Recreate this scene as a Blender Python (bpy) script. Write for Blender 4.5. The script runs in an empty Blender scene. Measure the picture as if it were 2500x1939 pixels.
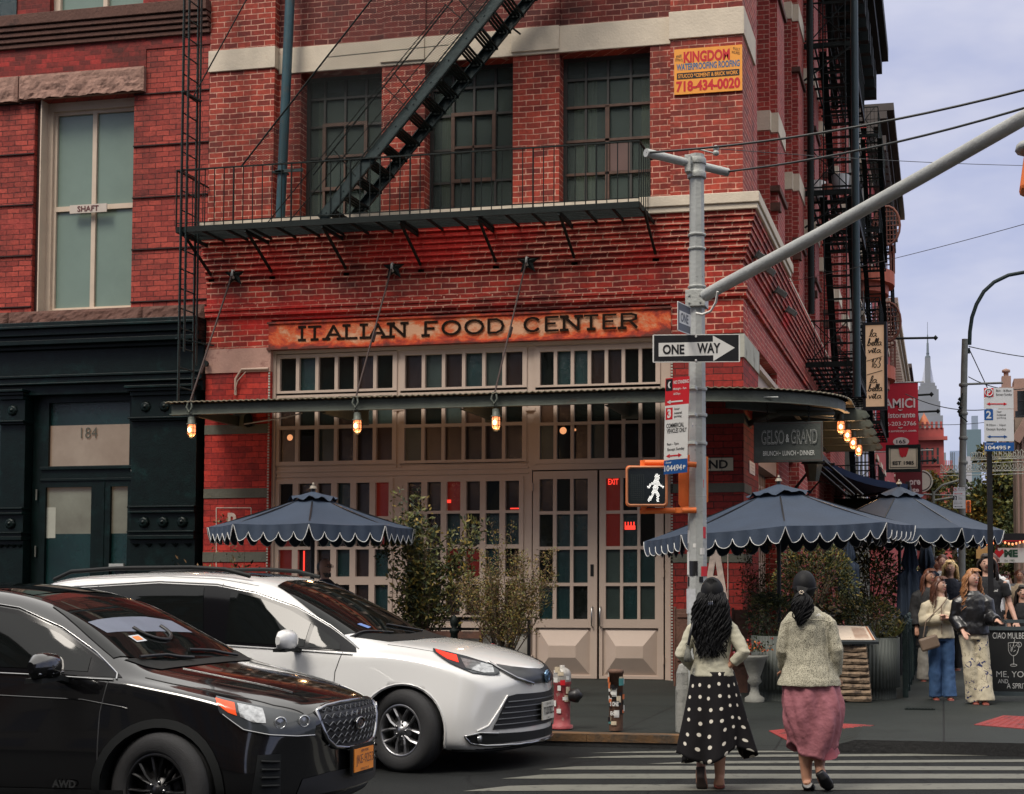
import bpy, bmesh, math, random
from mathutils import Vector, Matrix, noise
from mathutils.bvhtree import BVHTree
R_ = math.radians
random.seed(7)
scene = bpy.context.scene
COL = scene.collection
FPX=3460.; PPX=1600.; PPY=1277.; HC=1.5
_a=R_(11.44); _p=R_(2.69)
_sa,_ca,_sp,_cp=math.sin(_a),math.cos(_a),math.sin(_p),math.cos(_p)
CR=Vector((_ca,_sa,0)); CF=Vector((-_sa*_cp,_ca*_cp,_sp)); CU=Vector((_sa*_sp,-_ca*_sp,_cp))
cam_d=bpy.data.cameras.new('camera'); cam=bpy.data.objects.new('camera',cam_d); COL.objects.link(cam)
cam_d.sensor_width=36; cam_d.lens=FPX/2500*36
cam_d.shift_x=(1250-PPX)/2500; cam_d.shift_y=(PPY-969.5)/2500
cam_d.clip_end=9000; cam_d.clip_start=0.1
m=Matrix((CR,CU,-CF)).transposed().to_4x4(); m.translation=(0,0,HC); cam.matrix_world=m
scene.camera=cam
SUN_EL=R_(56); SUN_AZ=R_(205)
w=bpy.data.worlds.new("World"); scene.world=w; w.use_nodes=True
nt=w.node_tree; N=nt.nodes; L=nt.links
for n in list(N): N.remove(n)
out=N.new('ShaderNodeOutputWorld'); bg=N.new('ShaderNodeBackground'); sky=N.new('ShaderNodeTexSky')
sky.sky_type='NISHITA'; sky.sun_disc=False; sky.sun_elevation=SUN_EL; sky.sun_rotation=SUN_AZ
sky.air_density=1.0; sky.dust_density=1.5; sky.ozone_density=2
tc=N.new('ShaderNodeTexCoord'); mp=N.new('ShaderNodeMapping'); mp.inputs['Scale'].default_value=(1.6,1.6,4.2)
nz=N.new('ShaderNodeTexNoise'); nz.inputs['Scale'].default_value=2.2; nz.inputs['Detail'].default_value=5; nz.inputs['Roughness'].default_value=.55
rp=N.new('ShaderNodeValToRGB'); rp.color_ramp.elements[0].position=.36; rp.color_ramp.elements[0].color=(2.6,2.95,4.7,1)
rp.color_ramp.elements[1].position=.64; rp.color_ramp.elements[1].color=(4.75,4.75,5.7,1)
mx=N.new('ShaderNodeMixRGB'); mx.inputs['Fac'].default_value=.86
L.new(tc.outputs['Generated'],mp.inputs['Vector']); L.new(mp.outputs['Vector'],nz.inputs['Vector']); L.new(nz.outputs['Fac'],rp.inputs['Fac'])
L.new(sky.outputs['Color'],mx.inputs[1]); L.new(rp.outputs['Color'],mx.inputs[2]); L.new(mx.outputs['Color'],bg.inputs['Color'])
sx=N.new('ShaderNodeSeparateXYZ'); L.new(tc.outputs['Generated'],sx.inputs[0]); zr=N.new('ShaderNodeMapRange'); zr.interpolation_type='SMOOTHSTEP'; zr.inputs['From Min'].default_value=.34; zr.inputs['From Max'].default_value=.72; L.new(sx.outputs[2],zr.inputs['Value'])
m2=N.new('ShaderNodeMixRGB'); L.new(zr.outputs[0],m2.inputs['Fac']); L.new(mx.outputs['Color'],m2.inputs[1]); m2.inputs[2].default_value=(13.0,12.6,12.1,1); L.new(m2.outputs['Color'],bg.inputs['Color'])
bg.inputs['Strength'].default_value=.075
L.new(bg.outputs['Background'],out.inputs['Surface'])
sd=bpy.data.lights.new('sun','SUN'); sd.energy=1.5; sd.angle=R_(22); sd.color=(1,.92,.82)
so=bpy.data.objects.new('sun',sd); COL.objects.link(so)
_d=Vector((math.sin(SUN_AZ)*math.cos(SUN_EL),math.cos(SUN_AZ)*math.cos(SUN_EL),math.sin(SUN_EL)))
so.rotation_euler=_d.to_track_quat('Z','Y').to_euler()
scene.view_settings.view_transform='Standard'; scene.view_settings.look='None'; scene.view_settings.exposure=0.98; scene.view_settings.gamma=1
def ray(x,y): return CF+CR*((x-PPX)/FPX)-CU*((y-PPY)/FPX)
def atY(x,y,Y): d=ray(x,y); t=Y/d.y; return Vector((d.x*t,Y,HC+d.z*t))
def atX(x,y,X): d=ray(x,y); t=X/d.x; return Vector((X,d.y*t,HC+d.z*t))
def atZ(x,y,Z): d=ray(x,y); t=(Z-HC)/d.z; return Vector((d.x*t,d.y*t,Z))
YF=20.71; XC=-2.86
def FX(x,y=1200): return atY(x,y,YF).x
def FZ(y,x=1300,Y=None): return atY(x,y,YF if Y is None else Y).z
def tag(o,label=None,cat=None,group=None,kind=None):
 if label: o['label']=label
 if cat: o['category']=cat
 if group: o['group']=group
 if kind: o['kind']=kind
 return o
def thing(name,label,cat,loc=(0,0,0),group=None,rz=0):
 o=bpy.data.objects.new(name,None); COL.objects.link(o); o.location=loc; o.rotation_euler=(0,0,rz)
 o.empty_display_size=.2
 return tag(o,label,cat,group)
def link_mesh(name,me,parent=None,world=True):
 o=bpy.data.objects.new(name,me); COL.objects.link(o)
 if parent:
  o.parent=parent
  if world:
   v=Vector((0,0,0)); q=parent
   while q: v-=Vector(q.location); q=q.parent
   o.location=v
 return o
class MB:
 def __init__(s): s.v=[]; s.f=[]; s.mi=[]; s.sm=[]
 def add(s,vs,fs,mi=0,sm=False):
  b=len(s.v); s.v+= [tuple(v) for v in vs]
  for f in fs: s.f.append([b+i for i in f]); s.mi.append(mi); s.sm.append(sm)
  return s
 def box(s,x0,x1,y0,y1,z0,z1,mi=0,T=None):
  vs=[(x0,y0,z0),(x1,y0,z0),(x1,y1,z0),(x0,y1,z0),(x0,y0,z1),(x1,y0,z1),(x1,y1,z1),(x0,y1,z1)]
  if T: vs=[T@Vector(v) for v in vs]
  return s.add(vs,[(0,3,2,1),(4,5,6,7),(0,1,5,4),(1,2,6,5),(2,3,7,6),(3,0,4,7)],mi)
 def bar(s,p,q,w,h,mi=0,up=(0,0,1)):
  p=Vector(p);q=Vector(q);d=(q-p).normalized();u=Vector(up)
  if abs(d.dot(u))>.98:u=Vector((0,1,0)) if abs(d.y)<.9 else Vector((1,0,0))
  a=d.cross(u).normalized()*w/2; b=a.cross(d).normalized()*h/2
  vs=[p-a-b,p+a-b,p+a+b,p-a+b,q-a-b,q+a-b,q+a+b,q-a+b]
  return s.add(vs,[(0,3,2,1),(4,5,6,7),(0,1,5,4),(1,2,6,5),(2,3,7,6),(3,0,4,7)],mi)
 def tube(s,pts,r,n=8,mi=0,cap=True,sy=None,sm=True,closed=False):
  pts=[Vector(p) for p in pts]; k=len(pts)
  rs=r if isinstance(r,(list,tuple)) else [r]*k
  vs=[];prev=None
  for i,p in enumerate(pts):
   if closed: d=pts[(i+1)%k]-pts[i-1]
   else: d=(pts[min(i+1,k-1)]-pts[max(i-1,0)])
   if d.length<1e-9: d=Vector((0,0,1))
   d.normalize()
   if prev is None:
    u=Vector((0,0,1)) if abs(d.z)<.9 else Vector((1,0,0))
    a=d.cross(u).normalized()
   else:
    a=(prev-d*prev.dot(d)); a=a.normalized() if a.length>1e-6 else d.cross(Vector((0,0,1))).normalized()
   prev=a; b=d.cross(a)
   for j in range(n):
    t=2*math.pi*j/n; vs.append(p+a*math.cos(t)*rs[i]+b*math.sin(t)*rs[i]*(sy if sy else 1))
  fs=[]
  for i in range(k if closed else k-1):
   i2=(i+1)%k
   for j in range(n): fs.append((i*n+j,i*n+(j+1)%n,i2*n+(j+1)%n,i2*n+j))
  s.add(vs,fs,mi,sm)
  if cap and not closed: s.add([vs[j] for j in range(n)],[tuple(range(n))[::-1]],mi); s.add([vs[(k-1)*n+j] for j in range(n)],[tuple(range(n))],mi)
  return s
 def lathe(s,c,prof,n=16,mi=0,sm=True,axis='z',fl=None,cap=True):
  c=Vector(c);vs=[]
  for r,z in prof:
   for j in range(n):
    t=2*math.pi*j/n; rr=r*(fl(t) if fl else 1)
    if axis=='z': v=(rr*math.cos(t),rr*math.sin(t),z)
    elif axis=='y': v=(rr*math.cos(t),-z,rr*math.sin(t))
    else: v=(z,rr*math.cos(t),rr*math.sin(t))
    vs.append(c+Vector(v))
  fs=[]
  for i in range(len(prof)-1):
   for j in range(n): fs.append((i*n+j,i*n+(j+1)%n,(i+1)*n+(j+1)%n,(i+1)*n+j))
  s.add(vs,fs,mi,sm)
  if cap and prof[0][0]>1e-4: s.add(vs[:n],[tuple(range(n))[::-1]],mi)
  if cap and prof[-1][0]>1e-4: s.add(vs[-n:],[tuple(range(n))],mi)
  return s
 def prism(s,poly,d,mi=0,sm=False):
  """poly: list of 3D points (planar), extruded by vector d"""
  d=Vector(d); n=len(poly); vs=[Vector(p) for p in poly]+[Vector(p)+d for p in poly]
  fs=[tuple(range(n))[::-1],tuple(range(n,2*n))]+[(i,(i+1)%n,n+(i+1)%n,n+i) for i in range(n)]
  return s.add(vs,fs,mi,sm)
 def quad(s,a,b,c,d,mi=0): return s.add([a,b,c,d],[(0,1,2,3)],mi)
 def grid(s,P,mi=0,sm=True,closed=False):
  r=len(P);c=len(P[0]);vs=[p for row in P for p in row];fs=[]
  for i in range(r-1):
   for j in range(c if closed else c-1): fs.append((i*c+j,i*c+(j+1)%c,(i+1)*c+(j+1)%c,(i+1)*c+j))
  return s.add(vs,fs,mi,sm)
 def text(s,txt,o,ux,uz,w,h,mi=0,depth=.004,bold=0,shear=0,spacing=1,align='c'):
  """text fitted in w x h box centred on o; ux,uz unit vectors right/up"""
  cu=bpy.data.curves.new('t','FONT'); cu.body=txt; cu.offset=bold; cu.shear=shear; cu.space_character=spacing; cu.resolution_u=3
  ob=bpy.data.objects.new('t',cu); me=bpy.data.meshes.new_from_object(ob)
  if len(me.vertices)==0: return s
  xs=[v.co.x for v in me.vertices]; ys=[v.co.y for v in me.vertices]
  x0,x1,y0,y1=min(xs),max(xs),min(ys),max(ys)
  sx=w/(x1-x0) if w else h/(y1-y0); sy=h/(y1-y0) if h else sx
  ux=Vector(ux);uz=Vector(uz);nn=ux.cross(uz).normalized(); o=Vector(o)
  cx=(x0+x1)/2 if align=='c' else (x0 if align=='l' else x1)
  vs=[o+ux*((v.co.x-cx)*sx)+uz*((v.co.y-(y0+y1)/2)*sy)+nn*depth for v in me.vertices]
  s.add(vs,[tuple(p.vertices) for p in me.polygons],mi)
  bpy.data.objects.remove(ob); bpy.data.meshes.remove(me); bpy.data.curves.remove(cu)
  return s
 def build(s,name,mats,parent=None,bevel=0,sub=0,world=True,recalc=False):
  me=bpy.data.meshes.new(name); me.from_pydata(s.v,[],s.f)
  if not isinstance(mats,(list,tuple)): mats=[mats]
  for m in mats: me.materials.append(m)
  me.polygons.foreach_set('material_index',[min(i,len(mats)-1) for i in s.mi]); me.polygons.foreach_set('use_smooth',s.sm)
  me.update()
  if recalc:
   bm=bmesh.new(); bm.from_mesh(me); bmesh.ops.remove_doubles(bm,verts=bm.verts,dist=1e-5); bmesh.ops.recalc_face_normals(bm,faces=bm.faces); bm.to_mesh(me); bm.free()
  o=link_mesh(name,me,parent,world)
  if bevel:
   md=o.modifiers.new('b','BEVEL'); md.width=bevel; md.segments=2; md.limit_method='ANGLE'; md.angle_limit=R_(40)
  if sub:
   md=o.modifiers.new('s','SUBSURF'); md.levels=sub; md.render_levels=sub
  return o
MATS={}
def principled(name):
 m=bpy.data.materials.new(name); m.use_nodes=True; nt=m.node_tree; b=nt.nodes['Principled BSDF']; return m,nt,b
def mat(name,col,rough=.6,metal=0,var=.15,vs=3.0,bump=0,bs=40,coat=0,emit=None,es=0,spec=.5,dirt=None,ds=1.2,dt=.55):
 if name in MATS: return MATS[name]
 m,nt,b=principled(name); N=nt.nodes; L=nt.links
 b.inputs['Roughness'].default_value=rough; b.inputs['Metallic'].default_value=metal
 b.inputs['Specular IOR Level'].default_value=spec; b.inputs['Coat Weight'].default_value=coat; b.inputs['Coat Roughness'].default_value=.03
 tc=N.new('ShaderNodeTexCoord')
 if var>0 or dirt:
  nz=N.new('ShaderNodeTexNoise'); nz.inputs['Scale'].default_value=vs; nz.inputs['Detail'].default_value=6; nz.inputs['Roughness'].default_value=.65
  L.new(tc.outputs['Object'],nz.inputs['Vector'])
  rp=N.new('ShaderNodeValToRGB'); e=rp.color_ramp.elements
  e[0].position=.25; e[1].position=.75
  e[0].color=tuple(c*(1-var) for c in col[:3])+(1,); e[1].color=tuple(min(1,c*(1+var)) for c in col[:3])+(1,)
  L.new(nz.outputs['Fac'],rp.inputs['Fac']); last=rp.outputs['Color']
  if dirt:
   n2=N.new('ShaderNodeTexNoise'); n2.inputs['Scale'].default_value=ds; n2.inputs['Detail'].default_value=9; n2.inputs['Roughness'].default_value=.7
   L.new(tc.outputs['Object'],n2.inputs['Vector'])
   r2=N.new('ShaderNodeValToRGB'); r2.color_ramp.elements[0].position=dt; r2.color_ramp.elements[1].position=dt+.12
   r2.color_ramp.elements[0].color=(0,0,0,1); r2.color_ramp.elements[1].color=(1,1,1,1)
   L.new(n2.outputs['Fac'],r2.inputs['Fac']); mx=N.new('ShaderNodeMixRGB'); L.new(r2.outputs['Color'],mx.inputs['Fac']); L.new(last,mx.inputs[1]); mx.inputs[2].default_value=tuple(dirt)+(1,); last=mx.outputs['Color']
  L.new(last,b.inputs['Base Color'])
 else: b.inputs['Base Color'].default_value=tuple(col[:3])+(1,)
 if bump:
  n3=N.new('ShaderNodeTexNoise'); n3.inputs['Scale'].default_value=bs; n3.inputs['Detail'].default_value=5; L.new(tc.outputs['Object'],n3.inputs['Vector'])
  bp=N.new('ShaderNodeBump'); bp.inputs['Strength'].default_value=bump; bp.inputs['Distance'].default_value=.02; L.new(n3.outputs['Fac'],bp.inputs['Height']); L.new(bp.outputs['Normal'],b.inputs['Normal'])
 if emit: b.inputs['Emission Color'].default_value=tuple(emit)+(1,); b.inputs['Emission Strength'].default_value=es
 MATS[name]=m; return m
def brick(name,c1,c2,mortar,rowh=.089,bw=.235,msize=.012,stain=(.03,.012,.01),st=.6,painted=None,pt=.5,bump=.5,vmort=0,ss=1.3):
 m,nt,b=principled(name); N=nt.nodes; L=nt.links
 tc=N.new('ShaderNodeTexCoord'); sp=N.new('ShaderNodeSeparateXYZ'); L.new(tc.outputs['Object'],sp.inputs[0])
 ad=N.new('ShaderNodeMath'); L.new(sp.outputs[0],ad.inputs[0]); L.new(sp.outputs[1],ad.inputs[1])
 wn=N.new('ShaderNodeTexNoise'); wn.inputs['Scale'].default_value=3.5; wn.inputs['Detail'].default_value=4; L.new(tc.outputs['Object'],wn.inputs['Vector'])
 wm=N.new('ShaderNodeMath'); wm.operation='MULTIPLY_ADD'; wm.inputs[1].default_value=.03; wm.inputs[2].default_value=-.015; L.new(wn.outputs['Fac'],wm.inputs[0])
 az=N.new('ShaderNodeMath'); L.new(sp.outputs[2],az.inputs[0]); L.new(wm.outputs[0],az.inputs[1])
 cb=N.new('ShaderNodeCombineXYZ'); L.new(ad.outputs[0],cb.inputs[0]); L.new(az.outputs[0],cb.inputs[1])
 bt=N.new('ShaderNodeTexBrick'); bt.inputs['Scale'].default_value=1; bt.inputs['Brick Width'].default_value=bw; bt.inputs['Row Height'].default_value=rowh
 bt.inputs['Mortar Size'].default_value=msize; bt.inputs['Mortar Smooth'].default_value=.25; bt.inputs['Bias'].default_value=-.1
 bt.inputs['Color1'].default_value=tuple(c1)+(1,); bt.inputs['Color2'].default_value=tuple(c2)+(1,); bt.inputs['Mortar'].default_value=tuple(mortar)+(1,)
 L.new(cb.outputs[0],bt.inputs['Vector'])
 mn=N.new('ShaderNodeTexNoise'); mn.inputs['Scale'].default_value=9; mn.inputs['Detail'].default_value=6; L.new(tc.outputs['Object'],mn.inputs['Vector'])
 mm=N.new('ShaderNodeMath'); mm.operation='MULTIPLY_ADD'; mm.inputs[1].default_value=msize*2.2; mm.inputs[2].default_value=-msize*.3; L.new(mn.outputs['Fac'],mm.inputs[0]); L.new(mm.outputs[0],bt.inputs['Mortar Size'])
 n2=N.new('ShaderNodeTexNoise'); n2.inputs['Scale'].default_value=ss; n2.inputs['Detail'].default_value=8; n2.inputs['Roughness'].default_value=.68; L.new(tc.outputs['Object'],n2.inputs['Vector'])
 r2=N.new('ShaderNodeValToRGB'); r2.color_ramp.elements[0].position=st-.1; r2.color_ramp.elements[1].position=st+.14
 r2.color_ramp.elements[0].color=(0,0,0,1); r2.color_ramp.elements[1].color=(.75,.75,.75,1)
 L.new(n2.outputs['Fac'],r2.inputs['Fac']); mx=N.new('ShaderNodeMixRGB'); L.new(r2.outputs['Color'],mx.inputs['Fac']); L.new(bt.outputs['Color'],mx.inputs[1]); mx.inputs[2].default_value=tuple(stain)+(1,)
 last=mx.outputs['Color']
 if painted:
  n4=N.new('ShaderNodeTexNoise'); n4.inputs['Scale'].default_value=.9; n4.inputs['Detail'].default_value=7; n4.inputs['W' if 'W' in n4.inputs else 'Scale'].default_value=.9
  mp=N.new('ShaderNodeMapping'); mp.inputs['Location'].default_value=(13,5,7); mp.inputs['Scale'].default_value=(.6,.6,1.6); L.new(tc.outputs['Object'],mp.inputs['Vector']); L.new(mp.outputs['Vector'],n4.inputs['Vector'])
  r4=N.new('ShaderNodeValToRGB'); r4.color_ramp.elements[0].position=pt-.03; r4.color_ramp.elements[1].position=pt+.12; r4.color_ramp.elements[0].color=(0,0,0,1); r4.color_ramp.elements[1].color=(.85,.85,.85,1)
  L.new(n4.outputs['Fac'],r4.inputs['Fac']); m4=N.new('ShaderNodeMixRGB'); L.new(r4.outputs['Color'],m4.inputs['Fac']); L.new(last,m4.inputs[1]); m4.inputs[2].default_value=tuple(painted)+(1,); last=m4.outputs['Color']
 n5=N.new('ShaderNodeTexNoise'); n5.inputs['Scale'].default_value=22; n5.inputs['Detail'].default_value=4; L.new(tc.outputs['Object'],n5.inputs['Vector'])
 m5=N.new('ShaderNodeMath'); m5.operation='MULTIPLY_ADD'; m5.inputs[1].default_value=.9; m5.inputs[2].default_value=.55; L.new(n5.outputs['Fac'],m5.inputs[0])
 m6=N.new('ShaderNodeMixRGB'); m6.blend_type='MULTIPLY'; m6.inputs['Fac'].default_value=1; L.new(last,m6.inputs[1]); L.new(m5.outputs[0],m6.inputs[2])
 L.new(m6.outputs['Color'],b.inputs['Base Color'])
 b.inputs['Roughness'].default_value=.75; b.inputs['Specular IOR Level'].default_value=.3
 iv=N.new('ShaderNodeMath'); iv.operation='MULTIPLY_ADD'; iv.inputs[1].default_value=-1; iv.inputs[2].default_value=1; L.new(bt.outputs['Fac'],iv.inputs[0])
 a2=N.new('ShaderNodeMath'); a2.operation='MULTIPLY_ADD'; a2.inputs[1].default_value=.35; L.new(n5.outputs['Fac'],a2.inputs[0]); L.new(iv.outputs[0],a2.inputs[2])
 bp=N.new('ShaderNodeBump'); bp.inputs['Strength'].default_value=bump; bp.inputs['Distance'].default_value=.02; L.new(a2.outputs[0],bp.inputs['Height']); L.new(bp.outputs['Normal'],b.inputs['Normal'])
 MATS[name]=m; return m
BR_MAIN=brick('brick_upper',(.37,.052,.030),(.14,.018,.014),(.56,.29,.21),st=.57,msize=.009)
BR_SPAN=brick('brick_spandrel',(.17,.026,.018),(.07,.012,.010),(.34,.17,.13),st=.56,msize=.009)
BR_RED=brick('brick_bright',(.40,.030,.016),(.13,.012,.010),(.56,.27,.19),st=.55,painted=(.50,.014,.010),pt=.57,msize=.012,bw=.26,rowh=.088)
BR_PAINT=brick('brick_painted',(.42,.034,.022),(.22,.016,.014),(.14,.012,.012),st=.64,msize=.005,rowh=.092,bump=.8)
BR_PIER=brick('brick_pier_dark',(.28,.022,.016),(.15,.014,.012),(.05,.012,.01),st=.62,msize=.007,rowh=.1,bw=.29,bump=.9)
BR_SIDE=brick('brick_side',(.36,.05,.038),(.22,.028,.024),(.46,.26,.2),st=.7,msize=.009)
BR_LEFT=brick('brick_neighbour',(.40,.062,.042),(.22,.028,.021),(.10,.016,.013),st=.56,stain=(.05,.014,.012),msize=.008,rowh=.088,painted=(.36,.05,.04),pt=.62,bump=1.0)
BR_LTOP=brick('brick_neighbour_frieze',(.34,.03,.024),(.09,.016,.013),(.20,.03,.022),st=.5,stain=(.045,.014,.01),msize=.006,rowh=.08,bw=.2,ss=1.6)
STONE_W=mat('stone_cream',(.58,.50,.39),.8,var=.12,bump=.25,bs=30,dirt=(.34,.16,.12),ds=1.6,dt=.63)
STONE_G=mat('stone_grey',(.34,.34,.29),.8,var=.2,bump=.3,bs=25,dirt=(.12,.11,.09),ds=2,dt=.58)
STONE_DG=mat('stone_dark_band',(.085,.085,.065),.8,var=.2,bump=.3,bs=25)
STONE_B=mat('brownstone',(.10,.045,.032),.9,var=.25,bump=.6,bs=18,dirt=(.04,.02,.016),ds=3,dt=.55)
STONE_R=mat('brownstone_rough',(.26,.15,.115),.95,var=.35,vs=9,bump=1.0,bs=14,dirt=(.06,.03,.025),ds=4,dt=.58)
TAUPE=mat('paint_taupe',(.44,.345,.28),.55,var=.07,vs=1.5,bump=.05,bs=60,dirt=(.27,.19,.155),ds=1.5,dt=.68)
CREAM=mat('paint_window_cream',(.55,.44,.34),.6,var=.1)
GREENP=mat('paint_dark_green',(.0015,.0065,.006),.42,spec=.22,var=.5,vs=6,bump=.15,bs=40,dirt=(.004,.018,.017),ds=2.2,dt=.55)
IRON=mat('iron_green_black',(.006,.010,.009),.6,spec=.2,var=.4,vs=12,bump=.3,bs=60,dirt=(.03,.022,.012),ds=9,dt=.66)
IRONG=mat('iron_stair_green',(.016,.030,.030),.5,spec=.3,var=.4,vs=14,bump=.4,bs=60,dirt=(.06,.05,.035),ds=8,dt=.63)
RUSTF=mat('rusty_window_steel',(.085,.045,.03),.7,var=.4,vs=10,bump=.2,bs=50)
GALV=mat('galvanised_pole_grey',(.37,.38,.36),.5,metal=.2,var=.15,vs=4,bump=.25,bs=35,dirt=(.12,.12,.11),ds=9,dt=.63)
BLACK=mat('black_paint',(.008,.008,.009),.4,var=.2)
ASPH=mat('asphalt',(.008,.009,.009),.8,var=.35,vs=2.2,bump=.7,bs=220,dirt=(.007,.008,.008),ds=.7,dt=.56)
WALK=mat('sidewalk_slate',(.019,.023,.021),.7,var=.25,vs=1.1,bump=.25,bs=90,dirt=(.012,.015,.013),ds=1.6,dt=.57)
KERBM=mat('kerb_steel_yellow',(.12,.06,.02),.7,var=.4,vs=3,bump=.3,bs=40,dirt=(.035,.028,.02),ds=2.5,dt=.5)
KERBF=mat('kerb_face',(.012,.012,.012),.6,var=.3,bump=.3,bs=30)
LINEW=mat('road_paint',(.115,.115,.096),.7,var=.15,vs=5,bump=.3,bs=120,dirt=(.035,.035,.032),ds=10,dt=.54)
def glass(name,col,rough=.06,bump=0,bs=60,spec=.6,emit=None,es=0,var=.5):
 return mat(name,col,rough,var=var,vs=2.0,bump=bump,bs=bs,spec=spec,emit=emit,es=es)
GL_DARK=glass('glass_dark',(.006,.008,.007)); GL_TEAL=glass('glass_teal',(.004,.022,.021),.18,bump=.35,bs=130)
GL_BROWN=glass('glass_brown',(.018,.010,.007),.15,bump=.3,bs=110); GL_WARM=glass('glass_warm',(.05,.025,.014),.3,bump=.25,bs=90)
GL_GREY=glass('glass_grey_green',(.022,.036,.031),.3,bump=.3,bs=100); GL_BLUE=glass('glass_blue',(.002,.012,.06),.1)
GL_RED=glass('glass_reddish',(.05,.008,.006),.2,bump=.3,bs=100,emit=(.6,.03,.01),es=.04)
GL_OLD=glass('glass_upper_wired',(.035,.055,.048),.22,bump=.3,bs=25,var=.7)
GL_SHAFT=glass('glass_painted_green',(.165,.225,.185),.25,bump=.05,bs=3,var=.08)
NAVY=mat('umbrella_navy',(.020,.034,.060),.75,var=.18,vs=2,bump=.15,bs=30)
PIPING=mat('white_piping',(.6,.6,.58),.7,var=.05)
WHITE=mat('sign_white',(.62,.61,.58),.45,var=.05); BLK=mat('sign_black',(.006,.006,.007),.4,var=0)
REDS=mat('sign_red',(.52,.012,.02),.4,var=.05); BLUES=mat('sign_blue',(.01,.07,.24),.4,var=.05)
ORANGE=mat('signal_orange',(.72,.16,.03),.5,var=.15,vs=5)
nt=ASPH.node_tree;N=nt.nodes;L=nt.links;b=N['Principled BSDF']; tc=N.new('ShaderNodeTexCoord')
n0=N.new('ShaderNodeTexNoise'); n0.inputs['Scale'].default_value=.8; n0.inputs['Detail'].default_value=6; L.new(tc.outputs['Object'],n0.inputs['Vector'])
ad=N.new('ShaderNodeMixRGB'); ad.blend_type='ADD'; ad.inputs[0].default_value=.9; L.new(tc.outputs['Object'],ad.inputs[1]); L.new(n0.outputs['Color'],ad.inputs[2])
vo=N.new('ShaderNodeTexVoronoi'); vo.feature='DISTANCE_TO_EDGE'; vo.inputs['Scale'].default_value=.55; L.new(ad.outputs[0],vo.inputs['Vector'])
cr=N.new('ShaderNodeValToRGB'); cr.color_ramp.elements[0].color=(.25,.25,.25,1); cr.color_ramp.elements[1].color=(1,1,1,1); cr.color_ramp.elements[1].position=.016; L.new(vo.outputs['Distance'],cr.inputs[0])
src=b.inputs['Base Color'].links[0].from_socket; mm=N.new('ShaderNodeMixRGB'); mm.blend_type='MULTIPLY'; mm.inputs[0].default_value=1; L.new(src,mm.inputs[1]); L.new(cr.outputs[0],mm.inputs[2])
n2=N.new('ShaderNodeTexNoise'); n2.inputs['Scale'].default_value=90; n2.inputs['Detail'].default_value=2; L.new(tc.outputs['Object'],n2.inputs['Vector']); c2=N.new('ShaderNodeValToRGB'); c2.color_ramp.elements[0].position=.35; c2.color_ramp.elements[0].color=(.55,.55,.55,1); c2.color_ramp.elements[1].position=.7; c2.color_ramp.elements[1].color=(2.1,2.1,2.1,1); L.new(n2.outputs['Fac'],c2.inputs[0])
m3=N.new('ShaderNodeMixRGB'); m3.blend_type='MULTIPLY'; m3.inputs[0].default_value=1; L.new(mm.outputs[0],m3.inputs[1]); L.new(c2.outputs[0],m3.inputs[2]); L.new(m3.outputs[0],b.inputs['Base Color'])
OB=[mat('opposite_brick',(.10,.05,.035),.85,var=.3,vs=4),mat('opposite_stone',(.13,.12,.10),.85,var=.25,vs=3),mat('opposite_dark_brick',(.06,.03,.025),.85,var=.3,vs=4)]
for i,(xa,xb,h,k) in enumerate(((-34,-24,26,0),(-24,-15,29,1),(-15,-5.5,27,2),(-5.5,2,30,0),(9,20,26,1),(20,32,24,2))):
 b=thing('opposite_building',['brick','grey stone','dark brick','tall brick','pale stone','low dark brick'][i]+' building across the street behind the camera, block '+'one two three four five six'.split()[i],'building',((xa+xb)/2,-15,0),'buildings on the opposite side of the cross street')
 mb=MB(); mb.box(xa,xb,-27,-15,0,h); mb.box(xa-.2,xb+.2,-27,-14.5,h,h+.5); mb.build('wall',OB[k],b)
 n=int((xb-xa)/1.9)
 mb=MB(); fr=MB()
 for r in range(int(h/3.6)):
  for j in range(n):
   x=xa+(xb-xa)*(j+.5)/n; z=1+3.6*r; mb.box(x-.5,x+.5,-15.02,-14.98,z,z+2.1); fr.box(x-.62,x+.62,-15.1,-14.9,z-.15,z); fr.box(x-.62,x+.62,-15.06,-14.9,z+2.1,z+2.3)
 mb.build('window_glass',glass('glass_opposite',(.03,.035,.04)),b); fr.build('window_trim',OB[1],b)
mb=MB(); mb.box(-60,60,-15,-9,-.01,.12); o=mb.build('sidewalk',WALK); tag(o,kind='structure')
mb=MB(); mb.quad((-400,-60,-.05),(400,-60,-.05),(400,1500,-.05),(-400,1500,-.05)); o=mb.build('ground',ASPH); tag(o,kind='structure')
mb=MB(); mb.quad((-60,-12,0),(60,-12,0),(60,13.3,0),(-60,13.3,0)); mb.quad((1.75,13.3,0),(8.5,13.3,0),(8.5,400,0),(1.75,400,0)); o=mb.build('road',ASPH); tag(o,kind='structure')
wm=WALK; nt=wm.node_tree;N=nt.nodes;L=nt.links;b=N['Principled BSDF']; b.inputs['Specular IOR Level'].default_value=.25
tc=N.new('ShaderNodeTexCoord'); bt=N.new('ShaderNodeTexBrick'); bt.offset=0; bt.inputs['Scale'].default_value=1; bt.inputs['Brick Width'].default_value=1.55; bt.inputs['Row Height'].default_value=1.5; bt.inputs['Mortar Size'].default_value=.012
bt.inputs['Color1'].default_value=(1,1,1,1); bt.inputs['Color2'].default_value=(.7,.72,.7,1); bt.inputs['Mortar'].default_value=(.25,.25,.25,1)
L.new(tc.outputs['Object'],bt.inputs['Vector']); src=b.inputs['Base Color'].links[0].from_socket; mxx=N.new('ShaderNodeMixRGB'); mxx.blend_type='MULTIPLY'; mxx.inputs[0].default_value=1
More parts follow.
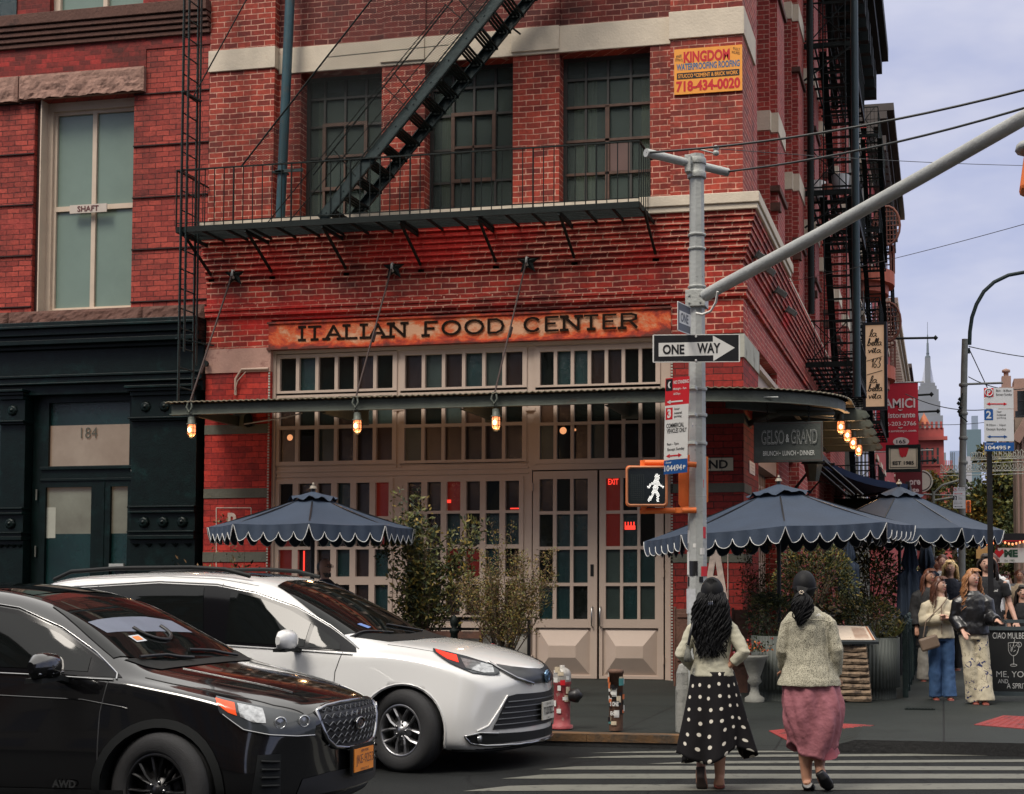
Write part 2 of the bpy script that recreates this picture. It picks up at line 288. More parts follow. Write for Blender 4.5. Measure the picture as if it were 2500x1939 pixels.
L.new(src,mxx.inputs[1]); L.new(bt.outputs['Color'],mxx.inputs[2]); L.new(mxx.outputs[0],b.inputs['Base Color'])
ASPH.node_tree.nodes['Principled BSDF'].inputs['Specular IOR Level'].default_value=.22
KY=13.22
def walkz(x,y):
 z=.12+.03*min(1,max(0,(y-14)/6))
 for rx in (-1.75,2.4):
  fx=max(0,1-max(0,abs(x-rx)-.6)/.3); fy=max(0,1-max(0,y-KY-.15)/1.3)
  z-=.112*fx*fy
 return z
mb=MB(); xs=[-60,-30,-20,-14,-10,-8,-6,-5,-4,-3.5]+[-3.2+.2*i for i in range(25)]; ys_=[KY,KY+.15,KY+.3,KY+.5,KY+.8,KY+1.1,KY+1.45,16,18,20,20.8,24,30,50,100,400]
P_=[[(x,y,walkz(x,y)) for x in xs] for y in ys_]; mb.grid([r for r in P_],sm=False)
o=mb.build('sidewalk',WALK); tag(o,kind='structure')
mb=MB(); 
P_=[[(x,KY-.0,-.01) for x in xs],[(x,KY,walkz(x,KY)) for x in xs]]; mb.grid(P_,0,sm=False)
mb.quad((1.6,KY,-.01),(1.6,400,-.01),(1.6,400,.12),(1.6,KY,.12))
o=mb.build('kerb',KERBF); tag(o,kind='structure')
mb=MB(); n=40
for i in range(n):
 x0=-40+ (37.6)*i/n; x1=-40+37.6*(i+1)/n-.004; mb.box(x0,x1,KY-.012,KY+.17,.05,.124)
o=mb.build('kerb_edge_strip',KERBM); tag(o,kind='structure')
mb=MB()
bars=[((1443,1836.5),(2560,1832)),((1393,1848),(2560,1841)),((1585,1862),(2560,1857)),((1325,1874),(2560,1876)),((1238,1895),(2560,1895)),((1147,1924),(2560,1919)),((1010,1950),(2560,1948)),((900,1985),(2560,1985))]
hw=[.07,.09,.09,.13,.15,.17,.17,.17]
for (a,c),h in zip(bars,hw):
 p=atZ(a[0],a[1],.004);q=atZ(c[0],c[1],.004); q=p+(q-p)*1.6
 k=12
 for i in range(k):
  u=p+(q-p)*i/k; v=p+(q-p)*(i+1)/k
  if i==0: mb.add([(u.x,u.y-h,.004),(v.x,v.y-h,.004),(v.x,v.y+h,.004),(u.x+.25,u.y+h,.004)],[(0,1,2,3)])
  else: mb.quad((u.x,u.y-h,.004),(v.x,v.y-h,.004),(v.x,v.y+h,.004),(u.x,u.y+h,.004))
o=mb.build('crosswalk_markings',LINEW); tag(o,kind='structure')
TACT=mat('tactile_red',(.20,.018,.016),.7,var=.25,vs=6,dirt=(.07,.012,.012),ds=5)
for i,(pts,lab) in enumerate([([(1877,1797),(2036,1788),(2135,1793),(1962,1822)],'red tactile plate on the ramp right behind the woman in the pink skirt'),([(2378,1781),(2450,1759),(2560,1765),(2560,1796)],'red tactile plate cut by the right edge of the picture')]):
 mb=MB(); pp=[atZ(x,y,.035 if i==0 else .08) for x,y in pts]
 zc_=[max(walkz(p.x,p.y),.0)+.006 for p in pp]
 vs=[Vector((p.x,p.y,z)) for p,z in zip(pp,zc_)]
 mb.add(vs+[v-Vector((0,0,.02)) for v in vs],[(0,1,2,3),(0,4,5,1),(1,5,6,2),(2,6,7,3),(3,7,4,0)])
 for u in range(1,16):
  for v in range(1,9):
   a=vs[0].lerp(vs[1],u/16); b2=vs[3].lerp(vs[2],u/16); c=a.lerp(b2,v/9); mb.lathe(c,[(.018,0),(.012,.007)],6)
 o=mb.build('tactile_plate',TACT); tag(o,lab,'paving plate')
mb=MB(); c=atZ(2246,1731,.14); mb.box(c.x-.17,c.x+.17,c.y-.06,c.y+.06,.11,.146)
for i in range(9): mb.box(c.x-.15+i*.035,c.x-.135+i*.035,c.y-.05,c.y+.05,.146,.152)
o=mb.build('drain_cover',IRON); tag(o,'small dark iron drain cover in the sidewalk by the jeans wearer','drain cover')
def slab(mb,x0,x1,z0,z1,holes,yf,dep,mi=0,hmi=None):
 """vertical slab facing -Y at yf with rectangular holes (hx0,hx1,hz0,hz1) and reveals dep deep"""
 hmi=mi if hmi is None else hmi
 xs=sorted({x0,x1,*[round(h[0],4) for h in holes],*[round(h[1],4) for h in holes]}); zs=sorted({z0,z1,*[round(h[2],4) for h in holes],*[round(h[3],4) for h in holes]})
 xs=[x for x in xs if x0-1e-6<=x<=x1+1e-6]; zs=[z for z in zs if z0-1e-6<=z<=z1+1e-6]
 for zi in range(len(zs)-1):
  run=None
  for xi in range(len(xs)):
   solid=False
   if xi<len(xs)-1:
    cx=(xs[xi]+xs[xi+1])/2; cz=(zs[zi]+zs[zi+1])/2
    solid=not any(h[0]<cx<h[1] and h[2]<cz<h[3] for h in holes)
   if solid and run is None: run=xs[xi]
   if not solid and run is not None:
    a,b=run,xs[xi]; mb.quad((a,yf,zs[zi]),(b,yf,zs[zi]),(b,yf,zs[zi+1]),(a,yf,zs[zi+1]),mi); run=None
 for h in holes:
  a,b,c,d=h[:4]; y2=yf+dep
  mb.quad((a,yf,c),(a,yf,d),(a,y2,d),(a,y2,c),hmi); mb.quad((b,yf,d),(b,yf,c),(b,y2,c),(b,y2,d),hmi)
  mb.quad((a,yf,d),(b,yf,d),(b,y2,d),(a,y2,d),hmi); mb.quad((a,yf,c),(a,y2,c),(b,y2,c),(b,yf,c),hmi)
 y2=yf+dep
 mb.quad((x0,yf,z0),(x0,yf,z1),(x0,y2,z1),(x0,y2,z0),mi); mb.quad((x1,yf,z1),(x1,yf,z0),(x1,y2,z0),(x1,y2,z1),mi)
 mb.quad((x0,yf,z1),(x1,yf,z1),(x1,y2,z1),(x0,y2,z1),mi); mb.quad((x0,yf,z0),(x0,y2,z0),(x1,y2,z0),(x1,yf,z0),mi)
 return mb
def mkglassclear(name,tint=(.5,.6,.55),fac=.5,rough=.08):
 m=bpy.data.materials.new(name); m.use_nodes=True; nt=m.node_tree;N=nt.nodes;L=nt.links
 b=N['Principled BSDF']; b.inputs['Base Color'].default_value=(.11,.135,.125,1); b.inputs['Roughness'].default_value=rough
 t=N.new('ShaderNodeBsdfTransparent'); t.inputs[0].default_value=tuple(tint)+(1,); x=N.new('ShaderNodeMixShader'); x.inputs[0].default_value=fac
 L.new(t.outputs[0],x.inputs[1]); L.new(b.outputs[0],x.inputs[2]); L.new(x.outputs[0],N['Material Output'].inputs['Surface']); MATS[name]=m; return m
GL_CLEAR=mkglassclear('glass_upper_see_through',(.80,.87,.83),.42,.16)
ZTOP=17.0
ZL=7.35; ZLB=7.19
ZB0=9.86; ZB1=10.21
bld=thing('corner_building','red brick corner loft building with cream bands and taupe shopfront under a rusty lettered beam','building',(-7,21,0))
xL=FX(497,1250); P=lambda x,dy=0: atY(x,900,YF+dy).x
x_lp=P(661); x_w1a=P(738,.12); x_w1b=P(926,.12); x_w2a=P(1042,.3); x_w2b=P(1249,.12); x_w3a=P(1371,.3); x_w3b=P(1587,.12); x_cp=P(1637)
x_w1a=P(738,.3)
ZWT=9.78
MY=2.35
mb=MB(); mb.box(xL,x_lp,YF,YF+.6,ZL,ZTOP); mb.build('corner_pier',BR_MAIN,bld); mb=MB(); mb.box(x_cp,XC,YF,YF+1.3,ZL,ZTOP); mb.build('corner_pier',BR_MAIN,bld)
mb=MB()
wins=[(x_w1a,x_w1b,ZL,ZWT),(x_w2a,x_w2b,ZL,ZWT),(x_w3a,x_w3b,ZL,ZWT)]
slab(mb,x_lp,x_cp,ZL,ZB0,wins,YF+.12,.3)
mb.build('wall_between_windows',BR_MAIN,bld)
mb=MB(); slab(mb,x_lp,x_cp,ZB1,ZTOP,[(a,b,11.9,14.4) for a,b,_,_ in wins],YF+.15,.3)
for a,b in((x_w1b,x_w2a),(x_w2b,x_w3a)): mb.box(a,b,YF+.12,YF+.16,ZB1,ZTOP)
mb.build('spandrel_wall',BR_SPAN,bld)
mb=MB(); mb.box(xL-.02,x_lp+.02,YF-.03,YF+.5,ZB0,ZB1); mb.box(x_cp-.02,XC+.03,YF-.03,YF+1.32,ZB0-.05,ZB1+.02); mb.box(x_lp+.02,x_cp-.02,YF+.1,YF+.5,ZB0-.07,ZB1)
for a,b in((x_w1b,x_w2a),(x_w2b,x_w3a)): mb.box(a-.02,b+.0,YF+.075,YF+.4,ZB0-.02,ZB1+.003)
mb.build('stone_band',STONE_W,bld,bevel=.008)
LX=P(1876)-XC
mb=MB(); mb.box(xL,XC+.28,YF-.28,YF+.6,ZLB,ZL-.003); mb.box(XC-.3,XC+.28,YF+.6,YF+4.6,ZLB,ZL-.003); mb.box(XC-.3,XC+.12,YF+4.6,YF+22,ZLB,ZL-.003)
mb.box(xL,XC+.25,YF-.25,YF+.5,ZLB-.09,ZLB); mb.box(XC-.2,XC+.25,YF+.5,YF+4.55,ZLB-.09,ZLB)
mb.build('stone_ledge',STONE_W,bld,bevel=.01)
mb=MB(); k=0
zc=ZLB-.09; pr=[.21,.185,.16,.14,.115,.09,.06,.03]
for i,q in enumerate(pr):
 z1=zc-i*.089; z0=z1-.08
 mb.box(xL,XC+q,YF-q,YF+.35,z0,z1); mb.box(XC-.3,XC+q,YF+.35,YF+22,z0,z1)
 mb.box(xL,XC+q-.022,YF-q+.022,YF+.35,z0-.009,z0); mb.box(XC-.3,XC+q-.022,YF+.35,YF+22,z0-.009,z0)
for i,q in enumerate([.07,.05]):
 z1=6.03-i*.089; mb.box(xL,XC+q,YF-q,YF+.35,z1-.085,z1); mb.box(XC-.3,XC+q,YF+.35,YF+22,z1-.085,z1)
mb.build('corbel_courses',BR_RED,bld)
zcb=zc-len(pr)*.089+.0
SG0=5.33; SG1=5.72
xo0=P(661); xo1=P(1637)
ZT=SG0
mb=MB(); mb.box(xL,XC,YF,YF+.5,SG1+.06,zcb+.02)
mb.box(xL,xo0,YF+.0,YF+.5,FZ(852,580),SG1+.06); mb.box(xo1,XC,YF,YF+.5,FZ(815,1730),SG1+.06)
mb.build('lower_wall',BR_RED,bld)
mb=MB(); mb.box(xo0,xo1,YF-.012,YF+.2,SG1+.14,SG1+.15)
mb.build('flashing',IRON,bld)
zs0=FZ(852,580); zs1=FZ(910,580)
zg0=FZ(1037,575); zg1=FZ(1060,575); zh0=FZ(1193,575); zh1=FZ(1216,575)
mb=MB(); mb.box(xL,xo0,YF,YF+.5,.1,zs1)
mb.build('left_pier',BR_PAINT,bld)
mb=MB(); mb.box(xL,xo0+.004,YF-.02,YF+.5,zs1,zs0+.002)
mb.build('pier_stone_block',mat('stone_pinkish',(.40,.23,.18),.8,var=.2,bump=.3,bs=25,dirt=(.2,.09,.07),ds=3),bld)
z6=FZ(1352,1760); z7=FZ(1373,1760); y5a=FZ(1011,1760); y5b=FZ(1035,1760); y6a=FZ(1180,1760); y6b=FZ(1202,1760)
for (a,b_,c,d,e) in ((xL,xo0-.03,zg1,zg0,.3),(xL,xo0-.03,zh1,zh0,.3),(xL,xo0-.03,FZ(1372,575),FZ(1348,575),.3),(xo1,XC+.012,y5b,y5a,.8),(xo1,XC+.012,y6b,y6a,.8),(xo1,XC+.012,z7,z6,.8)):
 mb=MB(); mb.box(a,b_,YF-.012,YF+e,c,d); mb.build('grey_stone_band',STONE_DG,bld)
zsb=FZ(815,1815); zst=FZ(872,1815)
AY=1.72
mb=MB(); mb.box(xo1,XC,YF,YF+AY,.1,y5a+.9); mb.build('right_pier',BR_PIER,bld)
mb=MB(); mb.box(xo1+.0,XC+.004,YF-.004,YF+.5,y5a+.9,zst); mb.build('right_pier_top',BR_PAINT,bld)
mb=MB(); mb.box(P(1790),XC+.02,YF-.02,YF+AY,zst,zsb); mb.build('corner_stone_block',STONE_G,bld)
side=MB(); 
def sidebox(mb,ya,yb,z0,z1,proud=0,back=.5,mi=0): mb.box(XC-back,XC+proud,ya,yb,z0,z1,mi)
def YX(x,y=700): return atX(x,y,XC).y
ys=[YX(1849),YX(1864),YX(1899),YX(1916),YX(1935),YX(1950),YX(1963)]
mb=MB(); ends=[(YF+1.3,22.4)]+[(25.33+3.86*i,26.5+3.86*i) for i in range(6)]
for a,b in ends: mb.box(XC-.5,XC,a,b,ZL,ZTOP); 
for i,(a,b) in enumerate(ends[1:]): mb.box(XC-.4,XC+.0-.13,a-.16,a,ZL,ZTOP); mb.box(XC-.4,XC-.1,b,b+.14,ZL,ZTOP)
mb.box(XC-.9,XC-.42,22.4,46.5,ZL,9.7-2.0); 
for k in range(3): mb.box(XC-.9,XC-.42,22.4,46.5,10.2+3.9*k-.6,10.9+3.9*k)
mb.build('avenue_piers',BR_SIDE,bld)
mb=MB()
for k in range(2):
 for a,b in ends[1:]:
  z=9.8+3.6*k; mb.box(XC-.4,XC+.02,a-.02,b+.02,z,z+.36); mb.box(XC-.4,XC-.11,a-.18,a-.02,z,z+.36)
  mb.box(XC-.45,XC-.3,b+.02,b+2.6,z,z+.36); 
  mb.box(XC-.4,XC+.05,a-.1,b+.05,z-1.1,z-1.0,1)
for a,b in ends[1:]: mb.box(XC-.4,XC+.05,a-.06,a+.16,8.35,8.5,1)
mb.build('avenue_stone_bands',[STONE_W,STONE_B],bld)
mb=MB()
for k in range(3):
 for a,b in ends: mb.box(XC-.8,XC-.5,b,b+2.8,ZL+.1+3.6*k-.3,9.75+3.6*k)
mb.build('avenue_windows',GL_DARK,bld)
mb=MB(); ops=[(22.43,25.1),(27.0,29.0),(30.9,32.9),(35.2,37.4)]
prev=YF+.5
mb.box(XC-.5,XC,YF+.5,43,5.35,zcb+.02); 
segs=[(YF+AY,22.43+.0)]+[(ops[i][1],ops[i+1][0]) for i in range(3)]+[(37.4,43)]
for a,b in segs: mb.box(XC-.5,XC,a,b,.1,5.35)
mb.box(XC-.5,XC-.001,YF+.5,22.43,y5a+.9,5.35); mb.box(XC-.5,XC-.12,25.1,43,4.1,5.35)
mb.build('avenue_lower_wall',BR_SIDE,bld)
mb=MB(); mb.box(XC-.45,XC-.06,22.43,25.1,4.75,5.02); mb.box(XC-.45,XC-.25,22.43,25.1,.1,.9)
for i in range(10): y=22.43+i*2.67/9; mb.box(XC-.32,XC-.22,y-.035,y+.035,.9,4.75)
for z in (1.9,2.9,3.25,3.5,3.9): mb.box(XC-.32,XC-.23,22.43,25.1,z,z+.06)
mb.box(XC-.4,XC+.03,22.43,25.1,5.02,5.1); mb.box(XC-.5,XC-.02,22.43,25.1,3.5,3.85)
mb.build('avenue_shop_frame',TAUPE,bld)
mb=MB(); 
for a,b in ops: mb.box(XC-.45,XC-.4,a,b,.2,5.0)
mb.build('avenue_shop_glass',GL_TEAL,bld)
mb=MB(); mb.box(x_lp,x_cp,YF+1.1,YF+1.2,ZL-.2,ZWT+.3); mb.box(x_lp,x_cp,YF+.42,YF+1.2,ZWT+.02,ZWT+.06); mb.box(x_lp,x_cp,YF+.45,YF+1.2,ZL-.1,ZL-.02)
mb.build('dark_room',mat('room_dark',(.16,.21,.19),.9,var=.3),bld)
def steel_window(xa,xb,cols,rows,sash,curt,nm='steel_window'):
 """cols/rows in metres; sash=(c0,c1,r0,r1) operable frame"""
 Y=YF+.36; g=MB(); g.box(xa,xb,Y+.035,Y+.041,ZL,ZWT)
 f=MB(); t=.018
 for i,x in enumerate([xa+.03]+cols+[xb-.03]):
  w=.03 if i in(0,len(cols)+1) else t; f.box(x-w,x+w,Y,Y+.06,ZL,ZWT)
 for i,z in enumerate([ZL+.03]+rows+[ZWT-.03]):
  w=.03 if i in(0,len(rows)+1) else t; f.box(xa+.06,xb-.06,Y+.004,Y+.055,z-w,z+w)
 o=f.build(nm,IRONG if False else mat('steel_dark_frame',(.03,.028,.024),.6,var=.3),bld)
 s=MB()
 if sash:
  c0,c1,r0,r1=sash; w=.028
  s.box(c0-w,c1+w,Y-.015,Y+.02,r1-w,r1+w); s.box(c0-w,c1+w,Y-.015,Y+.02,r0-w,r0+w); s.box(c0-w,c0+w,Y-.014,Y+.02,r0+w,r1-w); s.box(c1-w,c1+w,Y-.014,Y+.02,r0+w,r1-w)
  m=(c0+c1)/2; s.box(m-.014,m+.014,Y-.012,Y+.019,ZL+.05,r1-w); s.box(c0+w,c1-w,Y-.012,Y+.019,(r0+r1)/2-.02,(r0+r1)/2+.02)
  s.box(c0-.02,c0+.02,Y-.01,Y+.02,ZL,r0-w)
  s.build('sash',RUSTF,o)
 g.build('pane',GL_CLEAR,o)
 for (a,b) in curt:
  c=MB(); n=14; P_=[]
  for z in (ZL+.1,ZWT-.25):
   P_.append([(a+(b-a)*j/n,Y+.25+.05*math.sin(j*2.1),z) for j in range(n+1)])
  c.grid(P_); c.build('curtain',mat('curtain_cream',(.75,.68,.52),.9,var=.2),bld)
def pc(x,dy=.36): return atY(x,350,YF+dy).x
zr=lambda y,x: atY(x,y,YF+.36).z
steel_window(x_w1a,x_w1b,[pc(792),pc(842),pc(893)],[zr(238,850),zr(306,850),zr(382,850),zr(462,850)],(pc(792),pc(893),zr(459,850),zr(303,850)),[(pc(762),pc(778))])
steel_window(x_w2a,x_w2b,[pc(1106),pc(1157),pc(1209)],[zr(217,1110),zr(283,1110),zr(366,1110),zr(446,1110)],(pc(1106),pc(1206),zr(443,1110),zr(281,1110)),[(pc(1066),pc(1090))])
steel_window(x_w3a,x_w3b,[pc(1430),pc(1484),pc(1540)],[zr(194,1430),zr(262,1430),zr(345,1430),zr(426,1430)],None,[(pc(1392),pc(1450)),(pc(1558),pc(1580))])
mb=MB(); g0=zr(262,1430)
for z in (g0,zr(345,1430),zr(426,1430)): mb.box(x_w3a+.05,x_w3b-.05,YF+.345,YF+.37,z-.02,z+.02)
mb.box(pc(1478),pc(1488),YF+.345,YF+.37,ZL+.05,g0)
mb.build('door_sash',RUSTF,bld)
mb=MB(); mb.box(pc(1488),pc(1538),YF+.37,YF+.385,zr(426,1430)+.03,zr(345,1430)-.03); mb.build('wood_infill_panel',mat('infill_brown',(.11,.06,.05),.6),bld)
mb=MB(); mb.box(xo0-.03,xo1+.01,YF-.03,YF+.5,SG0,SG1); mb.box(xo0-.05,xo1+.03,YF-.055,YF-.028,SG1-.012,SG1+.02); mb.box(xo0-.05,xo1+.03,YF-.055,YF+.2,SG0-.035,SG0)
rust=mat('rusty_cream_paint',(.62,.36,.20),.7,var=.2,vs=3,bump=.3,bs=30)
nt=rust.node_tree;N=nt.nodes;L=nt.links; b=N['Principled BSDF']
tc=N.new('ShaderNodeTexCoord'); mp=N.new('ShaderNodeMapping'); mp.inputs['Scale'].default_value=(1.0,1,1.7); L.new(tc.outputs['Object'],mp.inputs[0])
n1=N.new('ShaderNodeTexNoise'); n1.inputs['Scale'].default_value=2.6; n1.inputs['Detail'].default_value=9; n1.inputs['Roughness'].default_value=.72; n1.inputs['Distortion'].default_value=.4; L.new(mp.outputs[0],n1.inputs['Vector'])
sp=N.new('ShaderNodeSeparateXYZ'); L.new(tc.outputs['Object'],sp.inputs[0])
def mth(op,a,b_,c=None):
 n=N.new('ShaderNodeMath'); n.operation=op
 for i,v in enumerate((a,b_,c)):
  if v is None: continue
  if isinstance(v,(int,float)): n.inputs[i].default_value=v
  else: L.new(v,n.inputs[i])
 return n.outputs[0]
edge=mth('ABSOLUTE',mth('MULTIPLY_ADD',sp.outputs[2],1/.2,-(SG0+SG1)/2/.2),0)
ex=mth('ABSOLUTE',mth('MULTIPLY_ADD',sp.outputs[0],1/3.25,-(xo0+xo1)/2/3.25),0); ex=mth('POWER',ex,8)
f=mth('ADD',mth('MULTIPLY_ADD',mth('POWER',edge,2.2),.2,n1.outputs['Fac']),mth('MULTIPLY',ex,.16))
rp=N.new('ShaderNodeValToRGB'); e=rp.color_ramp.elements; e[0].position=.46; e[0].color=(.62,.33,.19,1); e[1].position=.80; e[1].color=(.10,.02,.01,1)
q=e.new(.54); q.color=(.56,.17,.065,1); q=e.new(.6); q.color=(.62,.085,.012,1); q=e.new(.68); q.color=(.36,.03,.008,1)
L.new(f,rp.inputs[0]); L.new(rp.outputs[0],b.inputs['Base Color'])
sb=mb.build('lettered_beam',rust,bld)
lt=MB(); LB=mat('sign_letter_brown',(.016,.009,.006),.9,spec=.1,var=.4,vs=20,dirt=(.09,.035,.018),ds=12,dt=.66)
def serif_text(mb,s,xa,xb,zc,h,Y):
 """block letters with slab serifs drawn as strokes"""
 G={'I':[[(.5,0),(.5,1)]],'T':[[(0,1),(1,1)],[(.5,0),(.5,1)]],'A':[[(0,0),(.5,1),(1,0)],[(.2,.33),(.8,.33)]],'L':[[(0,1),(0,0),(1,0)]],'N':[[(0,0),(0,1),(1,0),(1,1)]],'F':[[(0,0),(0,1),(1,1)],[(0,.52),(.72,.52)]],
       'E':[[(1,0),(0,0),(0,1),(1,1)],[(0,.52),(.75,.52)]],'D':[[(0,0),(0,1),(.55,1),(.88,.82),(1,.5),(.88,.18),(.55,0),(0,0)]],'O':[[(.5+.5*math.cos(t*math.pi/9),.5+.5*math.sin(t*math.pi/9)) for t in range(19)]],
       'C':[[(.5+.5*math.cos(t*math.pi/9),.5+.5*math.sin(t*math.pi/9)) for t in range(2,17)]],'R':[[(0,0),(0,1),(.65,1),(.95,.9),(.95,.62),(.65,.5),(0,.5)],[(.55,.5),(1,0)]]}
 SR={'I':[(.5,0),(.5,1)],'T':[(.5,0)],'A':[(0,0),(1,0)],'L':[(0,1)],'N':[(0,0),(0,1),(1,1)],'F':[(0,0)],'R':[(0,0)]}
 Wd={'I':.12,'T':.72,'A':.86,'L':.62,'N':.8,'F':.66,'E':.66,'D':.82,'O':.98,'C':.86,'R':.8,' ':.55}
 gap=.34; tot=sum(Wd[c] for c in s)+gap*(len(s)-1); k=(xb-xa)/tot; x=xa; th=h*.2; n=0
 for c in s:
  wd=Wd[c]*k
  if c!=' ':
   for st in G[c]:
    for (a,b2),(c2,d2) in zip(st[:-1],st[1:]):
     p=Vector((x+a*wd,Y-n*.0002,zc-h/2+b2*h)); q_=Vector((x+c2*wd,Y-n*.0002,zc-h/2+d2*h)); n+=1
     d=(q_-p).normalized()*th*.28; mb.bar(p-d,q_+d,th*(1.0 if abs(d.z)>abs(d.x)*.5 else .8),.006,up=(0,1,0))
   for (a,b2) in SR.get(c,[]):
    cx=x+a*wd; cz=zc-h/2+b2*h; n+=1; mb.box(cx-.066,cx+.066,Y-n*.0002-.003,Y+.003,cz-.019,cz+.019)
  x+=wd+gap*k
serif_text(lt,'ITALIAN FOOD CENTER',FX(737,840),FX(1556,810),(SG0+SG1)/2+.015,.205,YF-.036)
lt.build('lettering',LB,sb)
Ys=YF+.12
def px(x): return atY(x,1200,Ys).x
def pz(y,x): return atY(x,y,Ys).z
def rects(x0,x1,n,gap,y0,y1,xr):
 w=(x1-x0-gap*(n-1))/n
 return [(px(x0+i*(w+gap)),px(x0+i*(w+gap)+w),pz(y1,xr),pz(y0,xr)) for i in range(n)]
groups=[(681,957,6,'L'),(987,1275,6,'M'),(1318,1601,7,'R')]
frame_holes=[]
random.seed(3)
shop=thing('shopfront_glazing','x','x'); bpy.data.objects.remove(shop)
def zone(name,x0,x1,n,rows,xr,gap=8,thick=.05,mats=None,parent=bld,Yf=None,outer=None):
 Yf=Ys if Yf is None else Yf
 holes=[]
 for (ya,yb) in rows: holes+=rects(x0,x1,n,gap,ya,yb,xr)
 frame_holes.extend([(px(x0)-.0,px(x1),pz(rows[-1][1],xr),pz(rows[0][0],xr))])
 fr=MB(); a=px(x0)-.07;b=px(x1)+.07;c=pz(rows[-1][1],xr)-.07;d=pz(rows[0][0],xr)+.07
 slab(fr,a,b,c,d,holes,Yf-.02,.07)
 o=fr.build(name,TAUPE,parent)
 g=MB(); k=0; pal=mats or [GL_DARK,GL_TEAL,GL_BROWN,GL_GREY]
 for h in holes:
  i=random.choices(range(len(pal)),[3,2,2,1.2][:len(pal)] if len(pal)>1 else [1])[0] if not isinstance(mats,dict) else 0
  dy=random.uniform(0,.006); tl=random.uniform(-.004,.004)
  g.add([(h[0],Yf+.035+dy+tl,h[2]),(h[1],Yf+.035+dy-tl,h[2]),(h[1],Yf+.035+dy,h[3]),(h[0],Yf+.035+dy,h[3])],[(0,1,2,3)],i)
 g.build('panes',pal,o)
 return o
for x0,x1,n,s in groups:
 xr=(x0+x1)/2; t=(xr-680)/920
 lerp=lambda a,b: a+(b-a)*t
 zone('transom_window',x0,x1,n,[(lerp(875,851),lerp(955,934))],xr)
 zone('mid_window',x0,x1,n,[(lerp(972,950),lerp(1040,1027)),(lerp(1049,1034),lerp(1127,1118))],xr,mats=[GL_DARK,GL_BROWN,GL_GREY,GL_WARM])
zone('folding_window',683,950,6,[(1180,1262),(1270,1334),(1342,1408),(1428,1502)],815,gap=14,mats=[GL_BROWN,GL_TEAL,GL_DARK,GL_RED])
zone('folding_window',996,1268,6,[(1176,1247),(1254,1330),(1340,1408),(1428,1502)],1130,gap=14,mats=[GL_BROWN,GL_TEAL,GL_DARK,GL_RED])
zt=SG0-.035; zb=.15
hl=[]
for x0,x1,n,s in groups:
 xr=(x0+x1)/2;t=(xr-680)/920
 hl.append((px(x0)-.06,px(x1)+.06,pz(1127+(1118-1127)*t,xr)-.06,pz(875+(851-875)*t,xr)+.06))
hl.append((px(683)-.06,px(950)+.06,pz(1502,815)-.06,pz(1180,815)+.06)); hl.append((px(996)-.06,px(1268)+.06,pz(1502,1130)-.06,pz(1176,1130)+.06))
dx0=px(1300);dx1=px(1622); dzt=pz(1147,1460)
hl.append((dx0-.01,dx1+.01,zb,dzt+.01))
mb=MB(); slab(mb,xo0,xo1,zb,zt,hl,Ys,.06)
for x in (668,1610): pass
for a,b_ in((xo0,xo0+.05),(xo1-.05,xo1)): mb.box(a,b_,Ys-.05,Ys,zb,zt-.05)
mb.box(xo0,xo1,Ys-.05,Ys-.001,zt-.05,zt)
for y,w in ((862,.02),(1150,.03),(1163,.02),(1137,.015)): z=pz(y,800); mb.box(xo0+.05,px(1290),Ys-.02,Ys-.001,z-w/2,z+w/2)
for a,b_ in ((962,968),(973,979),(1280,1286),(1303,1309)): mb.box(px(a),px(b_),Ys-.015,Ys-.001,pz(1140,1100),zt-.06)
for xm in (972,1295): mb.box(px(xm-12),px(xm+12),Ys-.03,Ys-.016,pz(1003,xm),pz(996,xm))
mb.build('shopfront_frame',TAUPE,bld)
mb=MB(); n=int((pz(1140,670)-zb)/.04)
for x in (xo0-.02,xo1+.02):
 for i in range(int((zt-zb)/.045)): z=zb+i*.045; mb.box(x-.014,x+.014,YF-.012,YF+.004,z,z+.028)
mb.build('edge_bead',STONE_G,bld)
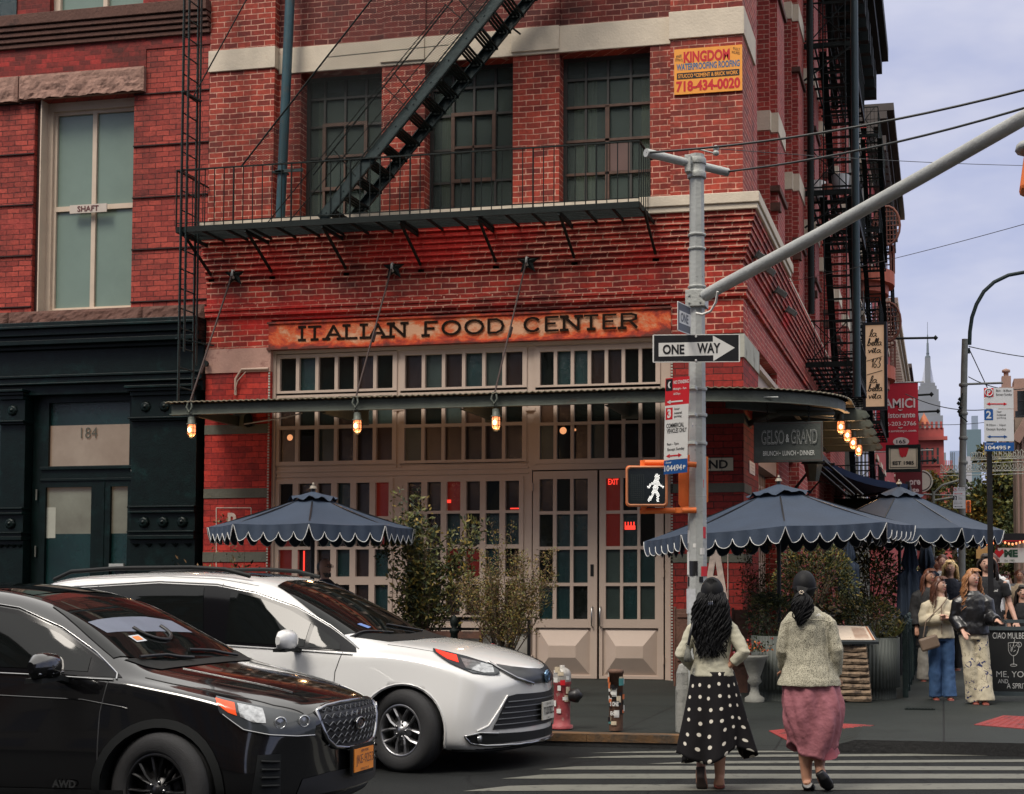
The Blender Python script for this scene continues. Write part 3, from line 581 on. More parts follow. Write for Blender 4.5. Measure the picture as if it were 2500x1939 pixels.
def door(xa,xb,cols,handle_right):
 o=MB(); A=px(xa);B=px(xb); rows=[(1168,1247),(1255,1334),(1342,1423),(1431,1512)]
 holes=[(px(c0),px(c1),pz(r1,1460),pz(r0,1460)) for (r0,r1) in rows for (c0,c1) in cols]
 pl=(px(cols[0][0]-8),px(cols[2][1]+8),pz(1650,1460),pz(1533,1460))
 slab(o,A+.008,B-.008,zb+.01,dzt-.01,holes+[pl],Ys+.0,.055)
 a,b_,c,d=pl; y0=Ys+.035; y1=Ys-.035; m=.055; h=(d-c)/2
 o.quad((a,y0,c),(b_,y0,c),(b_,y0,d),(a,y0,d))
 vs=[(a+m,y0-.002,c+m*.6),(b_-m,y0-.002,c+m*.6),(b_-m,y0-.002,d-m*.6),(a+m,y0-.002,d-m*.6),(a+m+.3,y1,(c+d)/2-.0),(b_-m-.3,y1,(c+d)/2)]
 vs=[(a+.03,y0-.002,c+.02),(b_-.03,y0-.002,c+.02),(b_-.03,y0-.002,d-.02),(a+.03,y0-.002,d-.02),(a+.22,y1-.03,c+.27),(b_-.22,y1-.03,c+.27),(b_-.22,y1-.03,d-.27),(a+.22,y1-.03,d-.27)]
 o.add(vs,[(0,1,5,4),(1,2,6,5),(2,3,7,6),(3,0,4,7),(4,5,6,7)],0)
 ob=o.build('door',TAUPE,bld)
 g=MB(); pal=[GL_TEAL,GL_DARK,GL_BROWN,GL_GREY,GL_RED]
 for i,h_ in enumerate(holes):
  r=i//3; k=random.choice([2,1,2] if r==0 else [0,1,0,3] if r>1 else [0,1,2])
  if not handle_right and r==0: k=[4,1,2][i%3]
  if not handle_right and i==3: k=4
  g.quad((h_[0],Ys+.04,h_[2]),(h_[1],Ys+.04,h_[2]),(h_[1],Ys+.04,h_[3]),(h_[0],Ys+.04,h_[3]),k)
 g.build('panes',pal,ob)
 hx=px(1447) if handle_right else px(1467); hz0=pz(1531,1460);hz1=pz(1482,1460)
 hm=MB(); hm.tube([(hx,Ys,hz0),(hx,Ys-.05,hz0+.02),(hx,Ys-.05,hz1-.02),(hx,Ys,hz1)],.011,8); hm.build('handle',mat('steel_handle',(.35,.35,.34),.3,metal=1),ob)
 hg=MB(); hxx=px(xa+1) if handle_right else px(xb-1)
 for y in (1187,1400,1610): z=pz(y,1460); hg.tube([(hxx,Ys-.02,z-.06),(hxx,Ys-.02,z+.06)],.014,8)
 hg.build('hinge',TAUPE,ob)
door(1300,1459,[(1317,1350),(1359,1392),(1400,1435)],True)
door(1462,1621,[(1479,1514),(1521,1556),(1563,1599)],False)
mb=MB(); mb.box(px(1442),px(1450),Ys-.006,Ys+.001,pz(1407,1460),pz(1378,1460)); mb.build('letter_slot',BLACK,bld)
NEON=mat('neon_red',(.4,.02,.02),.4,emit=(1,.05,.03),es=.7)
mb=MB(); mb.text('EXIT',(px(1496),Ys+.036,pz(1176,1490)),(1,0,0),(0,0,1),.16,.09,bold=.02); 
mb.box(px(1524),px(1550),Ys+.036,Ys+.038,pz(1293,1537),pz(1283,1537)); 
for i in range(4): mb.box(px(1524+i*7),px(1527+i*7),Ys+.034,Ys+.037,pz(1293,1537),pz(1274,1537))
mb.tube([(px(742),YF+.15,pz(1400,742)),(px(742),YF+.15,pz(1345,742))],.012,6); mb.box(px(1087),px(1100),Ys+.02,Ys+.024,pz(1228,1090),pz(1220,1090)); mb.box(px(1245),px(1266),Ys+.02,Ys+.024,pz(1243,1250),pz(1240,1250))
mb.build('neon_sign',NEON,bld)
GLOW=mat('pane_glow_warm',(.8,.4,.2),.5,emit=(1,.42,.18),es=.4)  # emissive discs on the panes stand in for lamp glow and reflections
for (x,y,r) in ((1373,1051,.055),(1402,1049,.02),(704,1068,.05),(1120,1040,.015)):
 mb=MB(); mb.lathe((px(x),Ys+.033,pz(y,x)),[(0,.002),(r,.0)],14,axis='y'); mb.build('pane_lamp_glow',GLOW,bld)
mb=MB(); mb.box(xL+.02,XC-.52,YF+.62,YF+1.0,.1,ZL-.3); mb.box(xL+.02,XC-1,YF+1.3,44,.1,ZTOP); mb.box(xL+.5,x_cp,YF+.3,YF+.62,.1,SG0-.05)
mb.build('inner_core',BLACK,bld)
mb=MB(); mb.box(px(1370),px(1390),Ys+.037,Ys+.038,0,.01)
PW=mat('painted_white_faded',(.50,.40,.34),.8,var=.3,vs=12)
mb=MB(); z1=pz(1260,580); 
for (xa,ya,xb,yb) in ((528,1240,528,1398),(528,1240,613,1240),(613,1240,613,1262)): mb.bar(atY(xa,ya,YF-.004),atY(xb,yb,YF-.004),.012,.006,up=(0,1,0))
mb.text('R',atY(570,1275,YF-.01),(1,0,0),(0,0,1),.2,.3,bold=.03)
mb.text('A',atY(1747,1400,YF-.02),(1,0,0),(0,0,1),.42,1.15,bold=.03)
mb.bar(atY(1777,1340,YF-.016),atY(1777,1480,YF-.016),.012,.006,up=(0,1,0))
mb.build('painted_wall_letter',PW,bld)
nb=thing('neighbour_building','pinkish red brick building on the left with brownstone trim and dark green iron shopfront','building',(-14,21,0))
X0=-19.0; nX=xL-.005
NP=lambda x,dy=0: atY(x,500,YF+dy).x
NZ=lambda y,x,dy=0: atY(x,y,YF+dy).z
wx0=NP(93);wx1=NP(322); wz0=NZ(757,200);wz1=NZ(250,200)
su0=NZ(31,505);su1=NZ(4,505)
li0=NZ(238,180)+.0; li1=NZ(178,180)
uw0=su1+.02
xr_=NP(79)
mb=MB()
slab(mb,X0,nX,wz0-.0,su0,[(xr_,wx1,wz0,li0)],YF+.02,.35)
mb.build('upper_wall',BR_LEFT,nb)
mb=MB(); slab(mb,X0,nX,su1,su1+4,[(NP(108),NP(338),su1-.01,su1+2.9)],YF+.04,.3); mb.build('top_floor_wall',BR_LTOP,nb)
mb=MB(); mb.box(X0,NP(350)+.0,YF+.005,YF+.03,li1,su0-.3); mb.box(NP(350),nX,YF+.003,YF+.03,li1+.3,su0-.3)
mb.build('frieze',BR_LTOP,nb)
mb=MB(); z=NZ(218,500); g=.0
for i in range(-1,6):
 zz=z-i*(NZ(218,500)-NZ(345,500))
 if zz>wz0:
  if i<0: continue
  mb.box(wx1+.0,nX,YF-.004,YF+.03,zz-.012,zz+.006); mb.box(X0,xr_,YF-.004,YF+.03,zz-.012,zz+.006)
mb.build('shadow_joint',mat('joint_dark',(.03,.01,.009),.9),nb)
mb=MB(); mb.box(X0,nX,YF-.16,YF+.35,su0,su1); 
for i in range(4): mb.box(X0,nX,YF-.13+i*.03,YF+.3,su0-.085*(i+1),su0-.085*i-.02)
mb.build('sill_course',STONE_B,nb,bevel=.008)
def rough(name,xa,xb,za,zb_,m,amp=.05,parent=nb,y0=None):
 y0=YF-.05 if y0 is None else y0
 nx=int((xb-xa)/.05)+2; nz=int((zb_-za)/.05)+2; P_=[]
 for j in range(nz):
  row=[]
  for i in range(nx):
   x=xa+(xb-xa)*i/(nx-1); z=za+(zb_-za)*j/(nz-1)
   e=0 if (i in(0,nx-1) or j==nz-1) else 1
   n=noise.noise(Vector((x*5,z*6,1.3)))+.5*noise.noise(Vector((x*13,z*15,4)))
   low=1-j/(nz-1)
   row.append((x,y0-e*amp*(.7+n)*(0.35+.65*low),z+(0 if j else .03*noise.noise(Vector((x*9,0,3))))))
  P_.append(row)
 mb=MB(); mb.grid(P_,sm=False)
 mb.quad(P_[0][0],P_[0][-1],(xb,YF+.1,za),(xa,YF+.1,za)); mb.quad(P_[-1][0],(xa,YF+.1,zb_),(xb,YF+.1,zb_),P_[-1][-1]); mb.quad(P_[0][-1],P_[-1][-1],(xb,YF+.1,zb_),(xb,YF+.1,za)); mb.quad(P_[0][0],(xa,YF+.1,za),(xa,YF+.1,zb_),P_[-1][0])
 return mb.build(name,m,parent)
rough('lintel',NP(45),NP(350),li0,li1,STONE_R); rough('lintel',X0,NP(42),li0-.02,li1-.0,STONE_R)
sz1=wz0;sz0=NZ(790,250)
for a,b_ in ((X0,NP(30)),(NP(30)+.01,NP(355)),(NP(355)+.01,nX)): rough('sill',a,b_,sz0,sz1,STONE_B,amp=.07)
def nwin(xa,xb,za,zb_,cut=None):
 Y=YF+.2; f=MB(); m=.11
 slab(f,xa,xb,za,zb_,[(xa+m,xb-.05,za+.06,zb_-m*1.3)],Y,.1)
 slab(f,xa+m-.02,xb-.03,za+.04,zb_-m*1.2,[(xa+m+.05,(NP(219,.2)),za+.1,(NZ(512,200,.2))),(NP(229,.2),xb-.07,za+.1,NZ(512,200,.2)),(xa+m+.05,NP(219,.2),NZ(500,200,.2),zb_-.2),(NP(229,.2),xb-.07,NZ(500,200,.2),zb_-.2)],Y+.05,.05)
 f.box(xa-.0,xa+.02,YF+.02,Y,za,zb_)
 o=f.build('window',CREAM,nb)
 g=MB(); g.box(xa+.05,xb-.02,Y+.09,Y+.1,za+.05,zb_-.05); g.build('pane',GL_SHAFT,o)
nwin(wx0,wx1,wz0+.0,li0)
mb=MB(); mb.box(xr_,wx0,YF+.1,YF+.3,wz0,li0); mb.build('window_jamb',mat('jamb_brown',(.045,.018,.015),.8),nb)
f=MB(); ua,ub=NP(108),NP(338); slab(f,ua,ub,su1,su1+2.9,[(ua+.12,NP(230),su1+.08,su1+2.7),(NP(240),ub-.03,su1+.08,su1+2.7)],YF+.15,.08); o=f.build('window',CREAM,nb)
g=MB(); g.box(ua,ub,YF+.21,YF+.22,su1,su1+2.9); g.build('pane',GL_SHAFT,o)
mb=MB(); mb.box(X0,NP(28),YF+.02,YF+.035,su1+.05,su1+3); mb.build('window_edge',GL_TEAL,nb)
a=atY(172,512,YF+.17);b_=atY(262,508,YF+.17)
mb=MB(); cz=(a.z+b_.z)/2; mb.box(a.x,b_.x,YF+.15,YF+.17,cz-.07,cz+.07); s=mb.build('shaft_sign',mat('sign_offwhite',(.50,.43,.37),.6,var=.1)); tag(s,'small white board reading SHAFT on the green painted window','sign')
mb=MB(); mb.text('SHAFT',((a.x+b_.x)/2,YF+.148,cz),(1,0,0),(0,0,1),.39,.095,bold=.02); mb.build('lettering',mat('letter_maroon',(.10,.02,.02),.6),s)
G=MB()
c1=NZ(779,490,-.35)
YG=YF-.02
def rail(z0,z1,p,xa=X0,xb=nX,mb=G): mb.box(xa,xb,YG-p,YG+.3,z0,z1)
yz=lambda y: NZ(y,250)
top=sz0
rail(yz(800),top,.30); rail(yz(806),yz(800),.34); rail(yz(822),yz(806),.27); rail(yz(832),yz(822),.20); rail(yz(843),yz(832),.24); rail(yz(852),yz(843),.12)
rail(yz(915),yz(852),.04); rail(yz(921),yz(915),.14); rail(yz(934),yz(921),.10); rail(yz(938),yz(934),.15); rail(yz(962),yz(938),.05)
G.build('cornice',GREENP,nb,bevel=.008)
def pil(xa,xb,nr,name='pilaster'):
 p=MB(); A=NP(xa);B=NP(xb); ry=lambda y0,y1,pp,e=0: p.box(A-e,B+e,YG-pp,YG+.3,yz(y1),yz(y0))
 ry(949,955,.22,.05); ry(955,962,.17,.03); ry(962,972,.12); ry(972,1024,.07); ry(1024,1028,.15,.02); ry(1028,1033,.11,.01)
 ry(1033,1238,.05); ry(1238,1242,.13,.015); ry(1242,1250,.09); ry(1250,1255,.12,.01); ry(1255,1298,.06); ry(1298,1302,.13,.015); ry(1302,1309,.1); ry(1309,1318,.12,.01); ry(1318,1480,.05); 
 p.box(A-.01,B+.01,YG-.1,YG+.3,.1,yz(1480))
 o=p.build(name,GREENP,nb,bevel=.006)
 for yy in ((998,1277)):
  for i in range(nr):
   cx=A+(B-A)*(i+.75)/(nr+.4) if nr>1 else (A+B)/2
   r=MB(); r.lathe((cx,YG-.07,yz(yy)),[(.0,.055),(.02,.05),(.03,.03),(.05,.04),(.085,.015),(.088,0)],24,axis='y',fl=lambda t:1+.08*math.cos(8*t)); r.build('rosette',GREENP,o)
 d=MB()
 for i in range(nr+2 if nr>1 else 4):
  cx=A+(B-A)*(i+.5)/(nr+2 if nr>1 else 4); z=yz(1333); d.add([(cx-.05,YG-.052,z+.03),(cx+.05,YG-.052,z+.03),(cx,YG-.052,z-.03),(cx-.05,YG-.1,z+.03),(cx+.05,YG-.1,z+.03)],[(0,2,3),(1,4,2),(3,2,4),(0,3,4,1)])
 d.build('pendant_drops',GREENP,o)
 return A,B
pil(337,494,3); pil(20,80,1)
DA,DB=NP(83),NP(337)
mb=MB(); yd=YG+.12; tA,tB,tz0,tz1=NP(130,.1),NP(326,.1),yz(1135),yz(978)
gA=NP(125,.1);gB=NP(236,.1);sA=NP(282,.1);sB=NP(324,.1);gz1=yz(1187);gz0=.35
slab(mb,DA,DB,.1,yz(962),[(tA,tB,tz0,tz1),(gA,gB,gz0,gz1),(sA,sB,gz0,gz1)],yd,.08)
mb.box(NP(104),NP(330),yd-.04,yd-.001,tz0-.06,tz0-.01); mb.box(NP(104),NP(330),yd-.02,yd-.001,gz1+.1,gz1+.14)
for x in (258,): mb.box(NP(x),NP(x)+.015,yd-.01,yd-.001,.1,gz1+.1)
mb.build('doorway_frame',GREENP,nb,bevel=.004)
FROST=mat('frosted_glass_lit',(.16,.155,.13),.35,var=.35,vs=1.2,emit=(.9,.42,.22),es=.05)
mb=MB(); mb.box(tA,tB,yd+.05,yd+.06,tz0,yz(1034)); mb.build('frosted_transom',FROST,nb)
mb=MB(); mb.box(tA,tB,yd+.052,yd+.06,yz(1034),tz1); mb.build('transom_pane',GL_TEAL,nb)
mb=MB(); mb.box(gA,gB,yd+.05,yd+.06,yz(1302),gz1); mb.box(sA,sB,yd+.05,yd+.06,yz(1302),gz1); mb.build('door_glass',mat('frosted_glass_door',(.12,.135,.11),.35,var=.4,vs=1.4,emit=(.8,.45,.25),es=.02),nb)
mb=MB(); mb.box(gA,gB,yd+.05,yd+.06,gz0,yz(1302)); mb.box(sA,sB,yd+.05,yd+.06,gz0,yz(1302)); mb.build('door_lower_glass',GL_TEAL,nb)
mb=MB(); mb.box(gA,NP(147,.1),yd+.045,yd+.049,yz(1312),yz(1236)); mb.build('paper_notice',mat('notice_paper',(.33,.33,.28),.8),nb)
mb=MB(); mb.text('184',atY(218,1057,yd+.04),(1,0,0),(0,0,1),.30,.18); mb.build('house_number',mat('number_gilt',(.10,.10,.075),.4,metal=.5),nb)
mb=MB(); 
for y in (1205,1345): z=yz(y); mb.tube([(NP(97),yd-.03,z-.09),(NP(97),yd-.03,z+.09)],.014,6)
mb.build('hinge',mat('hinge_grey',(.2,.2,.17),.4,metal=.6),nb)
mb=MB(); c=atY(328,1150,yd-.05); mb.lathe(c,[(0,.06),(.03,.055),(.05,.02),(.04,0)],12,axis='y'); mb.build('camera_dome',mat('dome_grey',(.3,.3,.27),.4),nb)
mb=MB(); mb.box(NP(278),NP(313),yd-.06,yd-.001,yz(1392),yz(1376)); mb.build('intercom',GALV,nb)
mb=MB(); slab(mb,X0,NP(20),.1,yz(962),[(X0+.3,NP(14),.5,yz(1182)),(X0+.3,NP(18),yz(1140),yz(985))],yd,.08); mb.build('side_shop_frame',GREENP,nb)
mb=MB(); mb.box(X0,NP(20),yd+.05,yd+.06,.2,yz(970)); mb.build('side_shop_glass',GL_TEAL,nb)
mb=MB(); mb.box(X0,nX-.05,YF+.33,YF+.9,.1,su1+4); mb.build('inner_core',BLACK,nb)
fe=thing('fire_escape','dark iron balcony fire escape with slatted deck, steep stair and ladder on the front wall','fire escape',(-7.7,20.2,7))
fo=Vector((-7.7,20.2,7))
ZD=7.05; YA=YF-.95; XA=atY(427,568,YA).x+.02; XB=atY(1560,503,YA).x
mb=MB()
mb.bar((XA,YA,ZD),(XB,YA,ZD),.02,.09); mb.bar((XA,YF-.06,ZD),(XB,YF-.06,ZD),.02,.07); mb.bar((XA,YA,ZD),(XA,YF,ZD),.02,.09); mb.bar((XB,YA,ZD),(XB,YF,ZD),.02,.09)
n=10
for i in range(n): y=YA+.05+(YF-.1-YA-.05)*i/(n-1); mb.bar((XA,y,ZD+.02),(XB,y,ZD+.02),.014,.03)
for i in range(1,18): x=XA+(XB-XA)*i/18; mb.bar((x,YA,ZD-.015),(x,YF-.06,ZD-.015),.03,.035)
mb.build('deck',IRON,fe)
bx=[atY(x,600,YF).x for x in (520,668,848,1030,1213,1404,1602)]
for x in bx:
 mb=MB(); z=6.52; mb.bar((x,YF-.01,z),(x,YA+.03,ZD-.05),.035,.035); mb.bar((x,YF-.01,ZD-.07),(x,YA,ZD-.07),.03,.05); mb.box(x-.05,x+.05,YF-.03,YF+.01,z-.09,z+.1); mb.build('bracket',IRON,fe)
mb=MB(); ZR=ZD+.93
mb.bar((XA,YA,ZR),(XB,YA,ZR),.03,.02); mb.bar((XA,YA,ZR),(XA,YF,ZR),.03,.02); mb.bar((XB,YA,ZR),(XB,YF-.02,ZR),.03,.02); mb.bar((XA,YA,ZD+.1),(XB,YA,ZD+.1),.02,.012)
k=46
for i in range(k+1):
 x=XA+(XB-XA)*i/k; mb.tube([(x,YA,ZD),(x,YA,ZR)],.0085 if i%6 else .014,5)
for i in range(1,6):
 y=YA+(YF-YA)*i/6; mb.tube([(XA,y,ZD),(XA,y,ZR)],.0085,5); mb.tube([(XB,y,ZD),(XB,y,ZR)],.0085,5)
mb.build('railing',IRON,fe)
mb=MB(); lx=atY(445,500,YF-.95).x; ya,yb=YF-.98,YF-.55; zt_=13.5; zb_=atY(432,1001,YF-.98).z
mb.bar((lx,ya,zb_),(lx,ya,zt_),.012,.06,up=(0,1,0)); mb.bar((lx+.07,ya+.03,ZD-1.9),(lx+.07,ya+.03,zt_),.012,.05,up=(0,1,0)); mb.bar((lx,yb,4.3),(lx,yb,zt_),.012,.06,up=(0,1,0)); mb.bar((lx+.05,yb,5.0),(lx+.05,yb,zt_),.01,.05,up=(0,1,0))
z=4.3
while z<zt_: mb.tube([(lx,ya,z),(lx,yb,z)],.012,6); z+=.305
mb.bar((lx,ya-.02,9.2),(lx+.05,yb+.02,9.2),.05,.03); mb.bar((lx-.03,ya-.04,5.35),(lx+.2,YF-.3,5.35),.04,.02)
mb.build('ladder',IRONG,fe)
Y1,Y2=YF-.93,YF-.12
a=atY(783,552,Y1); b=atY(1212,0,Y1); a.z=ZD+.05; d=(b-a); b=a+d*1.5
off=Vector((0,Y2-Y1,0))
mb=MB()
for o_ in (Vector((0,0,0)),off):
 p,q=a+o_,b+o_; mb.bar(p,q,.012,.2,up=(0,1,0)) if False else None
 dn=d.normalized(); up=Vector((-dn.z,0,dn.x)); w=.078
 mb.prism([p-up*w,p+up*w,q+up*w,q-up*w],(0,.012,0)); 
 s_=-1 if o_.y==0 else 1
 for e in (w,-w): mb.prism([p+up*(e-.006),p+up*(e+.006),q+up*(e+.006),q+up*(e-.006)],(0,.055 if o_.y==0 else -.055,0))
 for t in range(12): c=p+d*(t+.3)/9*.9; mb.lathe(c+Vector((0,-.002,0)),[(.014,-.0),(.01,.01)],6,axis='y')
mb.build('stair_stringers',IRONG,fe)
steps=MB(); k=0
for i in range(20):
 t=(i+.55)/13.2; c=a+d*t
 if c.z>ZTOP: break
 for j in range(4): x=c.x-.09+j*.06; steps.bar((x,Y1+.01,c.z),(x,Y2,c.z),.034,.022)
 steps.bar((c.x-.1,Y1+.03,c.z-.03),(c.x+.12,Y1+.03,c.z-.03),.03,.03); steps.bar((c.x-.1,Y2-.03,c.z-.03),(c.x+.12,Y2-.03,c.z-.03),.03,.03)
steps.build('treads',IRON,fe)
mb=MB(); up=Vector((-d.normalized().z,0,d.normalized().x))
for o_ in (Vector((0,0,0)),off):
 p=a+o_+up*.55+d*.1; q=b+o_+up*.55; mb.tube([p,q],.011,6); 
 for t in (.2,.55,.9): c=a+o_+d*t; mb.tube([c,c+up*.55+d*.02],.01,5)
mb.tube([atY(1240,60,Y2),atY(1271,84,YF-.0)],.015,6)
mb.build('handrail',IRON,fe)
mb=MB(); YM=YA-.0; A=atY(588,408,YM); B=atY(905,2,YM); dirl=(B-A); C=B+dirl*.5
slope=dirl.z/dirl.x
stz=lambda x: a.z+up.z*.1+(x-a.x)*d.z/d.x
mb.tube([A,C],.013,6)
zlow=ZR
def inside(x,z): return z>zlow and (z-A.z)<slope*(x-A.x) and z>stz(x)+.0 and z<12
pit=.062; ang=R_(30)
for s_ in (1,-1):
 dx=math.cos(ang);dz=s_*math.sin(ang)
 for k in range(-200,260):
  x0=A.x+k*pit; z0=zlow; run=None; t=-8.0; last=None
  while t<8.0:
   x=x0+dx*t; z=z0+dz*t; ok=inside(x,z) and x<A.x+5.2
   if ok and run is None: run=(x,z)
   if not ok and run is not None:
    mb.bar((run[0],YM+.001*s_,run[1]),(last[0],YM+.001*s_,last[1]),.004,.004,up=(0,1,0)); run=None
   if ok: last=(x,z)
   t+=.05
mb.build('mesh_guard',IRON,fe)
mb=MB()
for p,q in (((640,408),(1100,20)),((700,410),(1165,0)),((800,320),(990,130)),((690,265),(760,350))): pass
mb.tube([atY(640,560,YM+.1),atY(1090,10,YM+.1)],.008,5); mb.tube([atY(690,560,YM+.1),atY(1160,0,YM+.1)],.008,5)
mb.tube([atY(925,200,YM),atY(995,265,YM)],.008,5); mb.tube([atY(1085,10,YM),atY(1130,50,YM)],.008,5); mb.tube([atY(800,140,YM),atY(1095,110,YM)],.007,5)
mb.build('brace_rods',IRON,fe)
mb=MB(); mb.tube([atY(471,238,YF-.7),atY(601,0,YF-.3),atY(700,-180,YF)],.011,6); o=mb.build('tie_rod',IRON,fe)
dp=MB(); p0=atY(684,540,YF-.12); p1=atY(699,200,YF-.12); p2=atY(708,0,YF-.12)
dp.tube([(p0.x,p0.y,ZL),p1,p2,(p2.x+.03,p2.y,ZTOP)],.075,12); o=dp.build('drain_pipe',mat('pipe_teal',(.018,.06,.075),.45,var=.35,vs=4,dirt=(.05,.06,.06),ds=6)); tag(o,'teal painted drain pipe running down the upper wall to the balcony','drain pipe')
c=MB(); z=atY(690,423,YF-.12).z; c.box(p0.x-.05,p0.x+.42,YF-.22,YF-.2,z-.02,z+.03); c.box(p0.x-.1,p0.x+.1,YF-.22,YF-.03,z-.015,z+.015); c.build('pipe_clamp',IRONG,o)
c=MB(); c.bar(atY(672,0,YF-.1),(p2.x,YF-.1,p2.z-.35),.04,.03); 
cp=thing('canopy','long rusty green steel canopy round the corner with corrugated roof edge and bolted beams','canopy',(-6,20,4))
BEAM=mat('beam_green_rust',(.085,.095,.075),.55,metal=.1,var=.3,vs=3,bump=.25,bs=30,dirt=(.10,.045,.02),ds=4,dt=.6)
ROOF=mat('corrugated_cream_rust',(.22,.19,.13),.6,metal=.2,var=.3,vs=8,dirt=(.10,.05,.025),ds=7,dt=.55)
YC=YF-1.32; ZC=atY(1000,985,YC).z
path=[Vector((atY(420,985,YC).x,YC,ZC))]
xe=-3.75
path.append(Vector((xe,YC,ZC)))
for i in range(1,13):
 t=i/12*math.pi/2; path.append(Vector((xe+2.35*math.sin(t),YC+1.75*(1-math.cos(t)),ZC)))
mb=MB()
def channel(mb,path,h=.17,fl=.07,side=1):
 rows=[]
 for i,p in enumerate(path):
  dd=(path[min(i+1,len(path)-1)]-path[max(i-1,0)]); dd.z=0; dd.normalize(); nr=Vector((dd.y,-dd.x,0))*side
  rows.append([p+nr*fl+Vector((0,0,h/2)),p+Vector((0,0,h/2)),p+Vector((0,0,h/2-.015)),p+nr*.012+Vector((0,0,h/2-.015)),p+nr*.012+Vector((0,0,-h/2+.015)),p+nr*fl+Vector((0,0,-h/2+.015)),p+nr*fl+Vector((0,0,-h/2)),p-nr*.01+Vector((0,0,-h/2)),p-nr*.01+Vector((0,0,h/2)),p+nr*fl+Vector((0,0,h/2))])
 mb.grid(rows,0,sm=False)
channel(mb,path)
mb.build('front_beam',BEAM,cp)
mb=MB(); rows=[]; outer=[]
pp=[path[0]-Vector((.06,0,0))]+path+[Vector((path[-1].x,27.3,ZC))]
fine=[]
for u,v in zip(pp[:-1],pp[1:]):
 L_=(v-u).length; k=max(1,int(L_/.045)); fine+=[u.lerp(v,i/k) for i in range(k)]
fine.append(pp[-1]); s_=0
ro=[];ri=[]
for i,p in enumerate(fine):
 dd=(fine[min(i+1,len(fine)-1)]-fine[max(i-1,0)]); dd.normalize(); nr=Vector((dd.y,-dd.x,0))
 wv=.008*(1 if i%2 else -1); o_=p+nr*.10; o_.z=ZC+.105+wv; ro.append(o_)
 q=Vector((min(p.x,XC+.0) if p.x>XC else p.x,max(min(p.y,YF) ,YF) if p.x<=XC else p.y,0)); 
 if p.x>XC: q=Vector((XC+.0,max(p.y,YF),0))
 q.z=ZC+.15+wv; ri.append(q)
mb.grid([[v+Vector((0,0,-.006)) for v in ro],[v+Vector((0,0,.006)) for v in ro],[v+Vector((0,0,.006)) for v in ri],[v+Vector((0,0,-.006)) for v in ri],[v+Vector((0,0,-.006)) for v in ro]],sm=False)
mb.build('corrugated_roof',ROOF,cp)
for i,X in enumerate([path[0].x+.4,-8.9,-6.75,-4.6]):
 mb=MB(); channel(mb,[Vector((X,YF,ZC-.03)),Vector((X,YC+.03,ZC-.03))],.15,.06); mb.box(X-.1,X+.14,YF-.02,YF+.01,ZC-.14,ZC+.12); mb.build('outrigger',BEAM,cp)
lampY=[21.75,22.95,24.15,25.4]; XE=path[-1].x
for i,Y in enumerate(lampY+[26.6]):
 mb=MB(); channel(mb,[Vector((XC,Y,ZC-.03)),Vector((XE+.12,Y,ZC-.03))],.2,.07); mb.build('outrigger',BEAM,cp)
 mb=MB(); mb.prism([(XE+.1,Y-.015,ZC+.06),(XE+.28,Y-.015,ZC+.02),(XE+.34,Y-.015,ZC-.06),(XE+.28,Y-.015,ZC-.12),(XE+.1,Y-.015,ZC-.13)],(0,.03,0)); mb.lathe((XE+.26,Y-.015,ZC-.05),[(.05,.04),(.05,.0)],10,axis='y'); mb.build('end_lug',BEAM,cp)
mb=MB(); mb.tube([(-2.86,21.2,ZC-.2),(-2.3,20.6,ZC-.12),(-1.6,21.4,ZC-.05)],.05,8); channel(mb,[Vector((XE-.75,20.9,ZC-.04)),Vector((XE-.75,27,ZC-.04))],.13,.05); channel(mb,[Vector((-3.0,YC+.5,ZC-.05)),Vector((XE-.2,21.5,ZC-.05))],.15,.05); mb.build('diagonal_brace',BEAM,cp)
mb=MB(); mb.tube([(path[0].x+.6,YF-.2,ZC-.1),(-9.6,YC+.2,ZC-.13),(-9.3,YC+.1,ZC-.09)],.011,6); mb.tube([atY(1270,978,YC+.3),atY(1320,968,YC+.3),atY(1900,970,YC+.3)],.011,6); mb.build('conduit',GALV,cp)
BULB=mat('bulb_warm',(1,.6,.35),.4,emit=(1,.26,.08),es=.75); BULB2=mat('bulb_core',(1,.8,.6),.4,emit=(1,.62,.3),es=3.5)
def cage_lamp(loc,label):
 l=thing('cage_lamp',label,'lamp',loc,'lit cage lamps under the canopy'); x,y,z=loc
 c=MB(); c.lathe((x,y,z),[(.05,0),(.055,-.02),(.055,-.09),(.075,-.1),(.075,-.115)],12); c.tube([(x,y,z),(x,y,z+.06)],.015,6); c.build('cap',BEAM,l)
 g=MB(); g.lathe((x,y,z),[(.052,-.115),(.058,-.15),(.058,-.25),(.04,-.285),(0,-.295)],14); g.build('glass_jar',BULB,l); g=MB(); g.lathe((x,y-.062,z),[(0,-.16),(.022,-.175),(.026,-.205),(.015,-.235),(0,-.24)],8); g.build('bulb',BULB2,l)
 f=MB(); f.lathe((x,y,z),[(0,-.15),(.03,-.17),(.035,-.2),(.02,-.24),(0,-.25)],10); 
 w_=MB()
 for k in range(6):
  t=k*math.pi/3+.3; w_.tube([(x+.07*math.cos(t),y+.07*math.sin(t),z-.11),(x+.072*math.cos(t),y+.072*math.sin(t),z-.25),(x+.045*math.cos(t),y+.045*math.sin(t),z-.305),(x,y,z-.312)],.0045,5)
 for zz in (-.17,-.24): w_.tube([(x+.072*math.cos(t*math.pi/8),y+.072*math.sin(t*math.pi/8),z+zz) for t in range(17)],.0045,5)
 w_.build('wire_cage',IRON,l)
 ld=bpy.data.lights.new('bulb','POINT'); ld.energy=4; ld.color=(1,.55,.25); ld.shadow_soft_size=.05; lo=bpy.data.objects.new('bulb',ld); COL.objects.link(lo); lo.parent=l; lo.location=(0,0,-.38)
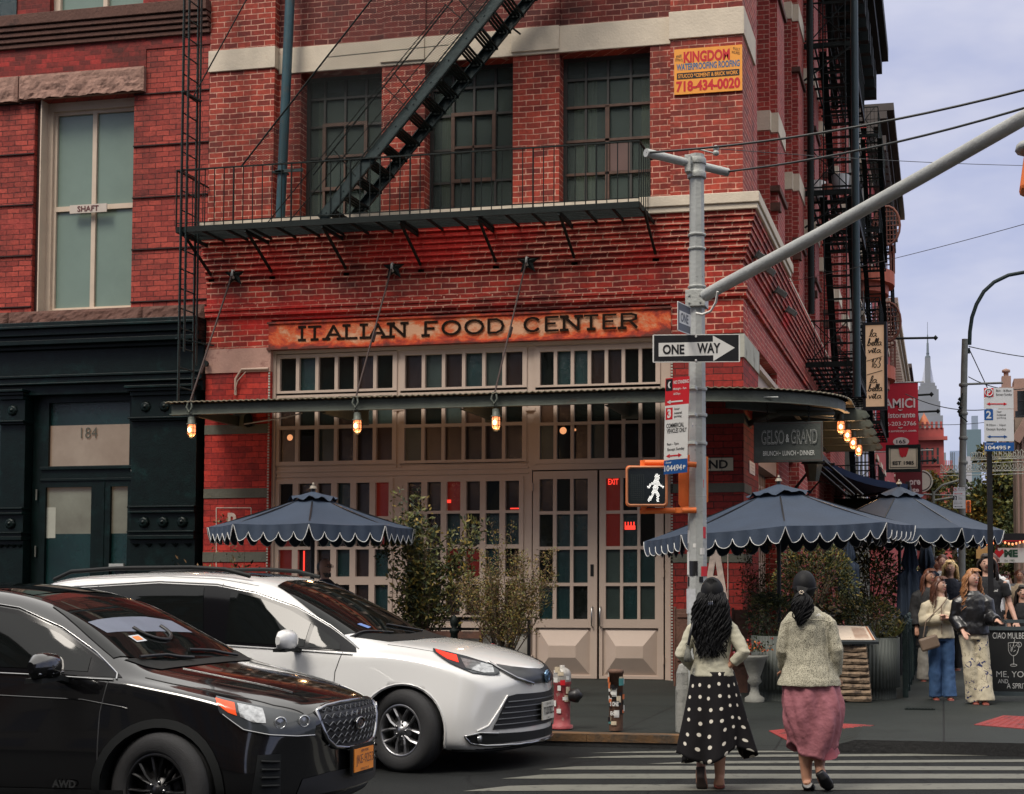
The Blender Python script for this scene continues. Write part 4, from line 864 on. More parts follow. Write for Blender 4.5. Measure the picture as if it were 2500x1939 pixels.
names=['lit cage lamp at the left end of the canopy beam by the green shopfront','lit cage lamp under the beam at the second tie rod, above the left umbrella','lit cage lamp under the beam at the third tie rod, above the bushy shrub']
stars=[(575,672),(963,655),(1290,640)]; bots=[(463,985),(868,978),(1207,965)]
for i,((sx,sy),(bx_,by)) in enumerate(zip(stars,bots)):
 s3=atY(sx,sy,YF-.03); e3=Vector((atY(bx_,by,YC-.08).x,YC-.07,ZC+.1))
 sa_=thing('wall_anchor',['iron star anchor with tie rod above the left brick pier','iron star anchor with tie rod above the first word of the rusty sign','iron star anchor with tie rod above the last word of the rusty sign'][i],'tie rod',s3,'star anchors and tie rods holding the canopy')
 st_=MB(); pts=[]
 for k in range(10): r=.21 if k%2==0 else .085; t=math.pi/2+k*math.pi/5; pts.append((s3.x+r*math.cos(t),YF-.06,s3.z+r*math.sin(t)))
 c=(s3.x,YF-.10,s3.z); n=len(pts); st_.add([c]+pts,[(0,k+1,(k+1)%n+1) for k in range(n)]); st_.build('star_plate',IRON,sa_,recalc=True)
 ey=MB(); ey.tube([s3+Vector((0,-.02,.06)),s3+Vector((0,-.1,.05)),s3+Vector((0,-.12,-.03)),s3+Vector((0,-.06,-.06))],.02,8); ey.build('eye_bolt',GALV,sa_)
 rd=MB(); rd.tube([s3+Vector((0,-.1,0)),e3],.014,8); mm_=s3.lerp(e3,.55 if i else .75); dd=(e3-s3).normalized(); rd.tube([mm_-dd*.09,mm_+dd*.09],.026,8); rd.build('tie_rod',mat('rod_rust',(.035,.016,.012),.7,var=.3),sa_)
 sh=MB(); sh.tube([e3+Vector((-.02,0,.02)),e3+Vector((-.045,-.02,-.08)),e3+Vector((0,-.02,-.16)),e3+Vector((.045,-.02,-.08)),e3+Vector((.02,0,.02))],.016,8); sh.build('shackle',BEAM,sa_)
 cage_lamp((e3.x+.01,YC-.03,ZC-.12),names[i])
for i,Y in enumerate(lampY):
 cage_lamp((-1.5+.02*i,Y,ZC-.02),['lit cage lamp highest and nearest of the four at the curved canopy end','second lit cage lamp from the front at the curved canopy end','third lit cage lamp from the front at the curved canopy end','lowest and farthest lit cage lamp at the curved canopy end'][i])
def D_(x,y,D): return Vector((0,0,HC))+ray(x,y)*D
UX=Vector((1,0,0)); UZ=Vector((0,0,1))
pb=atZ(1703,1783,.12); PD=(pb-Vector((0,0,HC))).dot(CF)
pole=thing('signal_pole','grey octagonal signal pole covered in stickers, with cross tube and long mast arm','signal pole',(pb.x,pb.y,.12))
def pz2(y): return D_(1703,y,PD).z
ztp=pz2(358)
mb=MB(); mb.lathe((pb.x,pb.y,0),[(.105,.1),(.1,1.2),(.085,3.5),(.072,ztp-.12),(.078,ztp-.11),(.078,ztp)],8,sm=False); 
for y in (690,702,738,1210,1275,1300,560,595): mb.lathe((pb.x,pb.y,pz2(y)),[(.09,-.012),(.094,0),(.09,.012)],8,sm=False)
mb.build('post',GALV,pole)
a=atZ(1577,373,ztp-.1); b=atZ(1776,421,ztp-.1)
off=Vector((pb.x,pb.y,0))-a.lerp(b,.63); off.z=0; off*=.0
mb=MB(); mb.tube([a,b],.042,12); mb.lathe((a.x,a.y,a.z),[(0,0)],4) if False else None
mb.lathe((pb.x,pb.y,ztp-.24),[(.085,0),(.095,.0),(.095,.06),(.085,.06),(.085,.14),(.095,.14),(.095,.2),(.085,.2)],16); mb.box(pb.x-.1,pb.x-.04,pb.y-.13,pb.y+.1,ztp-.2,ztp-.03)
mb.build('cross_tube',GALV,pole,bevel=.004)
s0=D_(1722,722,PD); pts=[s0]; 
for (x,y,D) in ((1760,700,PD-.2),(2000,572,PD-1.6),(2250,432,PD-3.1),(2500,288,PD-4.7),(2620,228,PD-5.4)): pts.append(D_(x,y,D))
mb=MB(); mb.tube(pts,[.06,.06,.057,.053,.05,.048],12); zc=pz2(720); mb.box(pb.x-.1,pb.x+.1,pb.y-.11,pb.y+.1,zc-.09,zc+.075); 
for q in (-.05,.02): mb.lathe((pb.x-.06,pb.y-.11,zc+q),[(.012,0),(.012,.012)],6,axis='y'); mb.lathe((pb.x+.05,pb.y-.11,zc+q),[(.012,0),(.012,.012)],6,axis='y')
mb.build('mast_arm',GALV,pole,bevel=.004)
mb=MB(); q=D_(1752,712,PD-.25); mb.tube([q,D_(1748,738,PD-.2),D_(1735,760,PD-.15),D_(1715,768,PD-.12),D_(1699,765,PD-.1)],.012,8); mb.build('cable_loop',WHITE,pole)
SK=[(1698,1046,13,16,WHITE),(1698,1046,8,10,BLUES),(1697,1388,22,18,BLK),(1722,1395,12,12,REDS),(1682,1375,7,28,WHITE),(1718,1346,10,8,WHITE),(1683,1310,7,16,WHITE),(1722,1300,6,14,REDS),(1690,1468,26,30,mat('paper_poster',(.42,.43,.44),.8,var=.2,vs=20)),(1716,1415,9,7,BLK),(1700,1332,8,5,WHITE),(1720,1180,3,10,REDS),(1684,1420,5,12,BLK)]
for (x,y,w_,h_,m_) in SK:
 mb=MB(); z=pz2(y); r=.112-.0117*(z-0.1)+.002; X=pb.x+(x-1703)/247.; k=6; P_=[]
 for zz in (z-h_/247.,z+h_/247.):
  row=[]
  for i in range(k+1):
   xx=X-w_/2/247.+w_/247.*i/k; dx=max(-.99,min(.99,(xx-pb.x)/r)); row.append((xx,pb.y-r*math.sqrt(1-dx*dx)-.002,zz))
  P_.append(row)
 mb.grid(P_); mb.build('sticker',m_,pole)
def plate(name,label,cat,c,ux,uz,w,h,m,th=.006,group=None,edge=None,rad=.02):
 ux=Vector(ux).normalized();uz=Vector(uz).normalized();n=ux.cross(uz).normalized()
 r=min(rad,w/2,h/2); poly=[]
 for (sx,sz,a0) in ((1,1,0),(-1,1,90),(-1,-1,180),(1,-1,270)):
  for k in range(4): t=R_(a0+30*k); poly.append(Vector(c)+ux*(sx*(w/2-r)+r*math.cos(t))+uz*(sz*(h/2-r)+r*math.sin(t))-n*th)
 mb=MB(); mb.prism(poly,n*th); o=mb.build(name,m); tag(o,label,cat,group); return o,n,ux,uz
def rect(mb,c,ux,uz,n,x0,x1,z0,z1,d=.001,mi=0):
 f=lambda x,z: c+ux*x+uz*z+n*d; mb.quad(f(x0,z0),f(x1,z0),f(x1,z1),f(x0,z1),mi)
c=D_(1700,850.5,PD-.16); k=PD/FPX
o,n,ux,uz=plate('one_way_sign','black and white arrow sign reading ONE WAY on the grey pole, facing the camera','street sign',c,CR+Vector((0,-.0,.008)),(0,0,1),211*k,68*k,WHITE,group=None,rad=.012)
mb=MB(); rect(mb,c,ux,uz,n,-.103*211*k*4.7,.103*211*k*4.7,-.47*68*k,.47*68*k,.001); mb.build('black_field',BLK,o)
mb=MB(); f=lambda x,y: c+ux*((x-1700)*k)+uz*(-(y-850.5)*k)+n*.002
mb.add([f(1609,837),f(1740,835),f(1740,820),f(1793,850),f(1741,882),(f(1741,868)),f(1609,870)],[(0,6,5,1),(1,5,4,3,2)]); mb.build('arrow',WHITE,o)
mb=MB(); mb.text('ONE',f(1645,853),ux,uz,52*k,24*k,depth=.003,bold=.03); mb.text('WAY',f(1730,850.5),ux,uz,56*k,25*k,depth=.003,bold=.03); mb.build('lettering',BLK,o)
mb=MB(); mb.text('DEPT OF TRANSPORTATION',f(1634,882.5),ux,uz,68*k,2.4*k,depth=.003); 
for y in (822,880): mb.lathe(f(1699,y)+n*.001,[(.012,0),(.008,.006)],8,axis='y')
mb.build('sign_bolts',WHITE,o)
A=D_(1655,771,PD-.5); B=D_(1686,784,PD-.02); ux=(B-A).normalized(); c=(A+B)/2
o,n,ux,uz=plate('one_way_sign','narrow ONE WAY sign seen almost edge-on, on the pole above the other arrow sign','street sign',c,ux,(0,0,1),(B-A).length,.28,WHITE,rad=.01)
w_=(B-A).length
mb=MB(); rect(mb,c,ux,uz,n,-w_*.48,w_*.48,-.13,.13,.001); mb.build('black_field',BLK,o)
mb=MB(); rect(mb,c,ux,uz,n,-w_*.4,w_*.5,-.06,.06,.002); mb.build('arrow',WHITE,o)
mb=MB(); mb.text('ONE',c-ux*w_*.0,ux,uz,w_*.6,.09,depth=.003,bold=.03); mb.build('lettering',BLK,o)
k2=(PD-.2)/FPX; c0=Vector((0,0,0))
def pk(x,y): return D_(x,y,PD-.2)
ux=(pk(1683,1035)-pk(1622,1041)).normalized(); uz=(pk(1653,924)-pk(1648,1157)).normalized()
stack=thing('parking_sign','stack of red, white and blue parking rule plates with zone 104494 on the grey pole','parking sign',pk(1651,1040))
n=ux.cross(uz).normalized()
def sub(px_,py_,w_,h_,m_,name):
 c=pk(px_,py_); mb=MB(); f=lambda x,z: c+ux*x*k2+uz*z*k2
 P_=[f(-w_/2,-h_/2),f(w_/2,-h_/2),f(w_/2,h_/2),f(-w_/2,h_/2)]; mb.prism(P_,n*-.006); o=mb.build(name,m_,stack); return c,o
def tx(c,o,items,m_,nm='lettering'):
 mb=MB()
 for it in items:
  t,x,y,w_,h_=it[:5]; mb.text(t,c+ux*x*k2+uz*y*k2,ux,uz,w_*k2,h_*k2,depth=.002,bold=it[5] if len(it)>5 else .015)
 mb.build(nm,m_,o)
def arrow(c,o,x0,x1,y,m_,both=True,th=3.5):
 mb=MB(); f=lambda x,z: c+ux*x*k2+uz*z*k2+n*.0022
 a0=x0+6; a1=x1-(6 if both else 0); mb.quad(f(a0,y-th/2),f(a1,y-th/2),f(a1,y+th/2),f(a0,y+th/2)); mb.add([f(x0,y),f(x0+9,y-5),f(x0+9,y+5)],[(0,1,2)])
 if both: mb.add([f(x1,y),f(x1-9,y+5),f(x1-9,y-5)],[(0,1,2)])
 mb.build('arrow',m_,o)
c,o=sub(1653.5,955,59,67,REDS,'no_standing_plate')
tx(c,o,[('NO STANDING',9,22,37,9,.02),('Midnight - 7am',6,5,32,7),('All Days',-1,-7,17,7)],WHITE); arrow(c,o,-25,14,-25,WHITE,False)
mb=MB(); rect(mb,c,ux,uz,n,-28*k2,-12*k2,2*k2,31*k2,.001); mb.build('night_panel',BLK,o)
mb=MB(); mb.text('(',c+ux*-20*k2+uz*17*k2,ux,uz,7*k2,16*k2,depth=.002,bold=.09); mb.build('moon',WHITE,o)
c,o=sub(1651,1055,58,133,WHITE,'metered_plate')
mb=MB(); rect(mb,c,ux,uz,n,-27*k2,-10*k2,32*k2,61*k2,.001); mb.build('number_panel',REDS,o)
tx(c,o,[('3',-18.5,47,9,22,.05)],WHITE,'number')
tx(c,o,[('hour',1,57,13,6),('metered',3,47,19,6),('parking',3,38,18,7),('COMMERCIAL',-3,17,43,11,.02),('VEHICLES ONLY',1,4,49,11,.02),('9am - 7pm',-8,-29,29,8),('Except Sunday',0,-42,42,9)],BLK); arrow(c,o,-24,15,-57,REDS)
c,o=sub(1649.5,1139,58,34,BLUES,'zone_plate')
tx(c,o,[('Zone#',-18,11,14,5),('104494',-6,-3,43,15,.02),('P',21,-3,6,9,.05)],WHITE)
mb=MB(); 
for y in (945,1010,1080): mb.lathe((pb.x,pb.y,pz2(y)),[(.1,-.015),(.103,0),(.1,.015)],12); p=pk(1684,y); mb.box(p.x-.02,p.x+.05,p.y-.0,p.y+.15,p.z-.015,p.z+.015)
mb.build('bracket_bands',GALV,stack)
ps=thing('pedestrian_signal','orange pedestrian signal showing a white walking figure, bracketed to the left of the grey pole','pedestrian signal',D_(1579,1187,PD-.1))
F_=lambda x,y,d=0: D_(x,y,PD-.12+d)
kk=(PD-.12)/FPX
def rr(cx,cy,w_,h_,d,r=8):
 pts=[]
 for (sx,sz,a0) in ((1,1,0),(-1,1,90),(-1,-1,180),(1,-1,270)):
  for q in range(4): t=R_(a0+30*q); pts.append(F_(cx+sx*(w_/2-r)+r*math.cos(t),cy-(sz*(h_/2-r)+r*math.sin(t)),d))
 return pts
back=CF*.22
mb=MB(); mb.prism(rr(1579,1187,103,100,0),back); mb.build('housing',ORANGE,ps,bevel=.006)
mb=MB(); mb.prism(rr(1578,1187,91,88,-.012),CF*.011); mb.build('lens',mat('signal_lens',(.006,.01,.009),.15,spec=.5),ps)
rim=MB(); rim.tube(rr(1579,1187,96,93,-.02),.012,6,closed=True); rim.build('rim',mat('signal_rim_tan',(.42,.16,.07),.5,var=.3),ps)
LED=mat('led_white',(.9,.9,.9),.4,emit=(1,.98,.9),es=.75)
mb=MB(); seg=[((1604,1163),(1604,1166),5),((1603,1171),(1600,1195),5.5),((1601,1175),(1590,1182),2),((1590,1182),(1583,1190),2),((1607,1180),(1615,1187),2),((1615,1187),(1619,1190),1.5),((1598,1196),(1594,1207),3),((1594,1207),(1585,1221),2.2),((1602,1197),(1606,1209),3),((1606,1209),(1606,1222),2.2)]
dots=set()
for gx in range(1575,1625,3):
 for gy in range(1155,1228,3):
  x=gx+(1.5 if (gy//3)%2 else 0)
  for (a,b,r) in seg:
   ax,ay=a;bx_,by=b; L2=(bx_-ax)**2+(by-ay)**2+1e-6; t=max(0,min(1,((x-ax)*(bx_-ax)+(gy-ay)*(by-ay))/L2)); 
   if math.hypot(x-ax-t*(bx_-ax),gy-ay-t*(by-ay))<r+1: dots.add((x,gy)); break
for x,y in dots: p=F_(x,y,-.014); mb.add([p+CR*.0046*math.cos(q*math.pi/3)+CU*.0046*math.sin(q*math.pi/3) for q in range(6)],[(0,1,2,3,4,5)])
mb.build('walking_figure',LED,ps)
mb=MB()
for gx in range(1541,1572,5):
 for gy in range(1160,1222,5): p=F_(gx,gy,-.0135); mb.add([p+CR*.004*math.cos(q*math.pi/3)+CU*.004*math.sin(q*math.pi/3) for q in range(6)],[(0,1,2,3,4,5)])
mb.build('unlit_dots',mat('led_off',(.05,.06,.05),.4),ps)
mb=MB(); mb.tube([F_(1570,1130,.1),F_(1625,1130,.1),F_(1700,1135,.12)],.028,10); mb.tube([F_(1570,1138,.1),F_(1570,1124,.1)],.03,10); mb.tube([F_(1562,1248,.1),F_(1700,1246,.12)],.03,10); mb.tube([F_(1572,1236,.1),F_(1572,1254,.1)],.03,10); mb.tube([F_(1657,1241,.11),F_(1657,1252,.11)],.045,8); mb.build('bracket',ORANGE,ps)
mb=MB(); mb.prism([F_(1657,1118,.2),F_(1683,1110,.2),F_(1729,1115,.25),F_(1729,1225,.25),F_(1700,1238,.2),F_(1664,1240,.2),F_(1657,1230,.2)],CF*.12); o=mb.build('signal_housing_side',ORANGE); tag(o,'orange signal housing partly hidden behind the grey pole','signal housing')
k=1
A=atY(1690,1140,YF-.01); B=atY(1791,1140,YF-.01); c=atY(1741,1134,YF-.02)
w_=atY(1791,1140,YF).x-atY(1650,1140,YF).x; cz=c.z; 
sx0=atY(1655,1134,YF).x; sx1=atY(1790,1134,YF).x; cx=(sx0+sx1)/2
o,n,ux,uz=plate('street_name_tile','cream tile street name plate reading GRAND on the right brick pier','street sign',(cx,YF-.02,cz),(1,0,0),(0,0,1),sx1-sx0,.20,mat('tile_cream',(.52,.47,.35),.35,var=.08,vs=6),th=.02,rad=.004)
mb=MB(); mb.text('GRAND',(cx,YF-.02,cz),ux,uz,(sx1-sx0)*.82,.13,depth=.003,bold=.03); mb.build('lettering',BLK,o)
mb=MB(); 
for i in range(1,5): x=sx0+(sx1-sx0)*i/5; mb.box(x-.003,x+.003,YF-.0215,YF-.0195,cz-.1,cz+.1)
for e in (-.1,.1): mb.box(sx0,sx1,YF-.0225,YF-.0195,cz+e-.006,cz+e+.006)
mb.build('tile_edges',mat('tile_brown',(.05,.03,.02),.5),o)
sY0=atX(1828,1140,XC).y; sY1=atX(1841,1140,XC).y; 
o,n,ux,uz=plate('wall_notice','small white notice with lines of writing on the avenue side of the pier','notice',(XC+.015,(sY0+sY1)/2,atX(1834,1143,XC).z),(0,1,0),(0,0,1),sY1-sY0,.19,WHITE,th=.012)
mb=MB(); cN=Vector((XC+.015,(sY0+sY1)/2,atX(1834,1143,XC).z))
for i,t in enumerate(['ALL VISITORS','MUST REPORT','TO THE OFFICE']): mb.text(t,cN+Vector((0,0,.05-i*.05)),ux,uz,(sY1-sY0)*.7,.025,depth=.002)
mb.build('lettering',BLK,o)
kx0=atY(1646,170,YF-.03).x; kx1=atY(1812,170,YF-.03).x; kz0=atY(1730,226,YF-.03).z;kz1=atY(1730,115,YF-.03).z; kc=Vector(((kx0+kx1)/2,YF-.03,(kz0+kz1)/2))
YEL=mat('board_yellow',(.78,.30,.03),.55,var=.08,vs=3)
o,n,ux,uz=plate('contractor_board','yellow board reading KINGDOM waterproofing roofing with a red phone number on the corner pier','sign',kc,(1,0,0),(0,0,1),kx1-kx0,kz1-kz0,YEL,th=.02,rad=.005)
W_=kx1-kx0;H_=kz1-kz0
mb=MB(); mb.text('KINGDOM',kc+Vector((-.02*W_,0,.31*H_)),ux,uz,.68*W_,.25*H_,depth=.003,bold=.04); mb.text('718-434-0020',kc+Vector((0,0,-.33*H_)),ux,uz,.94*W_,.24*H_,depth=.003,bold=.04); mb.build('red_lettering',REDS,o)
mb=MB(); mb.text('WATERPROOFING ROOFING',kc+Vector((0,0,.1*H_)),ux,uz,.93*W_,.15*H_,depth=.003,bold=.03); mb.build('blue_lettering',mat('letter_blue',(.02,.12,.25),.5),o)
mb=MB(); rect(mb,kc,ux,uz,n,-.46*W_,.46*W_,-.17*H_,-.03*H_,.002); mb.build('black_bar',BLK,o)
mb=MB(); mb.text('STUCCO *CEMENT & BRICK WORK',kc+Vector((0,0,-.1*H_)),ux,uz,.88*W_,.09*H_,depth=.004,bold=.02); mb.build('yellow_lettering',YEL,o)
mb=MB(); mb.text('FREE',kc+Vector((-.43*W_,0,.34*H_)),Vector((1,0,.2)).normalized(),uz,.08*W_,.06*H_,depth=.003); mb.text('ESTIMATE',kc+Vector((-.43*W_,0,.26*H_)),Vector((1,0,-.1)).normalized(),uz,.11*W_,.06*H_,depth=.003)
mb.text('FULLY',kc+Vector((.42*W_,0,.41*H_)),Vector((1,0,-.2)).normalized(),uz,.1*W_,.06*H_,depth=.003); mb.text('INSURED',kc+Vector((.41*W_,0,.33*H_)),Vector((1,0,-.2)).normalized(),uz,.12*W_,.06*H_,depth=.003); mb.build('small_lettering',BLK,o)
for i,(x,y) in enumerate([(1842,622),(1868,660),(1898,730),(1925,785)]):
 Y=[21.3,22.2,23.9,25.6][i]; p=Vector((XC+.22,Y,6.55)); 
 o=thing('flood_light',['grey flood light nearest the corner under the corbelled ledge','second grey flood light from the corner under the ledge','third grey flood light from the corner under the ledge','farthest grey flood light under the corbelled ledge'][i],'flood light',p,'flood lights along the avenue ledge')
 a=MB(); a.tube([p+Vector((-.2,0,.02)),p+Vector((-.02,0,.02))],.02,6); a.build('arm',IRONG,o)
 a=MB(); T=Matrix.Translation(p)@Matrix.Rotation(R_(35),4,'Y'); a.box(-.09,.09,-.07,.07,-.05,.05,T=T); a.box(-.11,-.09,-.085,.085,-.065,.065,T=T); a.build('lamp_head',mat('flood_grey',(.11,.12,.11),.5,var=.2),o,bevel=.01)
mb=MB(); p=atY(512,903,YF-.06); 
mb.tube([atY(655,900,YF-.03),atY(590,902,YF-.03),atY(575,925,YF-.03),atY(575,965,YF-.03)],.02,8); mb.tube([atY(600,908,YF-.05),atY(580,930,YF-.05),atY(572,962,YF-.05)],.008,6)
o=mb.build('conduit_pipe',mat('conduit_cream',(.45,.33,.26),.6,var=.15)); tag(o,'cream conduit pipe curving down the left brick pier to the canopy','conduit')
mb=MB(); c=atY(606,1025,YF-.1); mb.lathe(c,[(.03,.1),(.06,.06),(.075,-.05),(.06,-.1),(.02,-.12)],12); mb.tube([c+Vector((0,0,.1)),c+Vector((0,.1,.14))],.02,6); o=mb.build('wall_bell',IRON); tag(o,'small dark bell shaped fixture on the left brick pier under the canopy','wall fixture')
mb=MB(); c=atY(505,889,YF-.05); mb.lathe(c,[(.05,.06),(.05,.02),(.02,0),(.02,-.02)],10,axis='y'); o=mb.build('wall_camera',IRON); tag(o,'small dark camera at the joint between the two buildings above the green pilaster','camera')
CB=mat('cable_black',(.02,.022,.022),.5)
def cable(pts,r,label,m_=CB,name='overhead_cable'):
 mb=MB(); mb.tube(pts,r,6); o=mb.build(name,m_); tag(o,label,'cable'); return o
def sag(a,b,s,n=14): return [a.lerp(b,i/n)-Vector((0,0,s*4*(i/n)*(1-i/n))) for i in range(n+1)]
cable(sag(a_:=atZ(1579,373,ztp-.1),D_(2700,165,PD-2.0),.12),.011,'upper of two thick black cables leaving the pole top to the right')
cable(sag(atZ(1776,419,ztp-.1),D_(2700,200,PD-2.0),.1),.011,'lower of two thick black cables leaving the pole top to the right')
cable(sag(D_(1750,363,PD),D_(2700,406,PD+6),.05),.004,'thin wire running level from the pole insulator to the right edge')
cable(sag(atY(1880,690,YF+1.5)+Vector((.3,0,0)),D_(2700,490,14),.05),.004,'thin wire rising from the ledge to the right edge below the mast arm')
mb=MB(); c=D_(1748,363,PD); mb.lathe(c,[(.012,-.07),(.03,-.06),(.03,-.03),(.014,-.02),(.03,-.01),(.03,.02),(.014,.03)],10); mb.tube([c+Vector((0,0,-.05)),c-CR*.2+Vector((0,0,-.0))],.008,6); mb.build('insulator',GALV,pole)
e=D_(2520,300,PD-4.85)
tsg=thing('traffic_signal','orange traffic signal with grey cap hanging from the mast arm at the right edge','traffic signal',e)
mb=MB(); kx=(PD-4.85)/FPX
mb.lathe(e+Vector((.05,0,-.12)),[(.02,.14),(.05,.1),(.06,.02),(.15,-.02),(.16,-.06),(.13,-.07)],12); mb.build('cap',GALV,tsg)
mb=MB(); T=Matrix.Translation(e+Vector((.05,0,-.34)))@Matrix.Rotation(R_(8),4,'Y'); mb.box(-.12,.12,-.1,.1,-.13,.14,T=T); mb.build('head',ORANGE,tsg,bevel=.03)
p=atZ(1669,1782,.12)
mb=MB(); mb.lathe((p.x,p.y,.1),[(.085,0),(.083,.42),(.078,.46),(.075,.58),(.05,.66),(0,.68)],8,sm=False); o=mb.build('stone_bollard',mat('granite_grey',(.24,.24,.22),.8,var=.2,vs=20,bump=.4,bs=60,dirt=(.1,.1,.09),ds=8),bevel=.01); tag(o,'pale grey stone bollard half hidden behind the polka dot skirt','bollard')
p=atZ(1504,1783,.13); kq=(p-Vector((0,0,HC))).dot(CF)/FPX
bl=thing('bollard','short metal bollard plastered with stickers on the kerb in front of the taupe doors','bollard',p)
mb=MB(); hh=148*kq; mb.lathe((p.x,p.y,p.z),[(.068,0),(.068,hh-.04),(.074,hh-.04),(.076,hh-.01),(.06,hh),(0,hh+.005)],20); mb.build('post',mat('bollard_brown',(.10,.05,.03),.7,var=.5,vs=8,bump=.2),bl)
random.seed(11)
def wrap(mb,c,r,t0,t1,z0,z1,mi):
 P_=[[ (c.x+r*math.sin(t0+(t1-t0)*i/4),c.y-r*math.cos(t0+(t1-t0)*i/4),z) for i in range(5)] for z in (z0,z1)]
 mb.grid(P_,mi)
SC=[WHITE,BLK,mat('sticker_orange',(.5,.13,.04),.6),mat('sticker_teal',(.05,.2,.2),.6),mat('sticker_cream',(.5,.42,.3),.6,var=.3,vs=30),REDS]
for j in range(34):
 z=p.z+.05+random.random()*(hh-.16); t=random.uniform(-1.5,1.3); mb=MB(); wrap(mb,p,.070+.0004*j,t,t+random.uniform(.3,1.0),z,z+random.uniform(.03,.08),0); mb.build('sticker',SC[random.choice([0,0,1,1,2,3,4,4])],bl)
def curved_text(o,p,r,txt,z,h,w_,m_):
 mb=MB(); mb.text(txt,(0,0,0),(1,0,0),(0,0,1),w_,h,bold=.04); mb.v=[(p.x+r*math.sin(v[0]/r),p.y-r*math.cos(v[0]/r),z+v[2]) for v in mb.v]; mb.build('lettering',m_,o)
curved_text(bl,p,.087,'MBA',p.z+hh-.17,.05,.09,BLK); curved_text(bl,p,.0865,'S ONE',p.z+hh-.33,.045,.09,WHITE); curved_text(bl,p,.0865,'EGS',p.z+.17,.04,.08,WHITE)
p=atZ(1372,1778,.13)
hy=thing('fire_hydrant','red fire hydrant covered in stickers with black side cap, just behind the white van nose','fire hydrant',p)
hk=148*kq; HR=mat('hydrant_red',(.28,.045,.05),.6,var=.35,vs=10,bump=.2,dirt=(.35,.25,.22),ds=14,dt=.56)
mb=MB(); mb.lathe(p,[(.11,0),(.11,.03),(.085,.04),(.08,.1),(.082,hk*.72),(.09,hk*.74),(.09,hk*.78)],18); mb.build('barrel',HR,hy)
mb=MB(); mb.lathe(p,[(.088,hk*.78),(.09,hk*.9),(.075,hk*.97),(.04,hk*1.01),(.025,hk*1.01),(.025,hk*1.05),(0,hk*1.05)],18); mb.build('bonnet',mat('hydrant_silver',(.35,.33,.3),.5,metal=.4,var=.3,vs=20),hy)
mb=MB(); cc=p+Vector((.02,-.07,hk*.55)); mb.lathe(p+Vector((.08,-.02,hk*.55)),[(.05,0),(.06,.02),(.07,.06),(.07,.09),(.04,.11),(.02,.13),(0,.13)],12,axis='x'); mb.build('side_cap',BLACK,hy)
for j in range(12):
 z=p.z+.1+random.random()*(hk*.8); t=random.uniform(-.9,1.2); mb=MB(); wrap(mb,p,.091+.0004*j,t,t+random.uniform(.3,.8),z,z+random.uniform(.03,.07),0); mb.build('sticker',SC[random.choice([0,0,1,4,5,0])],hy)
WOOD=mat('weathered_wood',(.13,.06,.04),.75,var=.35,vs=5,bump=.3,bs=30,dirt=(.05,.03,.025),ds=4)
for (xa,xb,yt,yb,Y,lab) in ((1650,1686,1487,1680,19.6,'weathered wooden screen board left of the grey pole against the brick pier'),(1792,1824,1490,1675,18.6,'weathered wooden screen board between the two walking women')):
 a=atY(xa,yb,Y);b_=atY(xb,yt,Y); mb=MB(); mb.box(a.x,b_.x,Y,Y+.05,.14,b_.z); mb.box(a.x-.03,a.x,Y-.01,Y+.06,.14,b_.z+.03); mb.box(a.x+.02,b_.x,Y-.015,Y,b_.z-.12,b_.z-.06); mb.box(a.x+.02,b_.x,Y-.015,Y,.5,.56)
 o=mb.build('wooden_screen',WOOD,bevel=.004); tag(o,lab,'screen')
def av_escape(Y0,L_,levels,label,w=1.0,rh=.95,full=True):
 f=thing('fire_escape',label,'fire escape',(XC+.5,Y0,levels[0]),'fire escapes along the avenue')
 Xo=XC+w
 for z in levels:
  mb=MB()
  for i in range(7): x=XC+.08+(w-.1)*i/6; mb.bar((x,Y0,z),(x,Y0+L_,z),.035,.035)
  for i in range(9): y=Y0+L_*i/8; mb.bar((XC,y,z-.03),(Xo,y,z-.03),.04,.05)
  mb.bar((Xo,Y0,z),(Xo,Y0+L_,z),.03,.12); mb.bar((XC,Y0,z),(Xo,Y0,z),.03,.12); mb.bar((XC,Y0,z-.75),(Xo,Y0,z-.05),.035,.035)
  mb.build('deck',IRON,f)
  mb=MB(); 
  for zz in (z+rh,z+.12): mb.bar((XC,Y0,zz),(Xo,Y0,zz),.03,.03); mb.bar((Xo,Y0,zz),(Xo,Y0+L_,zz),.03,.03); mb.bar((XC,Y0+L_,zz),(Xo,Y0+L_,zz),.03,.03)
  for i in range(8): x=XC+.06+(w-.06)*i/7; mb.bar((x,Y0,z),(x,Y0,z+rh),.014,.014,up=(0,1,0)); mb.bar((x,Y0+L_,z),(x,Y0+L_,z+rh),.014,.014,up=(0,1,0))
  k=int(L_/.17)
  for i in range(k): y=Y0+L_*i/k; mb.bar((Xo,y,z),(Xo,y,z+rh),.014,.014,up=(0,1,0))
  if full: mb.bar((XC+.15,Y0-.01,z+.12),(Xo-.1,Y0-.01,z+rh),.02,.02); mb.bar((XC+.15,Y0-.02,z+rh),(Xo-.1,Y0-.02,z+.12),.02,.02)
  mb.build('railing',IRON,f)
 for za,zb_ in zip(levels[:-1],levels[1:]):
  mb=MB(); ya=Y0+L_*.8; yb=Y0+.35
  for x in (XC+.38,XC+.93): mb.bar((x,ya,za),(x,yb,zb_),.02,.16,up=(1,0,0))
  n=int((zb_-za)/.21)
  for i in range(n): t=(i+.5)/n; mb.box(XC+.38,XC+.93,ya+(yb-ya)*t-.07,ya+(yb-ya)*t+.07,za+(zb_-za)*t-.012,za+(zb_-za)*t+.012)
  mb.build('stair',IRON,f)
 mb=MB(); z=levels[0]; x0_=XC+.45
 return f
fe2=av_escape(30.5,5.2,[6.35,10.1,13.35,16.9],'tall black fire escape on the avenue side of the corner building',1.03)
mb=MB()
